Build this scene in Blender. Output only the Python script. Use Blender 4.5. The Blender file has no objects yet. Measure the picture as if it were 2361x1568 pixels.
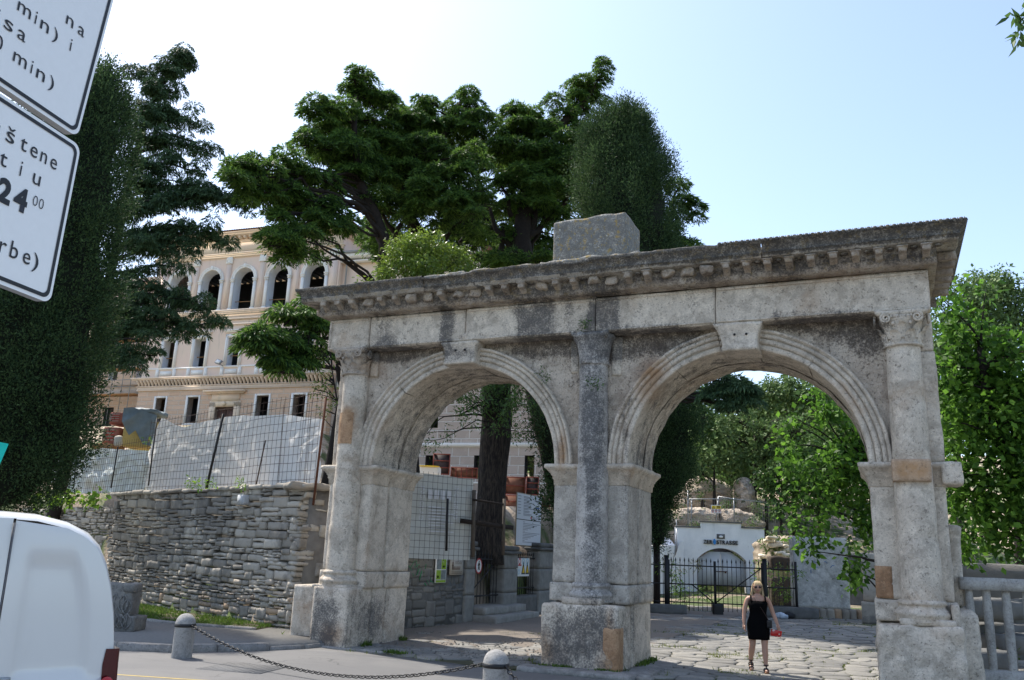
import bpy, math, random
import numpy as np
from mathutils import Vector, Matrix
random.seed(7)
RNG=np.random.default_rng(11)
SC=bpy.context.scene
COL=SC.collection
PI=math.pi
rad=math.radians
# ------------------------------------------------------------------ camera (solved from the photograph)
PITCH,ROLL,YAW=0.2475,0.0393,-0.4141
CAM=np.array([7.627,-15.041,1.891]); F=1950.0
_cy,_sy,_cp,_sp=math.cos(YAW),math.sin(YAW),math.cos(PITCH),math.sin(PITCH)
FW=np.array([_sy*_cp,_cy*_cp,_sp]); _rt=np.array([_cy,-_sy,0.]); _up=np.cross(_rt,FW)
R2=_rt*math.cos(ROLL)+_up*math.sin(ROLL); U2=-_rt*math.sin(ROLL)+_up*math.cos(ROLL)
cd=bpy.data.cameras.new('camera'); cam=bpy.data.objects.new('camera',cd); COL.objects.link(cam)
cd.sensor_width=36; cd.lens=36*F/2361; cd.clip_end=2000; cd.clip_start=.05
m=Matrix(((R2[0],U2[0],-FW[0],CAM[0]),(R2[1],U2[1],-FW[1],CAM[1]),(R2[2],U2[2],-FW[2],CAM[2]),(0,0,0,1)))
cam.matrix_world=m; SC.camera=cam
def ray(px,py): return FW+R2*(px-1180.5)/F-U2*(py-784)/F
def W(px,py,D):
    d=ray(px,py); return CAM+d*D/math.hypot(d[0],d[1])
def WZ(px,py,z=0):
    d=ray(px,py); return CAM+d*(z-CAM[2])/d[2]
def WP(px,py,P0,P1):
    "where the sight line meets the vertical plane through two ground points"
    P0=np.array(P0[:2]);P1=np.array(P1[:2]); n=np.array([-(P1-P0)[1],(P1-P0)[0]]); d=ray(px,py)
    t=((P0-CAM[:2])@n)/(d[:2]@n); return CAM+d*t
# ------------------------------------------------------------------ noise
def vn(P,seed=0):
    P=np.asarray(P,float); i=np.floor(P).astype(np.int64); f=P-i; f=f*f*(3-2*f); r=0
    for dx in (0,1):
        for dy in (0,1):
            for dz in (0,1):
                h=((i[:,0]+dx)*374761393+(i[:,1]+dy)*668265263+(i[:,2]+dz)*1440662683+seed*974634777)&0xffffffff
                h=((h^(h>>13))*1274126177)&0xffffffff; h=(h^(h>>16))&0xffff
                w=(f[:,0] if dx else 1-f[:,0])*(f[:,1] if dy else 1-f[:,1])*(f[:,2] if dz else 1-f[:,2])
                r=r+w*(h/32767.5-1)
    return r
def fbm(P,seed=0,o=3):
    r=0;a=1.;P=np.asarray(P,float)
    for k in range(o): r=r+a*vn(P*2**k+k*7.3,seed+k*13); a*=.5
    return r
def vnoise3(P,fr,seed=0,o=3): return np.stack([fbm(P*fr,seed+s*101,o) for s in range(3)],1)
# ------------------------------------------------------------------ object helpers
ORG={}
def tag(o,label=None,cat=None,group=None,kind=None):
    if label:o['label']=label
    if cat:o['category']=cat
    if group:o['group']=group
    if kind:o['kind']=kind
    return o
def empty(name,loc,label=None,cat=None,group=None,rz=0,local=False):
    o=bpy.data.objects.new(name,None); COL.objects.link(o); o.location=tuple(loc); o.rotation_euler=(0,0,rz); o.empty_display_size=.3
    ORG[o.name]=np.zeros(3) if local else np.array(loc,float)
    return tag(o,label,cat,group)
class MB:
    def __init__(s): s.V=[];s.F=[];s.n=0;s.M=[]
    def add(s,V,Fs,mi=0):
        V=np.asarray(V,float).reshape(-1,3)
        if not isinstance(Fs,list) or (len(Fs) and isinstance(Fs[0],int)): Fs=[Fs]
        for f in Fs:
            f=np.asarray(f,dtype=np.int64)
            if f.size:
                if f.ndim==1: f=f[None]
                s.F.append(f+s.n); s.M.append(np.full(len(f),mi))
        s.V.append(V); s.n+=len(V); return s
    def box(s,x0,x1,y0,y1,z0,z1,mi=0,M=None):
        V=np.array([[x,y,z] for x in(x0,x1) for y in(y0,y1) for z in(z0,z1)],float)
        if M is not None: V=V@np.array(M)[:3,:3].T+np.array(M)[:3,3]
        return s.add(V,np.array([[0,1,3,2],[4,6,7,5],[0,4,5,1],[2,3,7,6],[0,2,6,4],[1,5,7,3]]),mi)
    def tube(s,pts,rads,n=8,mi=0,cap=True,flat=1.0):
        pts=np.array(pts,float); rads=np.broadcast_to(rads,(len(pts),)); T=np.gradient(pts,axis=0); T/=np.linalg.norm(T,axis=1)[:,None]+1e-12
        ref=np.array([0,0,1.]) if abs(T[0][2])<.9 else np.array([1.,0,0]); V=[]
        for p,t,r in zip(pts,T,rads):
            a=np.cross(t,ref); a/=np.linalg.norm(a)+1e-12; b=np.cross(a,t); ref=b
            th=np.arange(n)*2*PI/n; V.append(p+r*(np.cos(th)[:,None]*a*flat+np.sin(th)[:,None]*b))
        V=np.concatenate(V); k=len(pts); i=np.arange(k-1)[:,None]*n; j=np.arange(n)[None]; j2=(j+1)%n
        q=np.stack([i+j,i+j2,i+n+j2,i+n+j],-1).reshape(-1,4); fs=[q]
        if cap: fs+= [np.arange(n)[::-1][None],(np.arange(n)+(k-1)*n)[None]]
        return s.add(V,fs,mi)
    def lathe(s,prof,c=(0,0,0),n=24,a0=0,a1=2*PI,mi=0,cap=False,noise=0,fr=4,seed=0):
        prof=np.array(prof,float); full=abs(a1-a0-2*PI)<1e-6; m=n if full else n+1
        th=a0+(a1-a0)*np.arange(m)/n
        V=np.stack([prof[:,0][:,None]*np.cos(th),prof[:,0][:,None]*np.sin(th),np.repeat(prof[:,1][:,None],m,1)],-1).reshape(-1,3)+np.array(c)
        if noise: V=V+vnoise3(V,fr,seed)*noise
        i=np.arange(len(prof)-1)[:,None]*m; j=np.arange(n)[None]; j2=(j+1)%m
        q=np.stack([i+j,i+j2,i+m+j2,i+m+j],-1).reshape(-1,4); fs=[q]
        if cap and full: fs+=[np.arange(m)[::-1][None],(np.arange(m)+(len(prof)-1)*m)[None]]
        return s.add(V,fs,mi)
    def grid(s,G,mi=0):
        G=np.asarray(G,float); a,b=G.shape[:2]; i=np.arange(a-1)[:,None]*b; j=np.arange(b-1)[None]
        return s.add(G.reshape(-1,3),np.stack([i+j,i+j+1,i+b+j+1,i+b+j],-1).reshape(-1,4),mi)
    def prism(s,poly,y0,y1,mi=0,axis='y',M=None):
        "polygon in x,z extruded along y (or in x,y along z)"
        n=len(poly)
        if axis=='y': V=[(x,y0,z) for x,z in poly]+[(x,y1,z) for x,z in poly]
        else: V=[(x,y,y0) for x,y in poly]+[(x,y,y1) for x,y in poly]
        V=np.array(V,float)
        if M is not None: V=V@np.array(M)[:3,:3].T+np.array(M)[:3,3]
        j=np.arange(n); return s.add(V,[np.stack([j,(j+1)%n,(j+1)%n+n,j+n],1),j[::-1][None],(j+n)[None]],mi)
    def rbox(s,x0,x1,y0,y1,z0,z1,seg=.12,rnd=.02,amp=.008,fr=3.,seed=0,mi=0,M=None,o=3):
        lo=np.array([x0,y0,z0],float);hi=np.array([x1,y1,z1],float);
        nn=np.maximum(2,np.ceil((hi-lo)/seg).astype(int)); nn=np.minimum(nn,140)
        Ps=[];Q=[];c=0
        for ax in range(3):
            u,v=(ax+1)%3,(ax+2)%3
            gu,gv=np.meshgrid(np.linspace(lo[u],hi[u],nn[u]+1),np.linspace(lo[v],hi[v],nn[v]+1),indexing='ij')
            for side in(0,1):
                P=np.empty(gu.shape+(3,)); P[...,u]=gu;P[...,v]=gv;P[...,ax]=(lo,hi)[side][ax]
                a,b=gu.shape; i=np.arange(a-1)[:,None]*b; j=np.arange(b-1)[None]
                q=np.stack([i+j,i+b+j,i+b+j+1,i+j+1],-1).reshape(-1,4)+c
                if not side:q=q[:,::-1]
                Ps.append(P.reshape(-1,3));Q.append(q);c+=a*b
        P=np.concatenate(Ps);q=np.concatenate(Q)
        _,idx,inv=np.unique(np.round(P,4),axis=0,return_index=True,return_inverse=True); P=P[idx];q=inv.reshape(-1)[q]
        r=min(rnd,*((hi-lo)*.49))
        if r>0:
            inner=np.clip(P,lo+r,hi-r); d=P-inner; L=np.linalg.norm(d,axis=1)[:,None]; P=inner+np.where(L>1e-9,d/np.maximum(L,1e-9)*np.minimum(L,r),0)
        if amp: P=P+vnoise3(P+seed*3.1,fr,seed,o)*amp
        if M is not None: P=P@np.array(M)[:3,:3].T+np.array(M)[:3,3]
        return s.add(P,q,mi)
    def sphere(s,c,r,n=12,mi=0,noise=0,fr=3,seed=0):
        r=np.broadcast_to(r,(3,)); ph=np.linspace(-PI/2,PI/2,n//2+1); pr=[(max(math.cos(p),1e-4),math.sin(p)) for p in ph]
        t=MB(); t.lathe(pr,n=n); V=t.V[0]*r+np.array(c)
        if noise: V=V+vnoise3(V,fr,seed)*noise
        return s.add(V,t.F,mi)
    def build(s,name,mats,parent=None,smooth=False,attr=None,org=None,loc=None):
        V=np.concatenate(s.V) if s.V else np.zeros((0,3))
        if parent is not None: off=ORG[parent.name]
        elif org is not None: off=np.array(org,float)
        else:
            off=np.array([(V[:,0].min()+V[:,0].max())/2,(V[:,1].min()+V[:,1].max())/2,V[:,2].min()])
        L=V-off
        me=bpy.data.meshes.new(name); me.vertices.add(len(L)); me.vertices.foreach_set('co',L.astype(np.float32).ravel())
        if s.F:
            loops=np.concatenate([f.ravel() for f in s.F]); tot=np.concatenate([np.full(len(f),f.shape[1]) for f in s.F])
            st=np.concatenate([[0],np.cumsum(tot)[:-1]])
            me.loops.add(len(loops)); me.loops.foreach_set('vertex_index',loops.astype(np.int32))
            me.polygons.add(len(tot)); me.polygons.foreach_set('loop_start',st.astype(np.int32))
            me.polygons.foreach_set('material_index',np.concatenate(s.M).astype(np.int32))
            if smooth: me.polygons.foreach_set('use_smooth',np.ones(len(tot),bool))
        if not isinstance(mats,(list,tuple)): mats=[mats]
        for mm in mats: me.materials.append(mm)
        if attr is not None:
            a=me.color_attributes.new('st','FLOAT_COLOR','POINT'); c=attr(V); a.data.foreach_set('color',c.astype(np.float32).ravel())
        me.update(calc_edges=True); me.validate()
        o=bpy.data.objects.new(name,me); COL.objects.link(o)
        if parent is not None: o.parent=parent
        else: o.location=tuple(off)
        ORG[o.name]=off
        return o
def text_verts(txt,size,extrude=0.0,spacing=1.0,bold=0.0):
    cu=bpy.data.curves.new('t','FONT'); cu.body=txt; cu.size=size; cu.extrude=extrude; cu.space_character=spacing; cu.offset=bold; cu.resolution_u=3
    o=bpy.data.objects.new('t',cu); COL.objects.link(o); dg=bpy.context.evaluated_depsgraph_get(); me=bpy.data.meshes.new_from_object(o.evaluated_get(dg))
    V=np.array([v.co[:] for v in me.vertices]).reshape(-1,3); Fs=[list(p.vertices) for p in me.polygons]
    bpy.data.objects.remove(o); bpy.data.curves.remove(cu); bpy.data.meshes.remove(me); return V,Fs
def add_text(mb,txt,size,org,xd,yd,extrude=.0,spacing=1.,bold=0,mi=0,align='L',width=None,italic=0):
    V,Fs=text_verts(txt,size,extrude,spacing,bold)
    if len(V)==0:return
    if width: V[:,0]*=width/(V[:,0].max()-V[:,0].min())
    w=V[:,0].max()
    if align=='C': V[:,0]-=w/2
    if align=='R': V[:,0]-=w
    V[:,0]+=italic*V[:,1]
    xd=np.array(xd,float);yd=np.array(yd,float);zd=np.cross(xd,yd)
    mb.add(np.array(org)+V[:,:1]*xd+V[:,1:2]*yd+V[:,2:3]*zd,[np.array(f)[None] for f in Fs],mi)
# ------------------------------------------------------------------ materials
def newmat(name):
    mt=bpy.data.materials.new(name); mt.use_nodes=True; nt=mt.node_tree; b=nt.nodes['Principled BSDF']; return mt,nt,b
def nd(nt,t,ins=None,**kw):
    n=nt.nodes.new(t)
    for k,v in kw.items(): setattr(n,k,v)
    for k,v in (ins or {}).items():
        if hasattr(v,'is_linked') or isinstance(v,bpy.types.NodeSocket): nt.links.new(v,n.inputs[k])
        else: n.inputs[k].default_value=v
    return n
def noi(nt,vec,scale,detail=4,rough=.6,dist=0):
    return nd(nt,'ShaderNodeTexNoise',{'Vector':vec,'Scale':scale,'Detail':detail,'Roughness':rough,'Distortion':dist}).outputs['Fac']
def mapv(nt,vec,sc): return nd(nt,'ShaderNodeMapping',{'Vector':vec,'Scale':sc}).outputs[0]
def ramp(nt,fac,a,b,smooth=True):
    n=nd(nt,'ShaderNodeMapRange',{'Value':fac,'From Min':a,'From Max':b}); n.interpolation_type='SMOOTHSTEP' if smooth else 'LINEAR'; n.clamp=True; return n.outputs[0]
def mixc(nt,f,a,b,bt='MIX'):
    n=nt.nodes.new('ShaderNodeMix'); n.data_type='RGBA'; n.blend_type=bt
    for k,v in ((0,f),(6,a),(7,b)):
        if isinstance(v,bpy.types.NodeSocket): nt.links.new(v,n.inputs[k])
        else: n.inputs[k].default_value=(*v,1) if isinstance(v,tuple) and len(v)==3 else v
    return n.outputs[2]
def mth(nt,op,a,b=0.0):
    n=nt.nodes.new('ShaderNodeMath'); n.operation=op
    for k,v in ((0,a),(1,b)):
        if isinstance(v,bpy.types.NodeSocket): nt.links.new(v,n.inputs[k])
        else: n.inputs[k].default_value=v
    return n.outputs[0]
def bump(nt,b,h,strength=.5,dist=.02):
    n=nd(nt,'ShaderNodeBump',{'Height':h,'Strength':strength,'Distance':dist}); nt.links.new(n.outputs[0],b.inputs['Normal']); return n
def objv(nt): return nt.nodes.new('ShaderNodeTexCoord').outputs['Object']
def simple(name,col,rough=.6,metal=0,var=.12,scale=6,bmp=.15,spec=.3):
    mt,nt,b=newmat(name); v=objv(nt); n=noi(nt,v,scale,5)
    c=mixc(nt,n,tuple(x*(1-var*1.6) for x in col),tuple(min(1,x*(1+var*1.6)) for x in col)); nt.links.new(c,b.inputs['Base Color'])
    b.inputs['Roughness'].default_value=rough; b.inputs['Metallic'].default_value=metal; b.inputs['Specular IOR Level'].default_value=spec
    if bmp: bump(nt,b,noi(nt,v,scale*6,4),bmp,.01)
    return mt
def stone(name,c1=(.46,.42,.37),c2=(.36,.33,.30),dark=(.085,.083,.085),darkamt=.25,warm=(.42,.25,.12),warmamt=.2,pit=.5,attr=True,lichen=0,streak=.35,sc=1.0,bmp=.6):
    mt,nt,b=newmat(name); v=objv(nt)
    n1=noi(nt,v,1.1*sc,6,.6,.3); n2=noi(nt,v,7*sc,6,.65); n3=noi(nt,v,34*sc,5,.7); n4=noi(nt,v,100*sc,2,.6)
    st=noi(nt,mapv(nt,v,(3.2,3.2,.28)),1.5*sc,6,.6)
    c=mixc(nt,ramp(nt,n1,.3,.7),c1,c2)
    n5=noi(nt,v,2.6*sc,9,.75,.4); c=mixc(nt,mth(nt,'MULTIPLY',ramp(nt,n5,.46,.60),.62),c,tuple(x*.62 for x in c2)); c=mixc(nt,mth(nt,'MULTIPLY',ramp(nt,noi(nt,v,5.5*sc,8,.75),.52,.60),.45),c,tuple(min(1,x*1.25) for x in c1)); c=mixc(nt,mth(nt,'MULTIPLY',ramp(nt,n3,.42,.62),.30),c,tuple(x*.5 for x in c2))
    if attr:
        a=nd(nt,'ShaderNodeAttribute'); a.attribute_name='st'; sep=nd(nt,'ShaderNodeSeparateColor',{'Color':a.outputs['Color']}); R,G=sep.outputs[0],sep.outputs[1]; B=sep.outputs[2]
    else: R=G=B=0.0
    w=mth(nt,'ADD',mth(nt,'MULTIPLY',ramp(nt,noi(nt,v,.8*sc,5,.6,.5),.52,.75),warmamt),mth(nt,'MULTIPLY',G,1.0))
    w=mth(nt,'MULTIPLY',w,ramp(nt,n2,.15,.55)); c=mixc(nt,mth(nt,'MINIMUM',w,.9),c,warm)
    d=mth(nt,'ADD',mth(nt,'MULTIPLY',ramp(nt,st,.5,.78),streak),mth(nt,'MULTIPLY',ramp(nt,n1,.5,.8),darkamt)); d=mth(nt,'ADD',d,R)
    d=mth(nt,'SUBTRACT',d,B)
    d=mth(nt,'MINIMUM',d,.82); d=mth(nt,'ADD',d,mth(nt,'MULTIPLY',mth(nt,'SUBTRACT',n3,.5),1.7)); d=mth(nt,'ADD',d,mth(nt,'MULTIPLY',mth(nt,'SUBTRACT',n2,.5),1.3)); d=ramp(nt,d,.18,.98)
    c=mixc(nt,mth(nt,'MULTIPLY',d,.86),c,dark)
    if lichen:
        l=ramp(nt,noi(nt,v,9,6,.75),.53,.62); c=mixc(nt,mth(nt,'MULTIPLY',l,lichen),c,(.42,.28,.06)); 
        if lichen>.5: l2=ramp(nt,noi(nt,mapv(nt,v,(1.3,1.1,1.2)),11,4,.5),.68,.71); c=mixc(nt,l2,c,(.6,.6,.55))
    pt=ramp(nt,noi(nt,v,22*sc,5,.75),.575,.64); c=mixc(nt,mth(nt,'MULTIPLY',pt,pit),c,tuple(x*.35 for x in c2)); pt2=ramp(nt,noi(nt,v,10*sc,4,.8),.615,.65); c=mixc(nt,mth(nt,'MULTIPLY',pt2,pit*.9),c,tuple(x*.28 for x in c2)); pt=mth(nt,'MAXIMUM',pt,pt2)
    nt.links.new(c,b.inputs['Base Color']); b.inputs['Roughness'].default_value=.92; b.inputs['Specular IOR Level'].default_value=.15
    h=mth(nt,'ADD',mth(nt,'MULTIPLY',n3,.6),mth(nt,'MULTIPLY',n4,.25)); h=mth(nt,'ADD',h,mth(nt,'MULTIPLY',n2,1.2)); h=mth(nt,'SUBTRACT',h,mth(nt,'MULTIPLY',pt,.5*pit))
    bump(nt,b,h,bmp,.03); return mt
def islandrand(nt): return nt.nodes.new('ShaderNodeNewGeometry').outputs['Random Per Island']
def leafmat(name,c1,c2,tr=.35,trc=None,rough=.45,spec=.3,sc=.6):
    mt,nt,b=newmat(name); v=objv(nt); f=mth(nt,'ADD',mth(nt,'MULTIPLY',islandrand(nt),.6),mth(nt,'MULTIPLY',noi(nt,v,sc,3),.6)); f=ramp(nt,f,.2,1.)
    c=mixc(nt,f,c1,c2); nt.links.new(c,b.inputs['Base Color']); b.inputs['Roughness'].default_value=rough; b.inputs['Specular IOR Level'].default_value=spec
    t=nt.nodes.new('ShaderNodeBsdfTranslucent'); tc=mixc(nt,f,tuple(x*1.3 for x in c1),trc or tuple(x*1.5 for x in c2)); nt.links.new(tc,t.inputs[0])
    ms=nt.nodes.new('ShaderNodeMixShader'); ms.inputs[0].default_value=tr; nt.links.new(b.outputs[0],ms.inputs[1]); nt.links.new(t.outputs[0],ms.inputs[2])
    nt.links.new(ms.outputs[0],nt.nodes['Material Output'].inputs[0]); return mt
M={}
M['bark']=simple('bark',(.028,.022,.019),.95,var=.4,scale=9,bmp=.9)
M['barkw']=simple('bark_grey',(.10,.085,.07),.95,var=.4,scale=9,bmp=.9)
M['cedar']=leafmat('cedar_needles',(.014,.040,.014),(.125,.225,.045),.32,(.22,.38,.06),.6,.2)
M['cedar2']=leafmat('cedar_needles_bluish',(.028,.06,.030),(.11,.18,.075),.2,(.06,.10,.04),.6,.2)
M['cypress']=leafmat('cypress_scales',(.014,.034,.015),(.075,.125,.045),.22,None,.65,.15)
M['mulb']=leafmat('mulberry_leaves',(.022,.065,.010),(.13,.25,.035),.38,(.20,.42,.05),.55,.15)
M['laurel']=leafmat('laurel_leaves',(.06,.11,.015),(.19,.27,.04),.35,(.30,.42,.06),.35,.4)
M['dleaf']=leafmat('oak_leaves',(.04,.085,.022),(.10,.18,.04),.3,(.12,.22,.05),.5,.3)
M['hill']=leafmat('hillside_leaves',(.07,.12,.04),(.18,.26,.09),.25,(.12,.2,.06),.6,.2,.2)
M['ivy']=leafmat('ivy_leaves',(.06,.13,.015),(.16,.30,.03),.4,(.3,.5,.05),.35,.4)
M['grass']=leafmat('grass_blades',(.04,.08,.012),(.11,.17,.03),.3,None,.6,.2)
M['dryg']=leafmat('dry_grass',(.10,.10,.03),(.2,.2,.07),.3,None,.7,.1)
M['iron']=simple('black_iron',(.012,.012,.013),.5,.0,.3,20,.1,.4)
M['rust']=simple('rusty_steel',(.09,.035,.02),.85,0,.4,20,.3)
M['wire']=simple('rusty_wire',(.07,.045,.035),.8,0,.3,20,0)
M['galv']=simple('galvanised_steel',(.32,.33,.34),.45,.6,.15,12,.1)
M['white']=simple('white_paint',(.8,.8,.79),.4,0,.05,5,.05)
M['black']=simple('black_paint',(.012,.012,.014),.5,0,.1,5,0)
M['conc']=simple('concrete',(.27,.26,.24),.9,0,.35,4,.5)
M['dconc']=simple('dark_concrete',(.12,.12,.115),.9,0,.4,3,.6)
M['wood']=simple('timber',(.32,.17,.07),.8,0,.3,8,.3)
# ------------------------------------------------------------------ light
SUNAZ=rad(-72); SUNEL=rad(56)   # azimuth from +Y towards +X
sd_=Vector((math.sin(SUNAZ)*math.cos(SUNEL),math.cos(SUNAZ)*math.cos(SUNEL),math.sin(SUNEL)))
sl=bpy.data.lights.new('sun','SUN'); sl.energy=3.3; sl.angle=rad(.6); sl.color=(1,.94,.85); so=bpy.data.objects.new('sun',sl); COL.objects.link(so); so.rotation_euler=(-sd_).to_track_quat('-Z','Y').to_euler()
w=bpy.data.worlds.new('World'); SC.world=w; w.use_nodes=True; nt=w.node_tree; bg=nt.nodes['Background']
sk=nt.nodes.new('ShaderNodeTexSky'); sk.sky_type='NISHITA'; sk.sun_disc=False; sk.sun_elevation=SUNEL; sk.sun_rotation=SUNAZ; sk.air_density=1.0; sk.dust_density=1.5; sk.ozone_density=1.4
hs=nt.nodes.new('ShaderNodeHueSaturation'); hs.inputs['Saturation'].default_value=.93; nt.links.new(sk.outputs[0],hs.inputs['Color']); nt.links.new(hs.outputs[0],bg.inputs[0]); bg.inputs[1].default_value=.135
SC.render.engine='CYCLES'
SC.view_settings.view_transform='Standard'; SC.view_settings.look='None'; SC.view_settings.exposure=1.2; SC.view_settings.gamma=1
SC.cycles.max_bounces=6; SC.cycles.diffuse_bounces=3; SC.cycles.transmission_bounces=4; SC.cycles.transparent_max_bounces=6
# ================================================================== ROMAN GATE
XL,RL,XR,RR=0.0,2.0,5.439,2.016
HI,HB,HP,HA,HT=3.55,3.18,1.11,5.985,6.665
TH=1.71
DARKS=[]; WARMS=[]; CLEAN=[]
def px_st(lst,y,items):
    for px,py,rx,ry,a in items:
        d=ray(px,py); t=(y-CAM[1])/d[1]; p=CAM+d*t; k=t/F*1.05; lst.append((p[0],p[2],rx*k,ry*k,a,y))
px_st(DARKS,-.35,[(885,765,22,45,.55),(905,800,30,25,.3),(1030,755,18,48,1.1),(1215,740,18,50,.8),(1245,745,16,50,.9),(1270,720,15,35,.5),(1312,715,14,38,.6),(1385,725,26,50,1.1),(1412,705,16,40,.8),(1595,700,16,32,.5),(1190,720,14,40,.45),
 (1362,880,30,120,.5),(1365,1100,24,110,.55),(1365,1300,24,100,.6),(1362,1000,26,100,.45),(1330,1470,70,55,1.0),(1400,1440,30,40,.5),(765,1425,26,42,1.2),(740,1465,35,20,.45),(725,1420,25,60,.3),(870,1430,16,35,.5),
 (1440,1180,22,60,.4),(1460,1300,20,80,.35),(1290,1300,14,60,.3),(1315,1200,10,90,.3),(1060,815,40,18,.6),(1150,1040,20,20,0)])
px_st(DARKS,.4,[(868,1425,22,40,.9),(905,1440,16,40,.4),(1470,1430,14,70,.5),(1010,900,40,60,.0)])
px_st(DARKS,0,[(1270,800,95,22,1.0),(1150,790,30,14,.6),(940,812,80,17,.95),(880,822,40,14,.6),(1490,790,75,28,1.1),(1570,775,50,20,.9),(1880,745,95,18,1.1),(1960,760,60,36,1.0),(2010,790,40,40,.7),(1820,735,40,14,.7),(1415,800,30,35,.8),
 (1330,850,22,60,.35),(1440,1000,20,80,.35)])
px_st(WARMS,-.35,[(798,975,16,30,1.5),(1412,1480,8,55,1.6),(1395,1510,12,30,.5),(772,1462,26,20,1.0),(1270,1490,14,26,.7),(1290,1520,30,12,.4),(2105,1085,36,20,.9),(1470,1085,30,14,.5),(1540,1090,20,18,.5)])
px_st(WARMS,0,[(1495,880,26,45,.8),(1520,850,24,20,.6),(1300,1040,9,36,1.1),(870,850,20,20,.5),(1700,760,30,10,.2),(1190,1270,0,0,0),(870,1250,20,120,.5),(1440,950,14,60,.3)])
px_st(CLEAN,-.35,[(1960,700,220,34,.5),(1600,730,90,22,.25),(1110,765,60,28,.35),(960,775,40,30,.3),(2100,1000,50,130,.5),(2110,1300,60,110,.55),(800,800,40,32,.35),(770,1200,22,120,.4),(1345,1150,7,70,.5),(1393,1150,7,70,.45)])
px_st(CLEAN,0,[(1120,860,40,30,.1),(1900,870,60,60,.3),(1990,1000,30,90,.35),(2150,900,40,200,.35),(1370,960,0,0,0),(1700,800,60,30,.2)])
def stain_shade(V):
    out=np.zeros((len(V),4)); out[:,3]=1
    for k,lst in enumerate((DARKS,WARMS,CLEAN)):
        for x,z,rx,rz,a,y in lst:
            if a==0 or rx<=0: continue
            w=a*np.exp(-(np.abs((V[:,0]-x)/(rx*1.15))**3+np.abs((V[:,2]-z)/(rz*1.15))**3))
            near=np.clip(1-np.abs(V[:,1]-y)*1.1,0,1)
            out[:,k]+=w*near
    # the intrados and the soffits carry soot; the drip side of the cornice is blackened
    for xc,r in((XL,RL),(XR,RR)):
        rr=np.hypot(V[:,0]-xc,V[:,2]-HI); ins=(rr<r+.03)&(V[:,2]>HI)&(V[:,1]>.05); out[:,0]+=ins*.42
    out[:,0]+=((V[:,2]>7.04)*.95+(V[:,2]>6.735)*(V[:,2]<6.82)*(V[:,1]>-.46)*(V[:,1]<0)*.9+(V[:,2]>6.66)*(V[:,2]<=7.0)*.25)  # band behind the dentils: shade of the gaps painted in
    nic=(V[:,2]>6.80)*(V[:,2]<6.965)*(V[:,1]>-.80)*(V[:,1]<0); out[:,0]+=nic*.55; out[:,1]+=((V[:,2]>6.66)*(V[:,2]<6.95))*.25  # niches between modillions: brown staining plus painted shade for depth
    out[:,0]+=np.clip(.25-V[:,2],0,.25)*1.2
    return out
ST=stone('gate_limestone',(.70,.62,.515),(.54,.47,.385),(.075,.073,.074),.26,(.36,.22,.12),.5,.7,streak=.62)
STS=stone('gate_limestone_sooty',(.56,.49,.41),(.40,.34,.28),(.06,.058,.058),.35,(.36,.20,.09),.4,.6)
STC=stone('cornice_limestone',(.50,.46,.40),(.32,.285,.24),(.045,.044,.044),.55,(.30,.18,.10),.25,.8,lichen=.18)
STL=stone('attic_limestone',(.60,.57,.50),(.45,.43,.38),(.13,.13,.125),.3,(.30,.2,.08),.3,.7,lichen=.6)
STW=stone('rough_core_masonry',(.66,.575,.475),(.48,.40,.32),(.065,.055,.05),.16,(.33,.22,.15),.25,.9,bmp=.9,streak=.25)
STO=stone('orange_repair_stone',(.50,.33,.20),(.36,.21,.12),(.13,.11,.10),.35,(.42,.22,.09),.3,.5,attr=False,streak=.1)
G=empty('roman_gate',(0,0,0),'ancient weathered limestone double-arched gate with engaged columns, dentilled cornice and block on top','gate',local=True)
def gp(mb,name,mat=None,smooth=True,parent=None): return mb.build(name,mat or ST,parent or G,smooth,attr=stain_shade)
def mould(mb,x0,x1,y0,y1,prof,seg=.08,amp=.006,fr=5,seed=0,top=True,bottom=True):
    "profile (offset,z) run round a rectangle with mitred corners"
    prof=np.array(prof,float)
    def ring(o):
        xs=np.linspace(0,1,max(2,int((x1-x0)/seg)));ys=np.linspace(0,1,max(2,int((y1-y0)/seg)))
        a=[(x0-o+(x1-x0+2*o)*t,y0-o) for t in xs[:-1]]+[(x1+o,y0-o+(y1-y0+2*o)*t) for t in ys[:-1]]+[(x1+o-(x1-x0+2*o)*t,y1+o) for t in xs[:-1]]+[(x0-o,y1+o-(y1-y0+2*o)*t) for t in ys[:-1]]
        return np.array(a)
    R=[np.column_stack([ring(o),np.full(len(ring(0)),z)]) for o,z in prof]; n=len(R[0]); V=np.concatenate(R)
    V=V+vnoise3(V,fr,seed,3)*amp
    i=np.arange(len(R)-1)[:,None]*n;j=np.arange(n)[None];j2=(j+1)%n
    q=np.stack([i+j,i+j2,i+n+j2,i+n+j],-1).reshape(-1,4); fs=[q]
    if top: fs.append((np.arange(n)+(len(R)-1)*n)[None])
    if bottom: fs.append(np.arange(n)[::-1][None])
    mb.add(V,fs)
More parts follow.
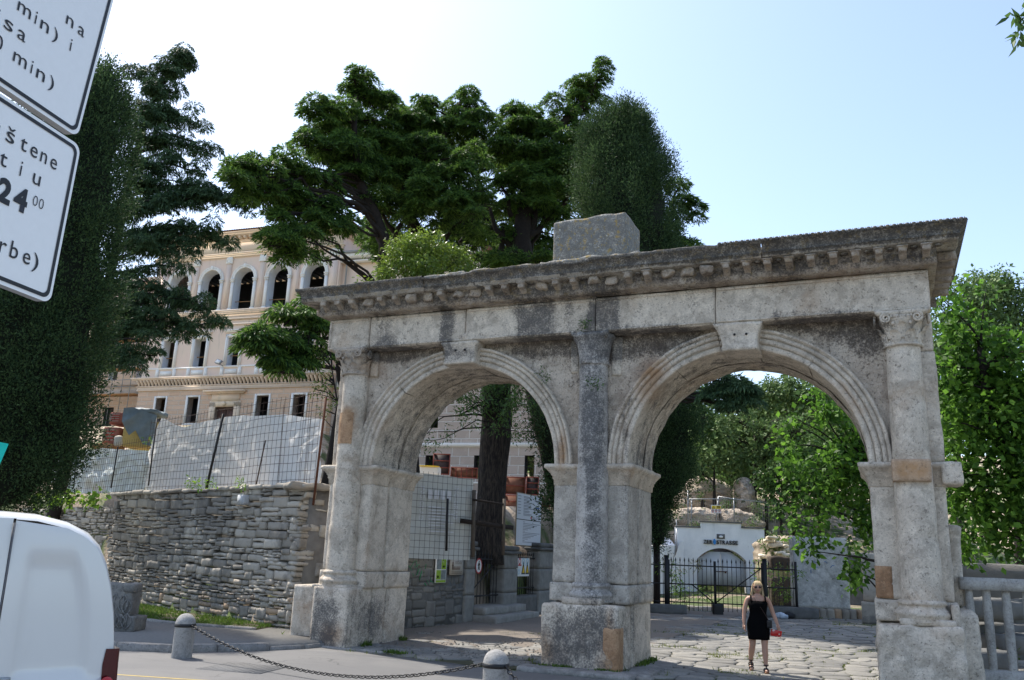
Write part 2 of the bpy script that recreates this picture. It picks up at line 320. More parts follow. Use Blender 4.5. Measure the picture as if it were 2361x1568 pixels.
# --- plinths
mb=MB(); mb.rbox(-3.72,-2.86,0.02,TH,-.15,HP,.07,.02,.010,3,1); mb.rbox(-2.855,-2.02,-.5,.35,-.15,HP+.02,.06,.03,.012,3,2); mb.rbox(-2.9,-2.0,.36,.85,-.15,HP+.015,.06,.02,.008,3,3); mb.rbox(-2.9,-1.99,.86,TH,-.15,HP+.01,.06,.03,.010,3,4); gp(mb,'plinth')
mb=MB(); mb.rbox(2.0,3.40,-.5,.35,-.02,HP-.02,.05,.06,.020,3,5,o=4); mb.rbox(2.02,3.415,.36,TH,-.02,HP,.06,.03,.010,3,6); pc=gp(mb,'plinth')
mb=MB(); mb.rbox(3.13,3.412,-.509,-.2,.0,.74,.06,.02,.007,5,8); mb.build('repair_block',STO,pc,True)['label']='rust-orange repair stone let into the plinth corner'
mb=MB(); mb.rbox(7.43,8.62,-.5,TH,-.6,HP-.02,.045,.08,.030,4,7,o=4); gp(mb,'plinth')
# --- foundation slab under the middle pier
# --- piers below the imposts
def pier(x0,x1,sd):
    mb=MB(); 
    z=HP-.01
    for k,(za,zb) in enumerate(((z,z+.33),(z+.334,HB+.01))):
        e=.035 if k==0 else 0
        mb.rbox(x0-e,x1+e,0-e,.66,za,zb,.06,.018,.008,3,sd+k); mb.rbox(x0+.035,x1-.035,.6,.8,za,zb,.08,.01,.006,3,sd+k+9); mb.rbox(x0-e,x1+e,.74,TH+e,za,zb,.07,.018,.008,3,sd+k+5)
    return mb
gp(pier(-3.05,-2.0,20),'pier'); gp(pier(2.0,3.4223,30),'pier',stone('gate_limestone_grey',(.58,.53,.46),(.42,.385,.335),(.085,.085,.09),.35,(.38,.22,.12),.3,.8)); p3=gp(pier(7.4552,8.56,40),'pier')
mb=MB(); mb.rbox(7.449,7.70,-.006,.12,1.44,1.93,.06,.004,.001,4,3); b_=mb.build('repair_block',STO,p3,True); b_['label']='ochre square repair stone in the right pier'
mb=MB(); mb.rbox(8.55,8.74,.5,1.62,1.36,2.62,.06,.05,.03,4,4,o=4); mb.rbox(8.5,8.86,.0,1.6,-.4,1.3,.08,.10,.04,4,5,o=4); gp(mb,'broken_masonry')
# --- upper wall with the two arched openings
def spandrel(xc,R,xa,xb,ztop,nr=10):
    RE=R+.30; mb=MB()
    cor=[math.atan2(ztop-HI,xb-xc),math.atan2(ztop-HI,xa-xc)]
    th=np.unique(np.concatenate([np.linspace(0,PI,90),cor]))
    def outer(t):
        c,s=math.cos(t),math.sin(t); k=1e9
        if c>1e-9:k=min(k,(xb-xc)/c)
        if c<-1e-9:k=min(k,(xa-xc)/c)
        if s>1e-9:k=min(k,(ztop-HI)/s)
        return k
    for y in(0,TH):
        G_=np.empty((len(th),nr+1,3))
        for i,t in enumerate(th):
            ko=outer(t)
            for j in range(nr+1):
                r=RE+(ko-RE)*j/nr; G_[i,j]=(xc+r*math.cos(t),y,HI+r*math.sin(t))
        sh=G_.reshape(-1,3); am=np.clip((sh[:,2]-4.9)*1.5,0,1)*.03+.006
        sh[:,1]+=(fbm(sh*4,5,4)*am)+(.03*np.clip((sh[:,2]-5.3)*2,0,1) if y==0 else 0)
        mb.grid(sh.reshape(G_.shape))
    return mb
mb=spandrel(XL,RL,-3.02,2.72,HA+.03); gp(mb,'spandrel_wall',STW)
mb=spandrel(XR,RR,2.72,8.54,HA+.03); gp(mb,'spandrel_wall',STW)
# dressed ashlar left on the spandrels, and the end faces
mb=MB()
for (xa,xb,za,zb,s) in [(-2.28,-2.02,4.9,5.3,1),(2.38,2.66,HI,4.95,2),(2.9,3.08,HI,4.9,3),(7.8,7.95,HI,4.7,4)]:
    pass
for args in ((-3.06,-2.6,.03,TH-.02,HI,5.4,.07,.02,.010,3,51),(-3.05,-2.98,.03,TH-.02,5.41,5.98,.07,.02,.010,3,52),(-2.24,-2.06,-.05,.3,5.43,5.96,.06,.01,.008,3,53),(8.2,8.575,-.10,TH-.02,HI,5.35,.06,.02,.010,3,54),(8.2,8.56,-.09,TH-.02,5.36,5.98,.06,.02,.010,3,55),(2.28,2.45,-.03,.3,5.3,5.96,.06,.02,.010,3,56),(3.09,3.3,-.03,.3,5.2,5.96,.06,.02,.012,3,57)):
    mb=MB(); mb.rbox(*args); gp(mb,'end_masonry')

for (xc,R,s0) in((XL,RL,60),(XR,RR,70)):
    prof=[(R,1.0),(R,.5),(R,.02),(R,-.035),(R+.012,-.05),(R+.095,-.05),(R+.10,-.02),(R+.112,-.02),(R+.118,-.078),(R+.20,-.078),(R+.205,-.045),(R+.217,-.045),(R+.222,-.105),(R+.285,-.105),(R+.29,-.07),(R+.30,-.07),(R+.315,-.135),(R+.36,-.14),(R+.372,-.03),(R+.37,.05)]
    cuts=[0,.60,1.42,1.72,2.30,PI] if xc==0 else [0,.95,1.42,1.72,2.15,PI]
    mb=MB()
    for k in range(len(cuts)-1):
        th=np.linspace(cuts[k]+.0015,cuts[k+1]-.0015,max(6,int((cuts[k+1]-cuts[k])*36))); jit=RNG.normal(0,.006,2)
        Gd=np.array([[(xc+(r+jit[0])*math.cos(t),y+jit[1],HI+(r+jit[0])*math.sin(t)) for r,y in prof] for t in th]); sh=Gd.reshape(-1,3); sh+=vnoise3(sh,3,s0+k,4)*.008; mb.grid(Gd)
    # back half of the barrel, a little tighter, with a joint between
    for (ya,yb,r) in((1.0,1.06,R+.012),(1.06,TH+.06,R-.004)):
        th=np.linspace(0,PI,110); pr=[(R-.0,ya),(r,ya+.005),(r,(ya+yb)/2),(r,yb)]+([(R+.33,TH+.06),(R+.34,TH-.05)] if yb>1.5 else [])
        Gd=np.array([[(xc+q*math.cos(t),y,HI+q*math.sin(t)) for q,y in pr] for t in th]); sh=Gd.reshape(-1,3); sh+=vnoise3(sh,4,s0+9,4)*.018; mb.grid(Gd)
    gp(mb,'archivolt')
# --- imposts
IP=[(0,HB-.01),(.012,HB),(.018,HB+.10),(.035,HB+.115),(.035,HB+.16),(.055,HB+.175),(.058,HB+.20),(.085,HB+.235),(.115,HB+.275),(.15,HB+.30),(.15,HI-.012),(.12,HI+.005)]
def imp(x0,x1,sd,mat=None):
    mb=MB(); mould(mb,x0,x1,0,.62,IP,.06,.010,4,sd); mould(mb,x0,x1,.74,TH,IP,.06,.012,4,sd+1); mb.rbox(x0-.08,x1+.08,.5,.9,HB+.2,HI-.02,.06,.02,.012,4,sd+2); return gp(mb,'impost',mat)
imp(-3.05,-2.0,80); imp(2.0,3.4223,84); i3=imp(7.4552,8.56,88)
mb=MB(); mb.rbox(8.5,8.80,-.14,.55,HB+.02,HI-.01,.05,.03,.02,4,90,o=4); gp(mb,'impost_stub')
# --- columns
def column(xa,sd,zt,mat,dirty=False):
    c=empty_child=None
    mb=MB(); zz=np.linspace(HP+.30,zt,60); pr=[(.297-.03*((z-HP)/(zt-HP))**1.6+.004*math.sin(z*9+sd),z) for z in zz]
    for zj in (2.35,3.58,4.55): pr=[(r-.012 if abs(z-zj)<.04 else r,z) for r,z in pr]
    pr.append((.275,zt)); mb.lathe(pr,(xa,-.10,0),36,0,2*PI,noise=.010,fr=3.5,seed=sd); o=gp(mb,'column',mat); 
    b=MB(); pb=[(.30,HP+.34),(.325,HP+.33),(.345,HP+.31),(.35,HP+.285),(.34,HP+.265),(.33,HP+.26),(.325,HP+.235),(.34,HP+.205),(.36,HP+.195),(.37,HP+.175),(.385,HP+.165),(.40,HP+.14),(.395,HP+.11),(.385,HP+.10),(.385,HP+.02)][::-1]
    b.lathe(pb,(xa,-.10,0),40,noise=.010,fr=7,seed=sd+3); ob=gp(b,'column_base',mat)
    return o
oL=column(-2.53,101,5.47,ST); oC=column(2.78,111,5.40,stone('gate_column_grey',(.54,.51,.47),(.40,.38,.355),(.07,.07,.073),.3,(.33,.24,.15),.15,.9)); oR=column(8.10,121,5.43,ST)
mb=MB(); mb.rbox(2.37,3.10,-.485,.1,HP-.03,HP+.09,.05,.015,.008,5,131); gp(mb,'column_plinth',STS)
mb=MB(); mb.rbox(7.76,8.52,-.46,.1,HP-.03,HP+.07,.05,.015,.008,5,132); mb.rbox(8.48,8.60,-.3,.1,HP-.03,HP+.3,.05,.03,.012,5,133); gp(mb,'column_plinth')
mb=MB(); mb.rbox(-2.93,-2.12,-.47,.1,HP-.02,HP+.06,.05,.015,.008,5,134); gp(mb,'column_plinth')
mb=MB(); mb.rbox(7.80,8.36,-.425,.1,HB+.04,HI+.02,.05,.012,.006,5,135); o=gp(mb,'drum_block',stone('warm_drum',(.56,.45,.35),(.46,.33,.23),(.1,.1,.1),.1,(.42,.24,.11),.8,.5)); o['label']='squared ochre-stained drum on the right column'
# clinging orange patch on the left column, set flush in the shaft
mb=MB(); pr=[(.286,z) for z in np.linspace(3.97,4.62,14)]; mb.lathe(pr,(-2.53,-.10,0),14,-2.35,-.95,noise=.006,fr=3.5,seed=101); o=mb.build('repair_patch',STO,oL,True); o['label']='orange mortar patch on the shaft'
# --- capitals
def leaf(mb,c,ang,r,h,w,curl,sd):
    G_=[]
    for i in range(7):
        t=i/6; rr=r+.012+curl*t**2.2*.75; z=h*(t-.28*max(0,t-.75)*4*.55); ww=w*(math.sin(PI*(.12+.80*t))**.7)*(1-.1*t)
        row=[]
        for j in range(5):
            s=(j-2)/2; a=ang+s*ww/2/rr; k=rr-.018*s*s*(1 if t<.8 else .3)+(.012 if j==2 else 0)
            row.append((c[0]+k*math.cos(a),c[1]+k*math.sin(a),c[2]+z))
        G_.append(row)
    G_=np.array(G_); mb.grid(G_); mb.grid((G_-np.array([0.02*math.cos(ang),.02*math.sin(ang),0.012]))[::-1])
def volute(mb,p,ax,r,wid):
    "scroll seen face-on; ax = outward horizontal direction"
    ax=np.array(ax,float); side=np.array([-ax[1],ax[0],0]); pts=[];rd=[]
    for i in range(34):
        t=i/33; a=PI*.5-t*PI*3.6; q=r*(1-.82*t); pts.append(np.array(p)+side*q*math.cos(a)*np.sign(wid)+np.array([0,0,q*math.sin(a)])+ax*.012*t); rd.append(.024*(1-.45*t))
    mb.tube(pts,rd,6)
def capital(xa,z0,z1,sd,worn,mat):
    mb=MB(); h=z1-z0; c=(xa,-.12,0)
    bell=[(.275,z0-.01),(.30,z0),(.305,z0+.025),(.28,z0+.04),(.275,z0+.1),(.29,z0+.5*h),(.325,z0+.7*h),(.36,z0+.80*h),(.335,z0+.86*h),(.30,z0+.88*h)]
    if worn: bell=[(.275,z0-.01),(.29,z0+.02),(.28,z0+.06),(.29,z0+.3*h),(.33,z0+.6*h),(.37,z0+.82*h),(.41,z0+.88*h),(.40,z0+.95*h),(.34,z1)]
    mb.lathe(bell,c,32,noise=.022 if worn else .012,fr=6 if worn else 9,seed=sd)
    if not worn:
        for k in range(8): leaf(mb,(c[0],c[1],z0+.03),k*PI/4+PI/8,.285,h*.42,.21,.11,k)
        for k in range(8): leaf(mb,(c[0],c[1],z0+.20*h),k*PI/4,.29,h*.50,.18,.14,k)
        for sx in(-1,1):
            volute(mb,(xa+sx*.235,-.455,z0+.77*h),(0,-1,0),.082,sx); volute(mb,(xa+sx*.40,-.25,z0+.77*h),(sx,0,0),.082,sx)
        for k in range(7): mb.sphere((xa-.15+.05*k,-.46,z0+.82*h),(.017,.02,.028),8)
        for k in (-1,0,1): mb.sphere((xa+.13*k,-.44,z0+.62*h),(.03,.02,.03),8)
    # abacus with hollow sides
    n=9; pts=[]
    A=.40 if not worn else .36
    for (sx0,sy0),(sx1,sy1) in (((-1,-1),(1,-1)),((1,-1),(1,1)),((1,1),(-1,1)),((-1,1),(-1,-1))):
        for i in range(n):
            t=i/n; x=sx0+(sx1-sx0)*t;y=sy0+(sy1-sy0)*t; k=1-.13*math.sin(PI*t); pts.append((c[0]+A*x*(k if abs(sx0-sx1)<1 else 1),c[1]+A*y*(k if abs(sy0-sy1)<1 else 1)*.9))
    pts=np.array(pts)
    rows=[]; 
    for s,z in ((.86,z1-.09),(.97,z1-.07),(1,z1-.03),(1.0,z1+.005),(.5,z1+.006)): rows.append(np.column_stack([c[0]+(pts[:,0]-c[0])*s,c[1]+(pts[:,1]-c[1])*s,np.full(len(pts),z)]))
    m_=len(pts); V=np.concatenate(rows); V=V+vnoise3(V,8,sd,3)*(.03 if worn else .007); i=np.arange(len(rows)-1)[:,None]*m_; j=np.arange(m_)[None]; j2=(j+1)%m_
    mb.add(V,[np.stack([i+j,i+j2,i+m_+j2,i+m_+j],-1).reshape(-1,4),np.arange(m_)[::-1][None]]); return gp(mb,'capital',mat)
capital(-2.55,5.44,HA,140,False,STS); capital(2.79,5.40,HA,150,True,oC.data.materials[0]); capital(8.10,5.42,HA,160,False,ST)
# --- keystones
def keystone(xt0,xt1,xb0,xb1,zb,sd):
    mb=MB(); n=8; P=[]
    t=MB(); t.rbox(-1,1,-.40,.35,0,1,.12,.02,0,3,sd); V=t.V[0]; u=(V[:,0]+1)/2; w=V[:,2]
    x=(xb0+(xb1-xb0)*u)*(1-w)+(xt0+(xt1-xt0)*u)*w; x+= .045*np.sin(PI*w)*np.where(u<.5,1,-1)*np.abs(2*u-1); z=zb+(HA-.005-zb)*w; y=V[:,1]+.05*np.sin(PI*w)*(V[:,1]<-.2)
    V2=np.column_stack([x,y,z]); V2+=vnoise3(V2,4,sd,3)*.012; mb.add(V2,t.F); o=gp(mb,'keystone')
    for dx in(-.09,.11): h=MB(); h.box((xb0+xb1)/2+dx-.017,(xb0+xb1)/2+dx+.017,-.372,-.30,zb+.27,zb+.305); h.build('dowel_hole',M['black'],o)
keystone(-.39,.44,-.30,.38,5.52,171); keystone(5.05,5.91,5.21,5.83,5.48,172)
# --- architrave blocks
for k,(xa,xb) in enumerate(((-3.17,-2.145),(-2.135,.12),(.14,2.86),(2.87,5.10),(5.11,8.545))):
    mb=MB(); dy=[0,.02,.0,.01,-.005][k]; mb.rbox(xa,xb,-.35+dy,TH+.25,HA,HT,.045,.015,.009,3,180+k); x1=xb
    for zz,w in((HT-.07,.05),(HA+.02,.035)): mb.rbox(xa+.03,x1-.03,-.372+dy,-.33+dy,zz,zz+w,.05,.008,.004,5,190+k)
    if k==0: mb.rbox(xa+.02,xa+.08,-.372,-.33,HA+.05,HT-.06,.05,.008,.004,5,196)
    gp(mb,'architrave_block')
mb=MB(); mb.rbox(-.02,.22,-.355,-.1,HA-.005,HA+.2,.05,.06,.03,6,200,o=4); gp(mb,'repair_mortar',STW); mb=MB(); mb.rbox(8.08,8.5,-.345,-.1,HA-.05,HA+.12,.05,.07,.03,6,201,o=4); gp(mb,'repair_mortar',STW)
# --- cornice
CP=[(0,HT-.005),(.03,HT+.01),(.035,HT+.03),(.07,HT+.055),(.09,HT+.075),(.09,HT+.15),(.12,HT+.16),(.14,HT+.18),(.15,HT+.185),(.15,HT+.30),(.43,HT+.305),(.455,HT+.31),(.46,HT+.37),(.475,HT+.375),(.475,HT+.395),(.465,HT+.40),(.48,HT+.45),(.515,HT+.50),(.555,HT+.53),(.57,HT+.54),(.575,HT+.59),(.54,HT+.605),(.3,HT+.62)]
mb=MB(); cuts=[-3.17,-.62,.52,2.9,6.0,8.545]
def cseg(xa,xb,left,right,sd,amp,lift):
    prof=np.array(CP); n=max(6,int((xb-xa)/.045)); xs=np.linspace(xa,xb,n)
    rows=[]
    for x in xs:
        rows.append([(x,-.35-o,z+lift) for o,z in prof])
    G_=np.array(rows)
    for i in range(len(prof)):
        o=prof[i,0]
        if left: G_[:,i,0]=(xa-o)+(G_[:,i,0]-xa)*(xb-xa+o)/(xb-xa)
        if right: G_[:,i,0]=G_[0,i,0]+(G_[:,i,0]-G_[0,i,0])*((xb+o)-G_[0,i,0])/(xb-G_[0,i,0])
    sh=G_.reshape(-1,3); hz=np.clip((sh[:,2]-HT-.5)/.1,0,1); sh+=vnoise3(sh,5,sd,4)*amp; sh[:,2]-=hz*np.clip(fbm(sh*np.array([1.6,1,0]),sd+5,4),0,1)*lift_amp(sd); mb.grid(G_[:, ::-1])
def lift_amp(sd): return {0:.06,1:.10,2:.14,3:.03,4:.0}[sd%10]
cseg(cuts[0],cuts[1]-.008,True,False,210,.010,0);cseg(cuts[1],cuts[2]-.008,False,False,211,.014,.01);cseg(cuts[2],cuts[3]-.008,False,False,212,.014,0);cseg(cuts[3],cuts[4]-.008,False,False,213,.010,.015);cseg(cuts[4],cuts[5],False,True,214,.006,.02)
for side,xe in((-1,-3.17),(1,8.545)):
    ys=np.linspace(0,1,40); G_=np.array([[(xe+side*o,(-.35-o)+(TH+.25+.35+2*o)*t,z+(.02 if side>0 else 0)) for o,z in CP] for t in ys]); sh=G_.reshape(-1,3); sh+=vnoise3(sh,5,215,4)*.010; mb.grid(G_ if side<0 else G_[::-1])
bk=np.array([[(x,TH+.25+o,z) for o,z in CP] for x in np.linspace(-3.4,8.8,60)]); mb.grid(bk)
mb.rbox(-3.3,8.7,-.6,TH+.5,HT+.02,HT+.60,.16,.05,.02,3,216)
cor=gp(mb,'cornice',STC)
# dentils and egg band, broken away here and there
gone=lambda x: any(abs(x-a)<w for a,w in ((-2.05,.18),(-.95,.15),(-.45,.35),(.45,.2),(1.02,.12),(2.85,.22),(3.05,.15),(4.0,.16),(4.45,.2),(5.1,.10)))
mb=MB(); x=-3.25
while x<8.64:
    if not gone(x): mb.rbox(x,x+.043,-.53,-.42,HT+.082,HT+.142,.05,.006,.003,9,int(x*50)&255)
    x+=.072
y=-.42
while y<2.0:
    mb.box(8.61,8.695,y,y+.045,HT+.082,HT+.142); mb.box(-3.32,-3.24,y,y+.045,HT+.082,HT+.142); y+=.072
x=-3.2
while x<8.6:
    if not gone(x): mb.sphere((x,-.418,HT+.045),(.019,.025,.026),6)
    x+=.052
mb.build('dentil_course',STC,cor,False,attr=lambda V:stain_shade(V)*np.array([.0,1,1,1])+np.array([0,0,.4,0]))
x=5.3; mb=MB()
while x<9.08:
    mb.sphere((x,-.925,HT+.595),(.040,.035,.038),8); mb.box(x+.043,x+.053,-.945,-.90,HT+.56,HT+.625); x+=.096
y=-.88
while y<2.2: mb.sphere((9.11,y,HT+.595),(.035,.040,.038),8); y+=.096
gp(mb,'egg_border',STC,parent=cor); mb=MB(); x=2.95
while x<9.0: mb.sphere((x,-.832,HT+.405),(.028,.014,.013),6); x+=.062
gp(mb,'bead_border',STC,parent=cor)
def cstain(V):
    o=stain_shade(V); o[:,0]=np.clip(o[:,0]-.35,0,.3); o[:,2]+=.15; return o
mods=[-3.08+.352*k for k in range(34)]
broken={3:1,6:1,7:1,9:1,10:1,14:1,17:1,18:1,21:1,22:1,23:1}
for k,x in enumerate(mods):
    if x>8.7: break
    mb=MB()
    if k in broken: mb.rbox(x-.10,x+.13,-.68-.1*random.random(),-.48,HT+.14+.05*random.random(),HT+.315,.04,.06,.035,8,k,o=4)
    else:
        w=.062; t=MB(); t.rbox(x-w,x+w,-.80,-.49,HT+.19,HT+.31,.04,.012,0,3,k); V=t.V[0]; s=(V[:,1]+.80)/.31; low=V[:,2]<HT+.25; V[:,2]=np.where(low,V[:,2]-.075*np.clip(s,0,1)**1.2+.02*np.sin(s*PI*2),V[:,2]); V+=vnoise3(V,8,k)*.009; mb.add(V,t.F); mb.box(x-w-.022,x+w+.022,-.815,-.49,HT+.283,HT+.299)
    mb.build('modillion',STC,cor,True,attr=cstain)
    if k not in broken and k>1:
        mb=MB(); mb.lathe([(.01,HT+.27),(.045,HT+.275),(.06,HT+.29),(.058,HT+.302)],(x+.176,-.66,0),10); gp(mb,'rosette',STC,parent=cor)
for y in np.arange(-.2,1.9,.40):
    for xe,sg in((8.545,1),(-3.17,-1)):
        mb=MB(); a,b_=sorted((xe+sg*.14,xe+sg*.45)); mb.rbox(a,b_,y-.06,y+.06,HT+.17,HT+.31,.06,.012,.008,8,int(y*10)+5); mb.build('modillion',STC,cor,True,attr=cstain)
# attic block on its slab, and the weathered slabs lying on the cornice
mb=MB(); 
t=MB(); t.rbox(1.95,3.44,-.32,.75,7.24,8.35,.05,.03,.016,2.5,221,o=4); V=t.V[0]; V[:,2]+=np.where(V[:,2]>8.0,(V[:,0]-2.8)*.03+.012*np.sin(V[:,0]*9),0); mb.add(V,t.F); gp(mb,'attic_block',STL)
mb=MB(); mb.rbox(1.8,3.8,-.62,1.0,7.2,7.42,.06,.05,.03,3,222,o=4); mb.rbox(3.0,3.95,-.7,.3,7.15,7.36,.06,.06,.03,3,223,o=4); mb.rbox(.35,1.75,-.80,.6,7.18,7.33,.06,.06,.035,3,224,o=4); mb.rbox(-.75,.30,-.82,.5,7.18,7.31,.06,.06,.035,3,225,o=4); mb.rbox(-1.6,-.8,-.55,.5,7.18,7.32,.06,.06,.03,3,226,o=4); gp(mb,'weathered_slab',STL)
# ================================================================== GROUND
VP0=np.array([-31.241,30.668]); VA=rad(5); VU=np.array([math.cos(VA),math.sin(VA)]); VN=np.array([-math.sin(VA),math.cos(VA)])
CYAW=-YAW; CR=np.array([math.cos(YAW),-math.sin(YAW)]); CF=np.array([math.sin(YAW),math.cos(YAW)])
def sm(x,a,b):
    t=np.clip((x-a)/(b-a),0,1); return t*t*(3-2*t)
WA=np.array([-4.45,.90]); WB=np.array([-14.1,4.5]); WD=(WB-WA)/np.linalg.norm(WB-WA)   # drystone wall foot
def height(x,y):
    x=np.asarray(x,float); y=np.asarray(y,float)
    z=.22*sm(-y,5,9.5)*sm(-x,-6,1)
    dep=(x-CAM[0])*CF[0]+(y-CAM[1])*CF[1]; lat=(x-CAM[0])*CR[0]+(y-CAM[1])*CR[1]
    z=z+.012*np.clip(dep-30,0,25)
    # terrace behind the drystone wall rising to the villa
    dw=(x-WA[0])*(-WD[1])+(y-WA[1])*WD[0]; dw=-dw      # + behind the wall
    u=(x-VP0[0])*VU[0]+(y-VP0[1])*VU[1]; v=-((x-VP0[0])*VN[0]+(y-VP0[1])*VN[1])
    zv=9.2-4.9*sm(u,5,11)-.0*u
    low=sm(x,-5.2,-3.8)
    zw=3.35*(1-low)+1.45*low
    t=sm(v,28,3); t=1-np.clip((v-2)/26,0,1); t=t*t*(3-2*t)
    ter=zw+(zv-zw)*t
    inside=np.clip((dw-.15)/.25,0,1)*np.clip((-3.35-x)/.25,0,1)*np.clip((y-1.9)/.3,0,1)
    inside=np.where(x<-4.4,np.clip((dw-.15)/.25,0,1),inside)
    fade=1-np.clip((x+3.35+ (np.clip(y-12,0,40))*.28)/1.0,0,1)
    z=z*(1-inside)+ter*inside*np.where(y>12,fade,1)+0
    # the castle hill behind the tunnel portal
    k=dep-51.0; near=sm(k,.0,.9)
    hill=3.35*near*sm(lat,2.5,4.6)*(1-sm(lat,15.8,17))+np.clip(k-1.2,0,80)*.30*sm(lat,0,8)
    hill=np.minimum(hill,15)+fbm(np.stack([x*.15,y*.15,0*x],-1).reshape(-1,3),3,3).reshape(x.shape)*.7*sm(k,2,12)
    z=np.where(k>0,np.maximum(z,z*.4+hill*sm(lat,-6,5)),z)
    # grass garden sunk to the right of the gate
    g=sm(x,9.6,10.6)*sm(y,-2,1); z=z-.45*g*(1-sm(dep,25,34))
    return z
xs=np.concatenate([np.arange(-70,-16,1.2),np.arange(-16,16,.35),np.arange(16,70,1.3)]); ys=np.concatenate([np.arange(-40,-6,1.5),np.arange(-6,24,.35),np.arange(24,60,.6),np.arange(60,150,2.5)])
xs=np.concatenate([[-900,-400,-180],xs,[180,400,900]]); ys=np.concatenate([[-600,-200],ys,[300,700,1400]])
gx,gy=np.meshgrid(xs,ys,indexing='ij'); gz=height(gx,gy)-.03; mb=MB(); mb.grid(np.stack([gx,gy,gz],-1)[::-1])
mt,nt_,b=newmat('earth'); v=objv(nt_)
geo=nd(nt_,'ShaderNodeNewGeometry'); nz=nd(nt_,'ShaderNodeSeparateXYZ',{'Vector':geo.outputs['Normal']}).outputs[2]; pz=nd(nt_,'ShaderNodeSeparateXYZ',{'Vector':v}).outputs[2]
n1=noi(nt_,v,.5,6);n2=noi(nt_,v,4,6); 
soil=mixc(nt_,n2,(.16,.12,.085),(.30,.24,.18)); rock=mixc(nt_,ramp(nt_,noi(nt_,mapv(nt_,v,(1,1,3)),2.5,6),.3,.7),(.33,.25,.18),(.58,.47,.36)); gr=mixc(nt_,n2,(.03,.055,.015),(.10,.13,.035))
c=mixc(nt_,ramp(nt_,n1,.42,.55),soil,gr); c=mixc(nt_,mth(nt_,'MULTIPLY',ramp(nt_,pz,3.2,4.2),ramp(nt_,n1,.60,.45)),c,rock); nt_.links.new(c,b.inputs['Base Color']); b.inputs['Roughness'].default_value=1; bump(nt_,b,n2,.8,.15); M['earth']=mt
tag(mb.build('ground',M['earth'],smooth=True),kind='structure')
# street
mt,nt_,b=newmat('asphalt'); v=objv(nt_); n1=noi(nt_,v,.35,5,.6,.6);n3=noi(nt_,v,70,3,.7); n2=noi(nt_,mapv(nt_,v,(1,3,1)),1.2,6)
c=mixc(nt_,n3,(.065,.065,.067),(.145,.143,.140)); c=mixc(nt_,mth(nt_,'MULTIPLY',ramp(nt_,n1,.42,.6),.45),c,(.155,.15,.143)); c=mixc(nt_,mth(nt_,'MULTIPLY',ramp(nt_,n2,.55,.75),.4),c,(.07,.07,.07)); nt_.links.new(c,b.inputs['Base Color']); b.inputs['Roughness'].default_value=.85; bump(nt_,b,n3,.35,.006)
vv=nd(nt_,'ShaderNodeVectorMath',{0:v,1:nd(nt_,'ShaderNodeTexNoise',{'Vector':v,'Scale':1.5,'Detail':5}).outputs['Color']}); vo=nd(nt_,'ShaderNodeTexVoronoi',{'Vector':vv.outputs[0],'Scale':.5}); vo.feature='DISTANCE_TO_EDGE'; ck=mth(nt_,'MULTIPLY',ramp(nt_,vo.outputs['Distance'],.012,.0),ramp(nt_,noi(nt_,v,.4,3),.5,.6)); c=mixc(nt_,mth(nt_,'MULTIPLY',ck,.8),c,(.03,.03,.03)); nt_.links.new(c,b.inputs['Base Color'])
M['asphalt']=mt
gxs=np.linspace(-40,40,120); gys=np.linspace(-40,-1.18,60); gx,gy=np.meshgrid(gxs,gys,indexing='ij')
def edge(x): return -1.18+.0*x
gz=height(gx,gy)+.004
mb=MB(); mb.grid(np.stack([gx,gy,gz],-1)[::-1])
# the street runs on past the kerb towards the left pier
def kerbline():
    P=[WZ(*p)[:2] for p in ((120,1484),(270,1499),(400,1505),(500,1503),(620,1500),(700,1496),(750,1491),(778,1484))]
    return np.array(P)
KL=kerbline(); 
P=[(-12,-1.18)]+[(x,y) for x,y in KL if y>-1.18]+[(-2.3,-.2),(-1.6,-.45),(.2,-.9),(1.2,-1.18)]
P=[(KL[-1][0]-1.2,-1.18),(KL[-1][0],KL[-1][1]),(-1.9,-.32),(-.6,-.75),(.6,-1.0),(1.3,-1.18)]
mb2=MB(); mb2.prism(P,-.02,.004,axis='z')
mb.add(mb2.V[0],[f for f in mb2.F]); tag(mb.build('street',M['asphalt']),kind='structure')
# pavement and kerb
M['pave']=simple('pavement_asphalt',(.18,.177,.17),.9,0,.22,14,.35)
inner=[(-4.0,.7),(-4.5,.95),(-14.1,4.45),(-24,7)]
poly=[tuple(p) for p in KL[::-1]]; ext=np.array(poly[-1])+(np.array(poly[-1])-np.array(poly[-2]))*8; poly.append(tuple(ext)); poly+=[(-24,7),(-14.2,4.7),(-4.4,1.05),(-3.6,.3),(-2.75,.3),(-2.7,.0)]
mb=MB(); mb.prism([(x,y) for x,y in poly],-.1,.115,axis='z'); tag(mb.build('pavement',M['pave']),kind='structure')
M['kerb']=stone('kerb_stone',(.32,.31,.29),(.25,.24,.23),(.12,.12,.12),.2,warmamt=.1,attr=False,streak=.2)
mb=MB(); pts=[np.array(ext)]+[np.array(p) for p in KL]; 
for a,b_ in zip(pts[:-1],pts[1:]):
    L=np.linalg.norm(b_-a); n=max(1,int(L/1.0)); 
    for k in range(n):
        p=a+(b_-a)*(k/n); q=a+(b_-a)*((k+1)/n); ang=math.atan2(*(q-p)[::-1]); l=np.linalg.norm(q-p)
        Mx=Matrix.Translation((p[0],p[1],0))@Matrix.Rotation(ang,4,'Z'); hh=.135*(1 if (p[0]<-3.2) else .6)
        mb.rbox(.004,l-.004,-.05,.13,-.08,hh,.12,.02,.006,5,k,M=Mx)
tag(mb.build('kerb',M['kerb'],smooth=True),kind='structure')
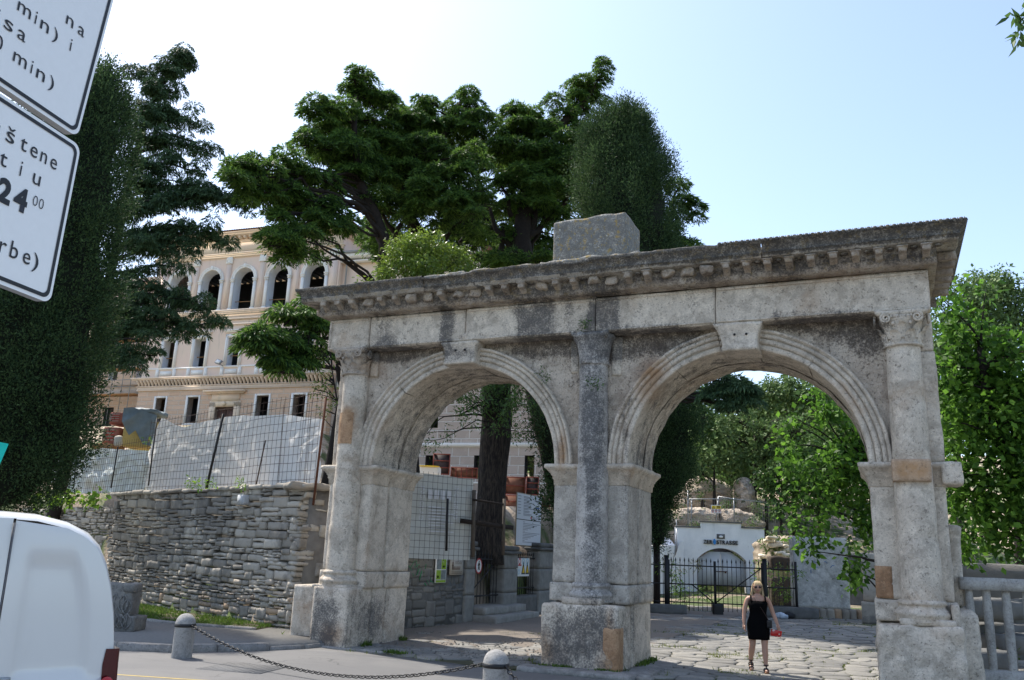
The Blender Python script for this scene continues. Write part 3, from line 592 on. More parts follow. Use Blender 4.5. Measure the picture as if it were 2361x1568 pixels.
# grass strip with its edging
Pg=[WZ(*p,.12)[:2] for p in ((255,1420),(310,1428),(420,1440),(520,1447),(590,1452))]
edg=MB()
for a,b_ in zip(Pg[:-1],Pg[1:]):
    ang=math.atan2(*(b_-a)[::-1]); Mx=Matrix.Translation((a[0],a[1],0))@Matrix.Rotation(ang,4,'Z'); edg.rbox(0,np.linalg.norm(b_-a)-.01,-.05,.06,.08,.17,.12,.02,.006,5,3,M=Mx)
tag(edg.build('grass_strip_edging',M['kerb'],smooth=True),kind='structure')
def inpoly(x,y,poly):
    c=np.zeros(len(x),bool); n=len(poly)
    for i in range(n):
        x0,y0=poly[i];x1,y1=poly[(i+1)%n]
        if y0==y1: continue
        c^=((y0>y)!=(y1>y))&(x<(x1-x0)*(y-y0)/(y1-y0)+x0)
    return c
def blades(mb,P,h=.10,w=.012,lean=.5,mi=0):
    n=len(P); a=RNG.random(n)*2*PI; hh=h*(.5+RNG.random(n)); s=np.column_stack([np.cos(a),np.sin(a),0*a]); l=np.column_stack([RNG.normal(0,lean,n),RNG.normal(0,lean,n),np.ones(n)]); l/=np.linalg.norm(l,axis=1)[:,None]
    ww=w*(.6+RNG.random(n)*.8); V=np.stack([P-s*ww[:,None],P+s*ww[:,None],P+l*hh[:,None]*.6+s*ww[:,None]*.6,P+l*hh[:,None]],1).reshape(-1,3); mb.add(V,np.arange(n*4).reshape(-1,4),mi)
gpoly=[tuple(p) for p in Pg]+[(-5.0,1.1),(-14,4.45),(-16,5)]
def scatter(poly,n):
    poly=np.array(poly); lo=poly.min(0);hi=poly.max(0); q=lo+(hi-lo)*RNG.random((n*4,2)); return q[inpoly(q[:,0],q[:,1],poly)][:n]
q=scatter(gpoly,9000); P=np.column_stack([q,np.full(len(q),.12)]); nz_=fbm(P*1.3,4); P=P[nz_>-.45]; mb=MB(); blades(mb,P,.075,.013); tag(mb.build('grass_strip',M['grass']),kind='stuff')
mb=MB(); mb.prism(gpoly,.10,.13,axis='z'); tag(mb.build('grass_strip_soil',simple('soil',(.10,.085,.05),1,0,.3,5,.5)),kind='structure')
# yellow road line and iron drain cover
mb=MB(); a=WZ(275,1558,.0);b2=WZ(420,1567,.0); 
d=(b2-a)/np.linalg.norm(b2-a); nrm=np.array([-d[1],d[0],0]); V=[]
for p in (a-d*3,a,b2,b2+d*6):
    for s in (-.03,.03): 
        k=p+nrm*s; V.append((k[0],k[1],float(height(k[0],k[1]))+.009))
mb.add(V,[[0,2,3,1],[2,4,5,3],[4,6,7,5]]); tag(mb.build('yellow_road_line',simple('yellow_line',(.42,.31,.09),.8,0,.15,9,.1)),kind='structure')
mb=MB(); c0=WZ(560,1541,0); 
Mx=Matrix.Translation((c0[0],c0[1],.0))@Matrix.Rotation(rad(10),4,'Z')
mb.box(-.55,.55,-.45,.45,.0,.008,M=Mx)
for i in range(12):
    for j in range(10): mb.box(-.52+.09*i,-.47+.09*i,-.42+.09*j,-.37+.09*j,.008,.0095,M=Mx)
tag(mb.build('drain_cover',simple('cast_iron_worn',(.12,.12,.12),.8,.0,.2,12,.3)),'worn square iron drain cover set flush in the asphalt street','drain cover')
# ---------------------------------------------------------------- Roman paving: irregular slabs
def voronoi(pts,poly,R):
    cells=[]; P=np.array(pts)
    for i,p in enumerate(P):
        d=np.hypot(*(P-p).T); nb=np.where((d>0)&(d<R))[0]; nb=nb[np.argsort(d[nb])][:16]
        c=[p+np.array([x,y])*R*.6 for x,y in ((-1,-1),(1,-1),(1,1),(-1,1))]
        for j in nb:
            mid=(p+P[j])/2; n=P[j]-p; L=np.linalg.norm(n); n=n/L; off=.017
            o=[];m_=len(c)
            for k in range(m_):
                a=c[k];b_=c[(k+1)%m_]; da=(a-mid)@n+off; db=(b_-mid)@n+off
                if da<=0:o.append(a)
                if da*db<0:o.append(a+(b_-a)*(da/(da-db)))
            c=o
            if len(c)<3:break
        cells.append(np.array(c) if len(c)>=3 else None)
    return cells
pp=[];y=-1.05
while y<21:
    x=-3.3+random.random()*.6; st=.24+.20*random.random()
    while x<9.2:
        w_=.30+.55*random.random(); pp.append((x+w_/2+random.uniform(-.06,.06),y+st/2+random.uniform(-.10,.10))); x+=w_
    y+=st
cells=voronoi(pp,None,1.5); mb=MB(); joints=[]; ns=0
for ci,c in enumerate(cells):
    if c is None: continue
    p=c.mean(0)
    if p[1]<-.75+.25*math.sin(p[0]*1.7) or p[0]<-2.95: continue
    if p[0]>1.9 and p[0]<3.55 and p[1]<1.7 and p[1]>-.5: continue
    # roughened outline
    out=[]
    for k in range(len(c)):
        a=c[k];b_=c[(k+1)%len(c)]; L=np.linalg.norm(b_-a); n=max(1,int(L/.16))
        for s in range(n): out.append(a+(b_-a)*s/n)
    out=np.array(out); out=out+np.stack([fbm(np.column_stack([out*3,out[:,:1]*0]),5,2),fbm(np.column_stack([out*3,out[:,:1]*0+7]),6,2)],1)*.022
    z0=float(height(p[0],p[1])); h=z0+.012+random.gauss(0,.005); tx,ty=random.gauss(0,.006),random.gauss(0,.006); m_=len(out)
    def rg(k,z): 
        q=p+(out-p)*k; return np.column_stack([q,z+(q[:,0]-p[0])*tx+(q[:,1]-p[1])*ty])
    V=np.concatenate([rg(1.0,h-.07),rg(1.0,h-.012),rg(.965,h),rg(.55,h+.004),[[p[0],p[1],h+.002]]]); V[:,2]+=fbm(V*2.5,9,3)*.009
    j=np.arange(m_);j2=(j+1)%m_; fs=[np.stack([j+r*m_,j2+r*m_,j2+(r+1)*m_,j+(r+1)*m_],1) for r in range(3)]+[np.stack([j+3*m_,j2+3*m_,np.full(m_,4*m_)],1)]
    mb.add(V,fs); joints.append(rg(1.02,h-.03)); ns+=1
bd=MB(); g1=np.linspace(-3.1,9.3,30); g2=np.linspace(-.85,21.4,60); gx,gy=np.meshgrid(g1,g2,indexing='ij'); bd.grid(np.stack([gx,gy,height(gx,gy)-.018],-1)[::-1]); tag(bd.build('paving_bed',simple('mossy_joint_earth',(.055,.055,.03),1,0,.5,5,.5)),kind='structure')
mt,nt_,b=newmat('paving_slab'); v=objv(nt_); ir=islandrand(nt_); n2=noi(nt_,v,3,6);n3=noi(nt_,v,28,5,.7)
c=mixc(nt_,ir,(.135,.132,.124),(.25,.238,.212)); c=mixc(nt_,mth(nt_,'MULTIPLY',ramp(nt_,n2,.45,.75),.5),c,(.11,.108,.10)); c=mixc(nt_,mth(nt_,'MULTIPLY',ramp(nt_,n3,.5,.7),.5),c,(.10,.095,.085)); nt_.links.new(c,b.inputs['Base Color']); b.inputs['Roughness'].default_value=.8; bump(nt_,b,mth(nt_,'ADD',n2,mth(nt_,'MULTIPLY',n3,.5)),.5,.03); M['slab']=mt
tag(mb.build('stone_paving',M['slab'],smooth=True),kind='structure')
J=np.concatenate(joints); sel=fbm(J*.55,31,3)+RNG.random(len(J))*.5; J=J[(sel>.35)&(J[:,0]>2.2)]; nJ=len(J); J=np.repeat(J,4,0)+RNG.normal(0,.018,(nJ*4,3))*np.array([1,1,0]); mb=MB(); blades(mb,J,.045,.006,.6); 
J2=np.concatenate(joints); s2=fbm(J2*.8,77,3); J2=J2[(s2>.55)]; J2=np.repeat(J2,9,0)+RNG.normal(0,.07,(len(J2)*9,3))*np.array([1,1,0]); blades(mb,J2,.07,.008,.6)
tag(mb.build('weeds_between_slabs',leafmat('weed_blades',(.07,.10,.02),(.22,.25,.07),.3,None,.7,.1)),kind='stuff')
# kerb slab under the middle pier and gravelly earth in front of the left arch
mb=MB(); mb.rbox(1.75,3.75,-.95,-.45,-.08,.055,.07,.03,.02,3,41); mb.rbox(3.42,3.95,-.6,2.0,-.08,.05,.07,.03,.02,3,42); mb.rbox(-2.6,-1.0,-.62,-.5,-.08,.03,.07,.03,.02,3,43,o=4); tag(mb.build('footing_slab',M['kerb'],smooth=True),kind='structure')
mt,nt_,b=newmat('gravel'); v=objv(nt_); n3=noi(nt_,v,60,4,.8);n2=noi(nt_,v,2.2,5); c=mixc(nt_,n3,(.10,.085,.07),(.28,.25,.215)); c=mixc(nt_,mth(nt_,'MULTIPLY',n2,.5),c,(.22,.17,.13)); nt_.links.new(c,b.inputs['Base Color']); b.inputs['Roughness'].default_value=1; bump(nt_,b,n3,1,.02); M['gravel']=mt
g1=np.linspace(-3.2,2.6,70); g2=np.linspace(-.3,21,150); gx,gy=np.meshgrid(g1,g2,indexing='ij'); PZ=np.stack([gx*.9,gy*.9,0*gx],-1).reshape(-1,3); bumpz=fbm(PZ,51,4).reshape(gx.shape)
gz=height(gx,gy)+.016+bumpz*.030+.03*sm(-gx,-1.2,1.5)*sm(gy,1,3)-.05*(1-sm(gy,-.2,1.2)); mb=MB(); mb.grid(np.stack([gx,gy,gz],-1)[::-1]); tag(mb.build('gravel_path',M['gravel'],smooth=True),kind='structure')
g=MB()
for k in range(1500):
    x=random.uniform(-2.9,2.0);y=random.uniform(-.3,9); r=random.uniform(.008,.028); g.sphere((x,y,float(height(x,y))+.03),(r,r*random.uniform(.6,1.2),r*.7),4)
tag(g.build('gravel_stones',M['slab']),kind='stuff')
# moss and weeds along the foot of the piers
mb=MB(); 
def line_tufts(mb,a,b_,n,sp,h,z=0.02):
    t=RNG.random(n); P=np.array(a)+(np.array(b_)-np.array(a))*t[:,None]; P=np.column_stack([P,np.full(n,z)]); P[:,:2]+=RNG.normal(0,sp,(n,2)); k=fbm(P*2.2,91,2)>.0; blades(mb,P[k],h,.012,.5)
line_tufts(mb,(-1.95,-.4),(-1.93,1.7),900,.05,.10); line_tufts(mb,(3.5,-.3),(3.5,1.7),500,.04,.07,.05); line_tufts(mb,(2.0,-.58),(3.4,-.58),300,.03,.04,.055); line_tufts(mb,(-3.8,-.05),(-2.9,-.05),200,.04,.10,.12); line_tufts(mb,(-1.5,-.5),(-.5,-.7),500,.06,.06,.03); line_tufts(mb,(-4.4,.75),(-9,2.5),500,.05,.08,.12)
tag(mb.build('weeds_at_pier_feet',M['grass']),kind='stuff')
# ================================================================== DRYSTONE WALL
def coursed(mb,A,D,L,z0,z1,thick,N,hmin,hmax,wmin,wmax,sd,rag=0,amp=.018,jag=.05):
    "stones in rough courses; A start, D direction, N outward normal"
    A=np.array(A,float);D=np.array(D,float);N=np.array(N,float); z=z0; rs=random.Random(sd); k=0
    while z<z1-.02:
        h=(rs.uniform(hmin,hmax) if rs.random()>.25 else rs.uniform(hmax,hmax*1.35))*(1.2 if z<z0+.3 else 1); h=min(h,z1-z); s=-rs.random()*.1; 
        while s<L:
            w_=rs.uniform(wmin,wmax)*(1+.5*(h>hmax*.75)); w_=min(w_,L-s+.02+rs.random()*rag)
            if w_<.05: break
            sp=rs.uniform(.35,.65); hh=[(0,h)] if not(h>.115 and rs.random()<.5) else [(0,h*sp),(h*sp,h)]
            for ha,hb in hh:
                out=rs.uniform(-jag,jag*.4); a=A+D*s
                Mx=Matrix(((D[0],-N[0],0,a[0]),(D[1],-N[1],0,a[1]),(0,0,1,0),(0,0,0,1)))@Matrix.Rotation(rs.gauss(0,.02),4,'Y')
                zz=z+rs.gauss(0,.008)+.03*math.sin(s*1.1+z*1.7)+.015*math.sin(s*3.1+z*5); mb.rbox(.009,w_-.009,-out-.0,thick,zz+ha+.007,zz+hb-.007,.07,.018,amp,6,k,M=Mx,o=3); k+=1
            s+=w_
        z+=h
def drymat(name,a=(.25,.225,.19),b_=(.48,.44,.375),w=(.38,.25,.15)):
    mt,nt_,b=newmat(name); v=objv(nt_); ir=islandrand(nt_); n1=noi(nt_,v,.5,4); n2=noi(nt_,v,6,6,.65);n3=noi(nt_,v,30,5,.7)
    pz=nd(nt_,'ShaderNodeSeparateXYZ',{'Vector':v}).outputs[2]
    c=mixc(nt_,ir,a,b_); c=mixc(nt_,mth(nt_,'MULTIPLY',mth(nt_,'MULTIPLY',ramp(nt_,ir,.6,.9),ramp(nt_,pz,1.4,.1)),.9),c,w); d=mth(nt_,'ADD',mth(nt_,'MULTIPLY',ramp(nt_,n1,.4,.62),.5),mth(nt_,'MULTIPLY',mth(nt_,'SUBTRACT',n2,.5),1.1)); d=ramp(nt_,d,.05,.5); c=mixc(nt_,mth(nt_,'MULTIPLY',d,.62),c,(.13,.125,.118)); c=mixc(nt_,mth(nt_,'MULTIPLY',ramp(nt_,n3,.58,.72),.5),c,(.09,.085,.08)); nt_.links.new(c,b.inputs['Base Color']); b.inputs['Roughness'].default_value=.95; b.inputs['Specular IOR Level'].default_value=.15; bump(nt_,b,mth(nt_,'ADD',n2,mth(nt_,'MULTIPLY',n3,.6)),.7,.03); return mt
M['dry']=drymat('drystone'); M['core']=simple('wall_core_mortar',(.17,.155,.135),1,0,.3,6,.7)
WL=float(np.linalg.norm(WB-WA)); WN=np.array([WD[1],-WD[0]]); 
if WN[1]>0: WN=-WN
wr=empty('drystone_wall',(WA[0]-.0,WA[1],0.1),'grey drystone retaining wall of rough courses beside the left pier of the gate','wall')
mb=MB(); coursed(mb,WA,WD,WL,.02,3.18,.34,WN,.05,.19,.10,.52,5,0,.016,.03); 
# ragged return towards the gate
RD=np.array([.62,.78]); RD/=np.linalg.norm(RD); RN=np.array([RD[1],-RD[0]]); coursed(mb,WA+RD*.02,RD,.95,.02,3.12,.4,RN,.12,.24,.22,.5,9,.16,.03,.16)
mb.build('stone_face',M['dry'],wr,True)
mb=MB(); k=0; s=-.2
while s<WL:
    w_=random.uniform(.3,.9); a=WA+WD*s; Mx=Matrix(((WD[0],-WN[0],0,a[0]),(WD[1],-WN[1],0,a[1]),(0,0,1,0),(0,0,0,1))); mb.rbox(0,w_-.01,-.05,.55,3.17,3.26+random.uniform(-.02,.05),.09,.025,.018,5,k,M=Mx); s+=w_; k+=1
a=WA; Mx=Matrix(((RD[0],-RN[0],0,a[0]),(RD[1],-RN[1],0,a[1]),(0,0,1,0),(0,0,0,1))); mb.rbox(-.3,.75,-.12,.6,3.12,3.28,.08,.06,.03,5,99,M=Mx)
mb.build('coping',M['dry'],wr,True)
mb=MB(); V=[]
for p,zt in ((WA-WN*.22+WD*-.1,3.15),(WB-WN*.22,3.15),(WB-WN*.8,3.15),(WA+RD*.8-WN*.5,3.15),(WA+RD*.75+WN*.0,3.1)): V.append(p)
mb.prism([tuple(p) for p in V],0.0,3.16,axis='z'); mb.build('wall_core',M['core'],wr)
p=WP(567,1153,WA,WB); mb=MB(); t=Matrix(((WD[0],-WN[0],0,p[0]),(WD[1],-WN[1],0,p[1]),(0,0,1,p[2]),(0,0,0,1)))
mb.rbox(-.14,.14,-.16,.05,-.12,.12,.1,.01,0,1,M=t); mb.box(-.12,.12,-.165,-.159,-.10,.10,M=t); tag(mb.build('junction_box',simple('pale_grey_box',(.42,.43,.44),.6)),'small pale grey junction box high on the drystone wall','junction box')
# lower far wall with ivy on the left
LA=WB+np.array([0,.3]); LB=LA+np.array([-8.5,3.0]); LDv=(LB-LA)/np.linalg.norm(LB-LA); LN=np.array([LDv[1],-LDv[0]]); LN=LN if LN[1]<0 else -LN
mb=MB(); coursed(mb,LA,LDv,8.8,.1,2.86,.5,LN,.14,.26,.22,.55,17,0,.02,.03); mb.prism([tuple(LA-LN*.2),tuple(LB-LN*.2),tuple(LB-LN*.6),tuple(LA-LN*.6)],0,2.8,axis='z')
tag(mb.build('low_stone_wall',M['dry'],smooth=True),'lower shaded stone wall topped with bright ivy, far left behind the van','wall')
# ================================================================== VILLA
def plaster(name,c1,c2,stain_shade=(.30,.27,.23),amt=.35,sc=1.):
    mt,nt_,b=newmat(name); v=objv(nt_); n1=noi(nt_,v,.5*sc,6,.6,.6);n2=noi(nt_,v,5,6); s=noi(nt_,mapv(nt_,v,(2,2,.3)),1.2,6)
    c=mixc(nt_,ramp(nt_,n1,.35,.65),c1,c2); c=mixc(nt_,mth(nt_,'MULTIPLY',ramp(nt_,s,.52,.8),amt),c,stain_shade); c=mixc(nt_,mth(nt_,'MULTIPLY',ramp(nt_,n2,.6,.8),amt*.6),c,stain_shade); nt_.links.new(c,b.inputs['Base Color']); b.inputs['Roughness'].default_value=.9; bump(nt_,b,n2,.2,.02); return mt
M['pl_peach']=plaster('peach_plaster',(.78,.62,.49),(.80,.61,.50)); M['pl_yel']=plaster('ochre_plaster',(.80,.64,.46),(.78,.60,.45)); M['pl_trim']=plaster('pale_trim',(.82,.77,.70),(.86,.83,.78),(.38,.34,.3),.45); M['pl_band']=plaster('cornice_plaster',(.76,.61,.48),(.66,.54,.43),(.33,.30,.28),.55)
M['reveal']=plaster('fresh_white_reveal',(.80,.80,.80),(.72,.72,.73),(.4,.38,.36),.2); M['dark_in']=simple('dark_interior',(.075,.075,.08),.9,0,.3,2,.1); M['brickin']=simple('bare_brick_reveal',(.33,.27,.23),.9,0,.3,5,.5)
def rustic(name,c1,c2,bw,bh,mort):
    mt,nt_,b=newmat(name); v=objv(nt_); mp=nd(nt_,'ShaderNodeMapping',{'Vector':v}); mp.inputs['Rotation'].default_value=(rad(90),0,0)
    br=nd(nt_,'ShaderNodeTexBrick',{'Vector':mp.outputs[0],'Scale':1.0,'Mortar Size':.038,'Mortar Smooth':.4,'Brick Width':bw,'Row Height':bh}); br.inputs['Color1'].default_value=(*c1,1); br.inputs['Color2'].default_value=(*c2,1); br.inputs['Mortar'].default_value=(*mort,1)
    n2=noi(nt_,v,9,6); n1=noi(nt_,v,.8,5); c=mixc(nt_,mth(nt_,'MULTIPLY',n2,.35),br.outputs[0],tuple(x*.6 for x in c1)); c=mixc(nt_,mth(nt_,'MULTIPLY',ramp(nt_,n1,.5,.7),.3),c,mort); nt_.links.new(c,b.inputs['Base Color']); b.inputs['Roughness'].default_value=.95
    bump(nt_,b,mth(nt_,'ADD',mth(nt_,'MULTIPLY',br.outputs['Fac'],-1.0),mth(nt_,'MULTIPLY',n2,.25)),.9,.05); return mt
M['rustic']=rustic('rusticated_plaster',(.66,.45,.31),(.74,.52,.37),.95,.33,(.74,.61,.49)); M['rustic2']=rustic('rusticated_base',(.48,.39,.33),(.56,.46,.40),1.1,.55,(.78,.73,.67))
M['tile']=simple('roof_tile',(.20,.11,.08),.9,0,.3,3,.4)
VILLA=empty('villa',(VP0[0],VP0[1],0),'large peach plastered villa under renovation with an arched loggia and empty window openings','villa',rz=VA,local=True)
V2M=Matrix.Translation((VP0[0],VP0[1],0))@Matrix.Rotation(VA,4,'Z')
def vw(px,py,off=0):
    "villa coordinates (u,z) of a sight line on the facade plane moved `off` towards us"
    P0=VP0-VN*off; p=WP(px,py,P0,P0+VU); return ((p[:2]-VP0)@VU,p[2])
def wallop(mb,u0,u1,z0,z1,y,ops,depth=.55,mi=0,rmi=1,seg=1.5):
    "front wall plane at y with openings (ua,ub,za,zb,arch)"
    ops=sorted(ops); u=u0
    def quad(a,b_,c,d): 
        if b_>a+1e-6 and d>c+1e-6: mb.add([(a,y,c),(b_,y,c),(b_,y,d),(a,y,d)],[0,1,2,3],mi)
    for ua,ub,za,zb,arch in ops:
        quad(u,ua,z0,z1); quad(ua,ub,z0,za)
        if not arch:
            quad(ua,ub,zb,z1); prof=[(ua,za),(ub,za),(ub,zb),(ua,zb)]
        else:
            r=(ub-ua)/2; zs=zb-r; uc=(ua+ub)/2; n=14; arc=[(uc+r*math.cos(PI*i/n),zs+r*math.sin(PI*i/n)) for i in range(n+1)]
            for (a,c),(b_,d) in zip(arc[:-1],arc[1:]): mb.add([(b_,y,d),(a,y,c),(a,y,z1),(b_,y,z1)],[0,1,2,3],mi)
            prof=[(ua,za),(ub,za)]+arc
        m_=len(prof); V=[(a,y,b_) for a,b_ in prof]+[(a,y+depth,b_) for a,b_ in prof]; j=np.arange(m_); mb.add(V,np.stack([j,(j+1)%m_,(j+1)%m_+m_,j+m_],1),rmi)
        u=ub
    quad(u,u1,z0,z1)
U0,U1=-10.35,5.4; BAY=[-8.05,-5.25,-2.42,.45,3.4]
# ground floor
mb=MB(); gw=[(-8.65,-7.8),(-5.9,-4.98),(-.2,.78),(2.7,3.67)]
wallop(mb,U0,U1,4,12.3,0,[(a,b_,9.95,11.77,False) for a,b_ in gw]+[(-3.5,-1.95,9.6,11.03,False)])
mb.add([(U0,0,4),(U0,12,4),(U0,12,12.3),(U0,0,12.3)],[3,2,1,0]); mb.add([(U1,0,4),(U1,12,4),(U1,12,12.3),(U1,0,12.3)],[0,1,2,3]); mb.build('ground_storey_wall',[M['rustic'],M['brickin']],VILLA)
for a,b_ in gw:
    m_=MB(); 
    for x0,x1,za,zb in((a-.16,a,9.9,11.9),(b_,b_+.12,9.9,11.9),(a,b_,11.77,11.9),(a-.2,b_+.2,9.78,9.9)): m_.box(x0,x1,-.05,.12,za,zb)
    m_.build('window_surround',M['pl_trim'],VILLA)
D=empty_=MB(); D.box(-4.0,-3.5,-.07,.1,9.6,11.35);D.box(-1.95,-1.45,-.07,.1,9.6,11.35);D.box(-4.0,-1.45,-.07,.1,11.05,11.45);D.box(-3.85,-1.6,-.10,.05,11.45,11.95);D.box(-4.2,-1.25,-.26,.05,11.95,12.05);D.box(-4.4,-1.1,-.42,.05,12.05,12.18);D.sphere((-2.75,-.14,11.25),(.16,.1,.17),10,noise=.03,fr=9)
dd=D.build('doorway',M['pl_yel'],VILLA); m_=MB(); m_.box(-3.5,-2.76,.25,.32,9.6,11.03);m_.box(-2.72,-1.95,.25,.32,9.6,11.03); m_.box(-3.5,-1.95,.2,.3,10.9,11.03)
for x in(-3.35,-2.58): m_.box(x,x+.48,.235,.25,10.2,10.8)
m_.build('door_leaf',simple('old_brown_door',(.12,.065,.05),.6,0,.3,6,.2),dd)
# bracket cornice between storeys
mb=MB(); 
for z0,z1,o in((12.3,12.36,.12),(12.36,12.58,.08),(12.58,12.64,.14),(13.05,13.12,.40),(13.12,13.22,.46)): mb.box(U0-o,U1+o,-o,.1,z0,z1)
mb.build('string_cornice',M['pl_band'],VILLA)
mb=MB(); x=U0-.02
while x<U1: 
    mb.prism([(-.02,12.66),(-.08,12.66),(-.14,12.75),(-.22,12.85),(-.34,12.95),(-.36,13.04),(-.02,13.04)],0,.14,M=Matrix(((0,1,0,x),(1,0,0,0),(0,0,1,0),(0,0,0,1)))); x+=.30
mb.build('brackets',M['pl_band'],VILLA)
# parapet zone & middle storey
mb=MB(); mo=[(c-.52,c+.42) for c in (-8.1,-5.4,-2.55,.3,3.15)]
wallop(mb,U0+.05,U1-.05,12.9,17.3,.02,[(a,b_,13.97,16.02,False) for a,b_ in mo],.6)
mb.add([(U1-.05,.02,12.9),(U1-.05,12,12.9),(U1-.05,12,17.3),(U1-.05,.02,17.3)],[0,1,2,3]); mb.add([(U0+.05,.02,12.9),(U0+.05,12,12.9),(U0+.05,12,17.3),(U0+.05,.02,17.3)],[3,2,1,0]); mb.build('middle_storey_wall',[M['pl_peach'],M['reveal']],VILLA)
mb=MB(); mb.box(U0,U1,-.05,.1,13.86,13.97); 
for a,b_ in mo:
    c=(a+b_)/2
    mb.box(c-.88,c-.62,-.06,.1,13.22,13.86);mb.box(c+.6,c+.86,-.06,.1,13.22,13.86); mb.box(c-.5,c+.48,-.035,.1,13.4,13.72)
mb.build('parapet',M['pl_trim'],VILLA)
for a,b_ in mo:
    m_=MB(); 
    for x0,x1,za,zb,o in((a-.26,a-.02,13.97,16.25,.06),(b_+.02,b_+.26,13.97,16.25,.06),(a-.26,b_+.26,16.02,16.28,.06),(a-.2,a-.1,13.97,16.2,.09),(b_+.1,b_+.2,13.97,16.2,.09),(a-.2,b_+.2,16.1,16.18,.09),(a-.42,b_+.42,16.48,16.56,.22),(a-.35,b_+.35,16.40,16.48,.14)): m_.box(x0,x1,-o,.05,za,zb)
    o=m_.build('window_surround',M['pl_trim'],VILLA); r_=MB(); r_.box(a,b_,.35,.39,14.75,14.80); r_.build('safety_batten',M['wood'],o)
# belt between the middle storey and the loggia
mb=MB()
for z0,z1,o in((16.95,17.05,.08),(17.35,17.45,.12),(17.45,17.7,.05),(17.7,17.8,.22),(17.8,17.9,.30),(17.9,18.02,.34)): mb.box(U0-o,U1+o,-o,.15,z0,z1)
mb.build('belt_cornice',M['pl_band'],VILLA)
# loggia
mb=MB(); lo=[(c-.83,c+.83,18.02,21.22,True) for c in BAY]; wallop(mb,U0+.1,U1-.1,17.3,22.1,.05,lo,.75)
mb.add([(U1-.1,.05,17.3),(U1-.1,11.9,17.3),(U1-.1,11.9,23.3),(U1-.1,.05,23.3)],[0,1,2,3]); mb.add([(U0+.1,.05,17.3),(U0+.1,11.9,17.3),(U0+.1,11.9,23.3),(U0+.1,.05,23.3)],[3,2,1,0]); mb.build('loggia_wall',[M['pl_peach'],M['reveal']],VILLA)
for c in BAY:
    m_=MB(); n=18; R0=.83;zs=21.22-R0
    pr=[(0,-.02),(.0,-.10),(.09,-.12),(.10,-.09),(.16,-.09),(.17,-.13),(.24,-.13),(.24,.03)]
    m_.grid(np.array([[(c+(R0+r)*math.cos(PI*i/n),y+.05,zs+(R0+r)*math.sin(PI*i/n)) for r,y in pr] for i in range(n+1)]))
    for s in(-1,1):
        a,b_=sorted((c+s*.83,c+s*1.06)); m_.box(a,b_,-.05,.06,18.02,20.2); m_.box(a-.04,b_+.04,-.09,.06,20.2,20.28); m_.box(a-.02,b_+.02,-.07,.06,20.28,20.34); m_.box(a-.06,b_+.06,-.12,.06,20.34,20.42); m_.box(a-.05,b_+.05,-.09,.06,18.02,18.18)
    m_.rbox(c-.1,c+.1,-.14,.03,21.2,21.52,.06,.02,.01,9,3); o=m_.build('arch_surround',M['pl_trim'],VILLA)
    r_=MB(); r_.tube([(c-.83,.4,18.75+.1*random.random()),(c+.83,.4,18.75+.1*random.random())],.03,6); r_.build('safety_rail',M['wood'],o)
for c in (-9.5,-6.65,-3.83,-.98,1.92,4.85):
    m_=MB(); wd=.22 if abs(c)<9 and c<4.5 else .32
    m_.box(c-wd,c+wd,-.03,.06,18.02,22.1); m_.box(c-wd+.08,c+wd-.08,-.045,-.02,18.5,21.3); m_.build('pilaster',M['pl_peach'],VILLA)
for c in (-9.5,-6.65,-3.83,-.98,1.92,4.85):
    wd=.26 if abs(c)<9 and c<4.5 else .38
    m_=MB(); m_.rbox(c-wd,c+wd,-.10,.05,21.6,22.1,.05,.03,.05,9,int(c*7)&63,o=4); m_.build('pilaster_capital',M['pl_trim'],VILLA,True)
mb=MB()
for z0,z1,o in((22.1,22.2,.06),(22.2,22.32,.10),(22.32,22.42,.16)): mb.box(U0-o,U1+o,-o,.15,z0,z1)
mb.box(U0,U1,.0,.1,22.42,23.2)
for z0,z1,o in((23.2,23.28,.10),(23.28,23.36,.16),(23.6,23.70,.62),(23.70,23.84,.72)): mb.box(U0-o,U1+o,-o,11.9+o,z0,z1)
x=U0-.1
while x<U1+.1: mb.box(x,x+.17,-.52,.05,23.38,23.6); x+=.44
y=.0
while y<11: mb.box(U1-.05,U1+.5,y,y+.17,23.38,23.6); y+=.44
mb.box(U0-.05,U1+.05,-.05,11.9,23.3,23.62); mb.build('main_cornice',M['pl_yel'],VILLA)
mb=MB(); e=.8; zr=23.86; ap=25.6; Vr=[(U0-e,-e,zr),(U1+e,-e,zr),(U1+e,12+e,zr),(U0-e,12+e,zr),(U0+5,6,ap),(U1-5,6,ap)]
mb.add(Vr,[np.array([[0,1,5,4],[2,3,4,5]]),np.array([[1,2,5],[3,0,4]])]); 
for k in range(85): x=U0-e+k*.205; mb.tube([(x,-e-.04,zr+.01),(x+.0,-e+.9,zr+.28)],.07,5)
for k in range(65): y=-e+k*.205; mb.tube([(U1+e+.04,y,zr+.01),(U1+e-.9,y,zr+.28)],.07,5)
mb.build('roof',M['tile'],VILLA)
# floors, ceilings and dark rooms behind the openings
mb=MB(); mb.box(U0+.3,U1-.3,.6,11.5,9.4,9.5);mb.box(U0+.3,U1-.3,.6,11.5,12.4,12.9);mb.box(U0+.3,U1-.3,.8,11.5,17.2,17.9); mb.box(U0+.3,U1-.3,5.5,5.7,9.5,22); mb.box(U0+.3,U1-.3,.8,5.5,22.3,22.4)
for c in(-6.6,-3.8,-1,1.9): mb.box(c-.1,c+.1,.62,5.5,12.9,17.2); mb.box(c-.1,c+.1,.6,5.5,9.5,12.4)
x=U0+.6
while x<U1-.4: mb.box(x,x+.14,.85,5.5,21.95,22.3); x+=.55
mb.build('interior',M['dark_in'],VILLA)
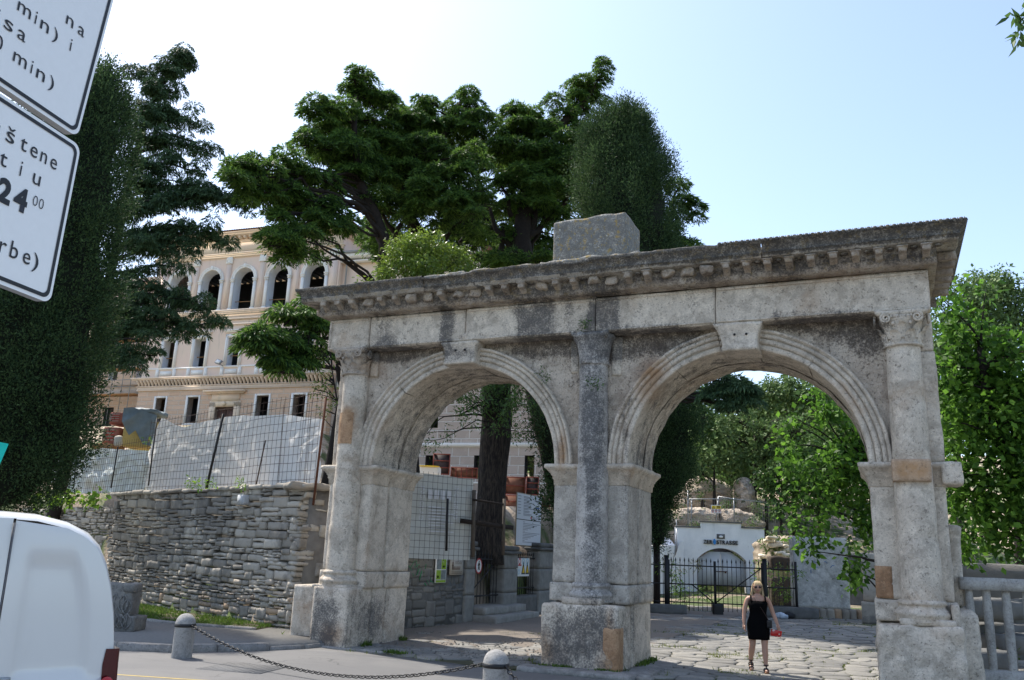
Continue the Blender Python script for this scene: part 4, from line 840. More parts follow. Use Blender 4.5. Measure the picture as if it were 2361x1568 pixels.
# right wing (set back a little) and its lower storeys that show through the left arch
WZT=21.7; UE=15.2; UL=22.3; mb=MB(); 
ops=[(u,u+.95,16.6,18.6,False) for u in(8.2,11.6)]; wallop(mb,U1-.1,UE,12.3,WZT,.55,ops+[],.5); mb.add([(UE,.55,12.3),(UE,12,12.3),(UE,12,WZT),(UE,.55,WZT)],[0,1,2,3]); mb.build('right_wing_wall',[M['pl_peach'],M['dark_in']],VILLA)
mb=MB(); ops=[(u,u+.62,6.3,7.75,False) for u in(8.8,12.5,15.8,19.1)]; mb.add([(UL,.5,2.5),(UL,12,2.5),(UL,12,8.28),(UL,.5,8.28)],[0,1,2,3]); wallop(mb,U1-.1,UL,2.5,8.28,.50,ops,.6); mb.build('right_wing_basement',[M['rustic2'],M['dark_in']],VILLA)
mb=MB(); ops=[(u,u+1.0,9.5,9.75+1.6,False) for u in(8.6,12.2,17.2,20.4)]; mb.add([(UL,.53,8.28),(UL,12,8.28),(UL,12,12.3),(UL,.53,12.3)],[0,1,2,3]); wallop(mb,U1-.1,UL,8.5,12.3,.53,ops,.6); mb.build('right_wing_ground_storey',[M['rustic2'],M['dark_in']],VILLA)
mb=MB(); mb.box(U1-.1,UL+.1,.40,.7,8.28,8.52); mb.box(U1-.1,UL+.1,.30,12,12.3,12.6);mb.box(U1-.1,UE+.3,.1,.7,21.1,21.2);mb.box(U1-.1,UE+.3,-.05,.7,21.4,21.7); mb.box(U1-.1,UL,.48,.52,6.0,6.1); mb.build('right_wing_bands',M['pl_trim'],VILLA)
mb=MB(); mb.add([(U1,-.1,21.72),(UE+.3,-.1,21.72),(UE+.3,6,23.2),(U1,6,23.2)],[0,1,2,3]); mb.add([(U1,12,21.72),(UE+.3,12,21.72),(UE+.3,6,23.2),(U1,6,23.2)],[3,2,1,0]); mb.build('right_wing_roof',M['tile'],VILLA)
mb=MB()
for u in(8.2,11.6): mb.box(u-.2,u+1.15,.42,.56,16.4,18.8); mb.rbox(u-.35,u+1.3,.35,.56,18.8,19.3,.08,.1,.05,6,3)
mb.build('ornate_window_heads',M['pl_trim'],VILLA,True)
mb=MB()
for u in(8.8,12.5,15.8,19.1):
    for k in range(5): mb.tube([(u+.06+.125*k,.62,6.3),(u+.06+.125*k,.62,7.75)],.015,4)
    for z in (6.6,7.0,7.4): mb.box(u,u+.62,.60,.63,z,z+.03)
mb.build('window_bars',M['iron'],VILLA)
for pl_,r_ in (([(U1+.35,.0,21.6),(U1+.3,.3,21.0),(U1+.3,.3,12)],.06),([(20.75,.38,9.5),(20.75,.38,4.5)],.06),([(U1-.1,-.12,21.75),(UE+.2,-.12,21.75)],.09)): mb=MB(); mb.tube(pl_,r_,8); mb.build('drainpipe',M['galv'],VILLA)
# left wing, set back
mb=MB(); ops=[(u,u+.85,13.5,16.2,False) for u in(-17.2,-14.6,-12.0)]; wallop(mb,-20,U0+.1,12.3,17.6,1.3,ops,.5); mb.build('left_wing_wall',[M['pl_peach'],M['reveal']],VILLA)
mb=MB(); ops=[(u,u+.85,9.8,11.4,False) for u in(-17.2,-14.4,-11.7)]; wallop(mb,-20,U0+.1,4,12.3,1.25,ops,.5); mb.build('left_wing_ground_storey',[M['rustic'],M['dark_in']],VILLA)
mb=MB(); mb.box(-20,U0+.1,.9,1.4,12.3,12.6);mb.box(-20,U0+.1,.95,1.4,13.0,13.1); mb.box(-20,U0+.1,1.1,1.4,17.6,18.4); mb.box(-20,U0+.1,1.6,8,16.5,16.6); mb.build('left_wing_bands',M['pl_band'],VILLA); mb=MB(); mb.box(-20,U0+.1,4,4.1,4,17.5); mb.box(-20,U0+.1,1.9,4,12.3,12.6); mb.build('left_wing_interior',M['dark_in'],VILLA)
# upper far block that shows above the left wing
mb=MB(); wallop(mb,-26,-10.2,17,21.6,3.0,[(u,u+.9,18.6,20.3,False) for u in(-14.8,-12.2)],.5); mb.box(-26,-10.2,2.6,3.2,21.6,22.1); mb.build('left_wing_upper_wall',[M['pl_peach'],M['reveal']],VILLA)
# floodlight on the facade
def vpt(u,y,z): return np.array(V2M@Vector((u,y,z)))
mb=MB(); t=V2M@Matrix.Translation((-3.35,-.45,14.15))@Matrix.Rotation(rad(-25),4,'X')@Matrix.Rotation(rad(18),4,'Y'); mb.rbox(-.24,.24,-.10,.06,-.17,.17,.1,.02,0,M=t); mb.box(-.2,.2,-.108,-.10,-.13,.13,1,M=t)
mb.tube([vpt(-3.35,-.4,14.1),vpt(-3.3,-.05,13.95)],.03,6); tag(mb.build('floodlight',[M['galv'],M['white']]),'small square floodlight fixed below the middle windows of the villa','floodlight')
# scaffolding on the left wing
sc=empty('scaffolding',vpt(-14,0,9.3),'tubular scaffolding with orange timber decks against the left wing of the villa','scaffolding')
for k,u in enumerate((-17.8,-16.1,-14.4,-12.7,-11.0)):
    for y in(-.2,.8):
        mb=MB(); mb.tube([vpt(u,y,9.3),vpt(u,y,19.2)],.028,6); mb.build('standard',M['galv'],sc)
for z in(12.1,14.0,16.2,18.2):
    mb=MB(); P=[vpt(-18,-.15,z),vpt(-10.6,-.15,z),vpt(-10.6,.75,z),vpt(-18,.75,z)]; mb.add(np.concatenate([P,np.array(P)+[0,0,.06]]),np.array([[0,1,2,3],[7,6,5,4],[0,4,5,1],[1,5,6,2],[2,6,7,3],[3,7,4,0]])); mb.build('deck',simple('orange_planks',(.50,.27,.13),.8,0,.25,5,.2),sc)
    mb=MB(); mb.tube([vpt(-18,-.2,z+.55),vpt(-10.6,-.2,z+.55)],.024,6); mb.tube([vpt(-18,-.2,z+1.05),vpt(-10.6,-.2,z+1.05)],.024,6); mb.build('guard_rail',M['galv'],sc)
# ================================================================== RADIO MAST
mp=W(868,600,85); ms=empty('lattice_mast',(mp[0],mp[1],0),'red and white lattice mast far behind the villa','mast')
for k in range(10):
    mb=MB(); z0=14+k*2.4; 
    if W(868,480,85)[2]<z0: break
    r=.9
    for i in range(4):
        a=i*PI/2+.4;b_=a+PI/2; p=np.array([mp[0]+r*math.cos(a),mp[1]+r*math.sin(a),z0]);q=np.array([mp[0]+r*math.cos(b_),mp[1]+r*math.sin(b_),z0]); up=np.array([0,0,2.4])
        mb.tube([p,p+up],.07,5); mb.tube([p,q+up],.04,4); mb.tube([q,p+up],.04,4); mb.tube([p,q],.04,4)
    mb.build('mast_section',simple('mast_red',(.5,.16,.10),.6) if k%2 else M['white'],ms)
# ================================================================== FOLIAGE
def unit(v): return v/(np.linalg.norm(v,axis=1)[:,None]+1e-9)
def cards(mb,P,D,L,Wd,mi=0,mid=.45,bend=0.0):
    n=len(P); 
    if n==0: return
    L=np.broadcast_to(L,(n,))[:,None]; Wd=np.broadcast_to(Wd,(n,))[:,None]; D=unit(D); S=unit(np.cross(D,RNG.normal(0,1,(n,3)))); N=np.cross(S,D)
    V=np.stack([P,P+D*L*mid+S*Wd/2+N*L*bend,P+D*L,P+D*L*mid-S*Wd/2+N*L*bend],1).reshape(-1,3); mb.add(V,np.arange(n*4).reshape(-1,4),mi)
CFD=np.array([math.sin(YAW),math.cos(YAW)])
def sph(n):
    v=RNG.normal(0,1,(n,3)); return unit(v)
def tuft_pad(mb,c,rx,ry,rz,den=1.0,r0=.30,r1=.55,droop=.9,L=(.14,.27),w=.045,per=330):
    "a flat bough of cedar: many small domes of drooping needle sprays"
    k=max(3,int(rx*ry*PI/(.38*.38)*.62*den)); a=RNG.random(k)*2*PI; q=np.sqrt(RNG.random(k)); X=np.cos(a)*q;Y=np.sin(a)*q
    C=np.column_stack([c[0]+X*rx,c[1]+Y*ry,c[2]+rz*(1-q**2)*1.1-rz*.35+RNG.normal(0,.14,k)])
    s=r0+(r1-r0)*RNG.random(k); m=int(per); n=k*m
    t=RNG.random((k,m))*2*PI; qq=np.sqrt(RNG.random((k,m))); cx=np.cos(t);cy=np.sin(t)
    ss=s[:,None]; P=np.stack([C[:,0:1]+cx*qq*ss,C[:,1:2]+cy*qq*ss,C[:,2:3]+.42*ss*(1-qq**2)-.18*ss*qq+RNG.normal(0,.02,(k,m))],-1).reshape(-1,3)
    D=np.stack([cx*(.35+qq*.5),cy*(.35+qq*.5),.35-droop*1.1*qq],-1).reshape(-1,3)+RNG.normal(0,.28,(n,3))
    cards(mb,P,D,L[0]+(L[1]-L[0])*RNG.random(n),w*(.6+.8*RNG.random(n)))
    return C
def limb(mb,a,b,ra,rb,sag=.0,wob=.12,n=9,seed=0,sides=7):
    a=np.array(a,float);b=np.array(b,float); t=np.linspace(0,1,n)[:,None]; L=np.linalg.norm(b-a); P=a+(b-a)*t; P[:,2]+=(np.sin(PI*t[:,0])*sag*L); P+=vnoise3(P*.6+seed,1.0,seed,2)*wob*np.sin(PI*t)*min(1,L/3); mb.tube(P,ra+(rb-ra)*t[:,0]**.8,sides); return P
def cedar(name,label,base,trunk,pads,matl,rb=.38,group='cedars on the terrace',jit=2.5,seed=1,den=1.,droop=.9):
    "trunk: list of (px,py,D) ; pads: (px,py,rx,ry,D,trunk node)"
    T=[W(*t) for t in trunk]; g=float(height(np.array(base[0]),np.array(base[1]))) if len(base)==2 else base[2]; bp=np.array([base[0],base[1],g-.3])
    root=empty(name,bp,label,'tree',group); tr=MB(); P=[bp]+T; 
    pts=[];
    for a,b in zip(P[:-1],P[1:]):
        for t in np.linspace(0,1,6)[:-1]: pts.append(a+(b-a)*t)
    pts.append(P[-1]); pts=np.array(pts); pts[1:-1]+=vnoise3(pts[1:-1],.7,seed,2)*.15; tr.tube(pts,np.linspace(rb,.10,len(pts)),10); tr.build('trunk',M['bark'],root,True)
    li=MB(); cr=MB(); rs=random.Random(seed)
    for i,(px,py,rx,ry,D) in enumerate(pads):
        c=W(px,py,D); s=D/F; RX=rx*s;RZ=max(ry*s*.75,.25); RY=RX*.8
        tuft_pad(cr,c,max(RX-.10,.3),max(RY,.35),RZ,den*1.0,droop=droop); (tuft_pad(cr,c+np.array([0,0,-RZ*.5])+np.append(CFD*RY*.7,0),max(RX-.1,.35),max(RY,.4),RZ*.8,den*.6,droop=droop,per=110) if rx>40 else None); (tuft_pad(cr,c+np.append(CFD*1.6,0)+RNG.normal(0,.35,3),max(RX*.9,.35),max(RY,.4),RZ,den*.6,droop=droop,per=160) if rx>34 and name=='cedar_tree' and len(pads)>20 else None)
        # limb from the nearest lower point of the trunk
        d=np.linalg.norm((pts-c)*np.array([1,1,1.0]),axis=1)+np.where(pts[:,2]>c[2]+.8,3,0)+np.clip(c[2]-1.2-pts[:,2],0,9)*1.2
        j=int(np.argmin(d)); q=limb(li,pts[j],c+np.array([0,0,-RZ*.3]),min(.07,.04+.008*d[j]),.025,.10,.5,9,seed+i)
        for e in range(4):
            a=rs.random()*2*PI; limb(li,q[-3],c+np.array([math.cos(a)*RX*.7,math.sin(a)*RY*.7,-.1]),.03,.012,.05,.1,5,i+e,5)
    li.build('boughs',M['bark'],root,True); cr.build('crown',matl,root); return root
# --- the three big cedars
A_=[(820,178,30,22,33),(835,205,50,25,33.5),(862,235,62,30,34),(782,262,62,32,33),(735,240,34,16,32.5),(722,262,28,16,32.5),(755,300,58,28,33),(848,290,76,34,34.5),(905,222,28,30,35.5),(905,270,50,40,34.5),(735,335,50,24,32),(705,330,26,14,31.6),(798,350,88,32,33),(880,335,70,34,34),
 (545,374,36,11,29.5),(596,376,40,12,30),(646,366,28,16,30.3),(533,406,30,12,29.3),(590,404,60,18,30),(672,396,62,26,31),(640,428,62,22,30.5),(610,440,50,20,30),(720,420,70,34,32),(790,410,70,34,33),(690,466,62,20,31),(735,470,50,18,31.5),(640,498,40,18,30.3),(860,400,55,34,33.5),(640,545,42,14,29.6),(690,528,50,15,30),(745,512,62,12,30.6),(795,500,34,10,31),(622,562,30,16,29.4),(660,580,46,14,29.8),(575,425,26,16,29.8),(905,395,50,30,34),(860,455,40,14,33)]
B_=[(1062,215,34,20,35.5),(1070,245,48,26,35.5),(1040,262,30,22,35),(1105,272,48,28,35),(960,252,60,20,35.5),(1000,240,36,14,35.5),(955,290,70,28,35),(1040,300,70,32,35),(1120,320,60,30,35),(960,345,60,30,34),(1020,345,40,20,33.5),(1085,362,48,20,32.6),(1010,395,52,22,32.5),(1085,400,50,24,32.4),(1000,430,56,24,32.3),(1090,440,48,24,32.4),(1050,470,60,24,32.4),(1075,495,40,18,32.2),(950,400,60,30,34),(940,455,56,22,33.5),(985,485,46,16,33),(960,330,66,26,35.5),(900,480,36,14,33.8),(940,500,36,14,33.6),(1105,540,30,16,35),(1150,480,36,20,36)]
C_=[(1396,160,22,10,36.5),(1380,180,38,15,36.5),(1345,198,44,18,36.5),(1372,212,36,14,36.7),(1290,240,32,16,36.3),(1320,226,34,16,36.5),(1302,268,42,18,36.5),(1345,250,40,18,36.8),(1175,262,48,12,36),(1225,276,48,18,36),(1200,300,70,22,36),(1262,310,50,22,36),(1180,345,62,22,35.2),(1240,352,50,20,35),(1310,320,50,18,35.5),(1298,350,44,16,35),(1215,392,50,18,34.8),(1270,382,48,18,34.7),(1310,375,46,20,35),(1180,425,46,22,35.2),(1245,432,50,20,34.7),(1290,430,44,22,35),(1320,440,36,26,35.6),(1200,462,40,14,35.5),(1260,470,44,14,35),(1330,300,40,24,37),(1345,360,40,40,37.2),(1200,600,46,14,33.5),(1245,598,30,10,33.5),(1310,500,26,20,36),(1150,612,40,12,34),(1300,555,30,20,36.5),(1100,590,36,14,35.5),(1170,560,30,12,36)]
ba=W(895,640,33.5)[:2]; bb=W(915,900,35)[:2]; bc=W(1352,1100,36)[:2]
cedar('cedar_tree','broad dark cedar with long boughs reaching left towards the villa roof',ba,[(893,560,33.5),(870,490,33.3),(835,420,33),(820,330,33.2),(822,220,33.4)],A_,M['cedar'],.34,seed=3)
cedar('cedar_tree','middle cedar with dense tiered boughs and light green tips, above the light green bush',bb,[(985,560,35),(930,470,34.6),(935,400,34.5),(1010,330,34.8),(1060,240,35.2)],B_,M['cedar'],.36,seed=5)
cedar('cedar_tree','right-hand cedar with thick forked trunk and one bough leaning up, beside the tall cypress',bc,[(1200,560,36),(1215,480,36),(1240,400,36.3),(1290,300,36.6),(1370,200,36.6)],C_,M['cedar'],.55,seed=9)
rsd=random.Random(77); D_=[(rsd.uniform(850,1330),rsd.uniform(330,600),rsd.uniform(34,60),rsd.uniform(14,26),rsd.uniform(39,42)) for _ in range(44)]
cedar('cedar_tree','farther cedar filling the shade behind the middle and right-hand cedars',W(1345,1150,40)[:2],[(1160,600,40),(1120,500,40),(1100,400,40)],D_,M['cedar'],.4,seed=15)
# more bare limbs in the heart of the group
for k,(a,b_,r) in enumerate((((885,560,33.4),(745,445,31.5),.13),((745,445,31.5),(660,430,30.5),.07),((840,490,33),(760,400,32.5),.10),((1215,560,36),(1310,440,35.8),.16),((1205,600,36),(1150,470,35.5),.16),((1190,560,36),(1090,470,34),.10),((1230,520,36),(1270,420,35.6),.14),((960,560,35),(880,420,34),.16),((1290,560,36.4),(1320,430,36),.12))):
    pass
def extra_limbs(root_idx,lst):
    root=[o for o in bpy.data.objects if o.name.startswith('cedar_tree') and o.parent is None][root_idx]; mb=MB()
    for k,(a,b_,r) in enumerate(lst): limb(mb,W(*a),W(*b_),r,r*.4,.05,.6,12,k+50)
    mb.build('main_limbs',M['bark'],root,True)
extra_limbs(0,[((890,575,33.5),(842,492,32.6),.17),((842,492,32.6),(745,440,31.4),.13),((745,440,31.4),(655,425,30.4),.09),((870,500,33.3),(790,420,32.8),.12),((800,470,32),(700,530,30.2),.06),((760,450,31.6),(720,480,30.8),.05),((895,600,33.5),(905,560,33.6),.3)])
extra_limbs(1,[((925,590,35),(880,490,34.4),.17),((905,560,34.6),(945,480,34.2),.12),((1010,600,35),(1070,500,34),.11),((1060,560,35.5),(1110,470,35),.1),((935,470,34.5),(880,420,34),.1)])
extra_limbs(2,[((1195,620,36),(1205,520,36),.6),((1205,560,36),(1300,470,35.8),.2),((1300,470,35.8),(1330,400,36),.11),((1190,590,36),(1130,480,35.4),.17),((1225,540,36),(1275,430,35.5),.17),((1150,610,36),(1160,520,35.7),.2),((1230,600,36.3),(1255,500,36.2),.14),((1180,500,35.6),(1150,420,35.2),.12),((1215,480,36),(1230,380,35.8),.2)])
# drooping near bough of cedar beside the gate (its own lower tree)
LB_=[(700,722,40,14,24.5),(655,745,52,18,24.3),(715,755,40,20,24.8),(640,775,40,18,24),(590,775,36,12,23.6),(570,788,24,9,23.5),(690,790,50,24,24.5),(650,812,46,22,24.2),(725,800,30,24,25),(660,838,38,18,24.2),(625,822,26,16,24),(735,735,26,18,25),(690,830,36,20,24.6),(640,852,26,14,24)]
bd=W(790,700,26)[:2]; cedar('cedar_tree','low drooping cedar bough of fresh green just left of the gate, before the villa windows',bd,[(800,900,25.8),(790,780,25.6),(745,725,25)],LB_,M['cedar'],.2,seed=13,droop=1.2)
# --- cedar on the left, tall and layered
def spray_cedar(name,label,base,trunk,tips,matl,seed):
    bp=np.array([base[0],base[1],float(height(np.array(base[0]),np.array(base[1])))-.3]); root=empty(name,bp,label,'tree','cedars on the terrace'); T=[W(*t) for t in trunk]
    pts=[];P=[bp]+T
    for a,b in zip(P[:-1],P[1:]):
        for t in np.linspace(0,1,8)[:-1]: pts.append(a+(b-a)*t)
    pts.append(P[-1]); pts=np.array(pts); tr=MB(); tr.tube(pts,np.linspace(.24,.04,len(pts)),10); tr.build('trunk',M['bark'],root,True)
    li=MB();cr=MB(); rs=random.Random(seed)
    for i,(px,py,D,sz) in enumerate(tips):
        tip=W(px,py,D); d=np.abs(pts[:,2]-(tip[2]+.35*np.linalg.norm((pts-tip)[:,:2],axis=1)*-.3)); j=int(np.argmin(d)); a=pts[j]; Q=limb(li,a,tip,.09,.015,.07,.3,16,seed+i)
        L=np.linalg.norm(tip-a)
        for t in np.linspace(.22,1,max(4,int(L/.50))):
            c=a+(tip-a)*t; c=c+np.array([0,0,math.sin(PI*t)*.07*L]); w_=.78*sz*(.35+.65*math.sin(PI*min(1,.15+t*.85)))
            tuft_pad(cr,c+RNG.normal(0,.12,3),w_,w_*.9,.14,.85,.22,.42,1.25,(.11,.21),.034,170)
            # pendulous fringe
            n=int(240*w_); X=RNG.normal(0,w_*.6,(n,3))*np.array([1,1,.2]); Pq=c+X-np.array([0,0,.08]); cards(cr,Pq,np.column_stack([RNG.normal(0,.25,n),RNG.normal(0,.25,n),-np.ones(n)]),.16+.20*RNG.random(n),.034)
    li.build('boughs',M['bark'],root,True); cr.build('crown',matl,root)
tips=[(425,122,35,.25),(440,145,35,.22),(372,150,35,.3),(398,168,35,.3),(350,200,34.5,.45),(412,215,34.8,.35),(300,170,35.5,.35),(330,245,34,.6),(400,262,34.6,.4),(440,272,34.6,.4),(470,292,34.4,.45),(380,310,34,.6),(455,330,34,.4),(490,347,34,.45),(400,360,33.6,.65),(470,395,33.6,.45),(340,400,33.4,.8),(430,425,33.4,.6),(505,440,33,.5),(560,455,32.6,.4),(595,462,32.3,.35),(380,470,33,.7),(470,470,33,.6),(320,300,34,.7),(320,480,33.4,.8),(500,530,32.8,.5),(530,565,32.6,.45),(420,540,33,.6),(460,570,32.8,.5),(350,560,33,.7),(420,620,32.6,.5),(360,650,32.6,.55),(480,700,32,.42),(515,745,31.6,.4),(430,690,32,.45),(380,735,32,.4),(430,765,31.8,.3),(330,700,32.5,.6),(340,790,32,.5),(310,840,32,.4),(360,820,32,.35)]
bl=W(140,1000,34)[:2]; spray_cedar('cedar_tree','tall layered blue-green cedar with pendulous sprays, rising behind the dark cypress at the left',bl,[(205,850,34),(262,600,34.4),(300,400,34.8),(350,240,35),(420,118,35.1)],tips,M['cedar2'],21)
# --- cypresses
def cypress(name,label,base,axis,rads,group,seed,matl=None,den=1.0,size=1.0,lobes=.16):
    "axis: world points bottom to top, rads: radius at each"
    ax=np.array(axis,float); rd=np.array(rads,float); root=empty(name,base,label,'tree',group)
    tr=MB(); tr.tube([base,ax[0],ax[len(ax)//2]],[.10+.05*rd.mean(),.09+.05*rd.mean(),.06],8); tr.build('trunk',M['bark'],root,True)
    t=np.linspace(0,1,len(ax)); L=np.linalg.norm(ax[-1]-ax[0]); A=2*PI*rd.mean()*L; k=int(A*13*den); u=RNG.random(k*2); r=np.interp(u,t,rd); keep=RNG.random(k*2)<r/rd.max(); u=u[keep]; r=r[keep]; k=len(u)
    C=np.stack([np.interp(u,t,ax[:,i]) for i in range(3)],1); a=RNG.random(k)*2*PI; out=np.column_stack([np.cos(a),np.sin(a),0*a]); P0=C+out*r[:,None]; nz=fbm(P0*.9,seed,3)
    rr=r*(.88+lobes*nz)+RNG.normal(0,.14,k); P0=C+out*rr[:,None]; P0[:,2]+=RNG.normal(0,.1,k)
    m_=80; n=k*m_; s=(.24+.22*RNG.random(k))*size; off=sph(n).reshape(k,m_,3)*s[:,None,None]*RNG.random((k,m_,1))**.4; off[...,2]*=1.8
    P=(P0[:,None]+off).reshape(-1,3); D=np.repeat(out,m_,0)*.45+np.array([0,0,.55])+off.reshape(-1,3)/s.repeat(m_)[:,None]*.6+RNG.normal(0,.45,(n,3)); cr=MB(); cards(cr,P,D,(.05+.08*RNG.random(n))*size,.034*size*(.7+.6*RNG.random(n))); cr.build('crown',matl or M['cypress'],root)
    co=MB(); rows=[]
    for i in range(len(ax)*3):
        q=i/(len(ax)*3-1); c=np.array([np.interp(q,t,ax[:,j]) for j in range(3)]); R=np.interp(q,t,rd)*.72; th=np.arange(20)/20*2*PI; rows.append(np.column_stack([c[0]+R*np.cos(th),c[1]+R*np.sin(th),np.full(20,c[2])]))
    G_=np.array(rows); sh=G_.reshape(-1,3); sh+=vnoise3(sh,1.1,seed,3)*.22; G_=np.concatenate([G_,G_[:,:1]],1); co.grid(G_); co.build('crown_core',simple('dark_crown_core',(.010,.014,.007),1,0,.3,6,.8),root,True); return root  # solid core against see-through, the crown's inner shade put into its colour
def cyp_px(name,label,prof,D,group,seed,**k):
    "prof: (px_left,px_right,py) from bottom to top"
    ax=[];rd=[]
    for l,r,y in prof:
        a=W(l,y,D);b=W(r,y,D); ax.append((a+b)/2); rd.append(np.linalg.norm((b-a)[:2])/2*1.03)
    g=float(height(np.array(ax[0][0]),np.array(ax[0][1]))); return cypress(name,label,(ax[0][0],ax[0][1],min(g,ax[0][2])-.2),ax,rd,group,seed,**k)
GC='cypresses around the gate'
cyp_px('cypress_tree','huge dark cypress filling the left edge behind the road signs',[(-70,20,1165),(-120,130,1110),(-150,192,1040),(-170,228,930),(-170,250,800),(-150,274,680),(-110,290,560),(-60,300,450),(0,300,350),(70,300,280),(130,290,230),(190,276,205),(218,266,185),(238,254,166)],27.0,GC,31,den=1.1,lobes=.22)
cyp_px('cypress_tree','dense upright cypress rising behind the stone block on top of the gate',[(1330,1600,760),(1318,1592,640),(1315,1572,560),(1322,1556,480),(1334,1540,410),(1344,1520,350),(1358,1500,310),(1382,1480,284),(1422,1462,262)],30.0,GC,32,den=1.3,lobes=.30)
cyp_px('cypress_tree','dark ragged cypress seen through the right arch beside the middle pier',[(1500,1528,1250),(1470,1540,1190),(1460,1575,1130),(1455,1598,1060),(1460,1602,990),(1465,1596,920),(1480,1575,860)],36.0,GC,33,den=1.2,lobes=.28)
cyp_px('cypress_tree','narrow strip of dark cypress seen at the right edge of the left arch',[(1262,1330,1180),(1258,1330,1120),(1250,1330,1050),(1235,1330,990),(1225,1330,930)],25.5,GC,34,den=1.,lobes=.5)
# trunk of the ragged cypress and side tuft right of the tall cypress
A2=[(1570,470,24,14,33),(1595,478,14,8,33),(1560,500,30,14,33),(1565,430,14,12,33),(1580,568,18,9,33),(1560,575,20,9,33),(1550,540,26,18,33)]
cedar('cedar_tree','small cedar bough tips poking out to the right of the tall cypress',W(1415,1150,33)[:2],[(1500,680,33),(1545,500,33)],A2,M['cedar'],.15,seed=41)
# drooping dark cedar bough inside the right arch
A3=[(1650,880,34,12,30),(1690,885,30,12,30),(1700,905,30,16,30),(1660,905,30,16,30),(1640,925,24,14,30),(1715,925,20,14,30),(1690,945,14,14,30),(1720,900,20,10,30)]
cedar('cedar_tree','dark cedar bough hanging into the top of the right arch',W(1430,1100,31)[:2],[(1540,800,31),(1600,850,30.6)],A3,M['cedar2'],.14,seed=43,droop=1.3)
# --- broadleaf trees
def leafy(mb,C,per,spread,L,Wd,hang=.35,up=.3,bend=.08):
    k=len(C); n=k*per; off=sph(n)*(RNG.random(n)**.5)[:,None]*spread; P=np.repeat(C,per,0)+off; D=off/spread*.8+np.column_stack([RNG.normal(0,.5,n),RNG.normal(0,.5,n),RNG.normal(-hang,.35,n)]); cards(mb,P,D,L*(.4+.95*RNG.random(n)),Wd*(.5+.8*RNG.random(n)),0,.42,bend)
def blobs(lst,dens):
    out=[]
    for px,py,rx,ry,D in lst:
        c=W(px,py,D); s=D/F; R=np.array([rx*s,rx*s*.8,ry*s]); n=max(3,int(R[0]*R[1]*R[2]*4.19*dens)); v=sph(n)*(RNG.random(n)**.42)[:,None]; out.append(c+v*R)
    return np.concatenate(out)
def broadleaf(name,label,cat,base,trunkpts,bl,dens,per,spread,L,Wd,matl,group=None,rb=.2,limbs=40,seed=0,bark='bark'):
    root=empty(name,base,label,cat,group); tp=[np.array(base,float)]+[np.array(t,float) for t in trunkpts]; tr=MB(); pts=[]
    for a,b in zip(tp[:-1],tp[1:]):
        for t in np.linspace(0,1,5)[:-1]: pts.append(a+(b-a)*t)
    pts.append(tp[-1]); pts=np.array(pts); tr.tube(pts,np.linspace(rb,rb*.35,len(pts)),9); tr.build('trunk',M[bark],root,True)
    C=blobs(bl,dens); C=C[fbm(C*.8,seed+3,3)>(-.28 if name=='mulberry_tree' else -.6)]; li=MB(); idx=RNG.permutation(len(C))[:limbs]
    for i in idx:
        c=C[i]; d=np.linalg.norm(pts-c,axis=1)+np.where(pts[:,2]>c[2],2,0); j=int(np.argmin(d)); limb(li,pts[j],c,min(rb*.3,.02+.015*d[j]),.008,.06,.4,8,seed+int(i),5)
    li.build('branches',M[bark],root,True); cr=MB(); leafy(cr,C,per,spread,L,Wd); cr.build('crown',matl,root); return root
GM='mulberry trees right of the gate'
def gz_(x,y): return float(height(np.array(x),np.array(y)))
def bb_(px,D,py=1350):
    p=W(px,py,D); return (p[0],p[1],gz_(p[0],p[1]))
r1=[(2205,760,50,70,21),(2185,700,22,30,20.6),(2262,700,30,48,20.5),(2255,800,60,60,21),(2190,850,60,70,21),(2320,840,60,60,21),(2250,900,90,60,21.5),(2330,940,70,60,21),(2200,980,60,70,21),(2280,1010,80,50,21.5),(2210,1090,60,60,21),(2300,1110,80,60,21),(2240,1190,70,50,21.5),(2330,1210,70,50,21),(2370,1010,60,120,21),(2230,1260,50,30,21.5),(2290,1270,40,24,21),(2370,800,40,60,20.5),(2370,1150,50,90,21),(2460,1000,70,140,21.5),(2480,780,60,90,21.5),(2560,950,60,140,22),(2470,1200,60,50,21.5),(2250,660,14,24,20.4)]
broadleaf('mulberry_tree','bright green mulberry tree filling the right edge behind the balustrade','tree',bb_(2400,21.5,1400),[W(2390,1150,21.5),W(2290,1000,21.3),W(2260,800,21)],r1,26,17,.34,.17,.13,M['mulb'],GM,.22,60,51)
r2=[(1880,960,50,50,24),(1840,1010,50,50,24),(1930,1000,50,60,24),(1900,1070,70,50,24),(1850,1110,70,40,23.6),(1790,1075,36,24,23.4),(1950,1110,60,60,24),(1900,1170,70,40,23.6),(1980,1180,60,60,24),(1830,1190,50,24,23.3),(1785,1185,26,14,23),(1890,1230,60,30,23.4),(1950,1260,50,40,23.8),(1870,1265,30,20,23.3),(1970,1320,40,40,24),(1955,1370,24,24,24),(1985,1040,40,60,24.4),(1930,930,30,30,24.4),(1880,905,22,20,24.2),(1745,1165,16,8,22.8),(2040,1100,60,150,25)]
broadleaf('mulberry_tree','bright green mulberry tree seen through the right arch, its leaves reaching in from the right','tree',bb_(2060,25,1400),[W(2060,1150,25),W(2000,1080,24.6)],r2,26,17,.34,.175,.13,M['mulb'],GM,.2,50,53)
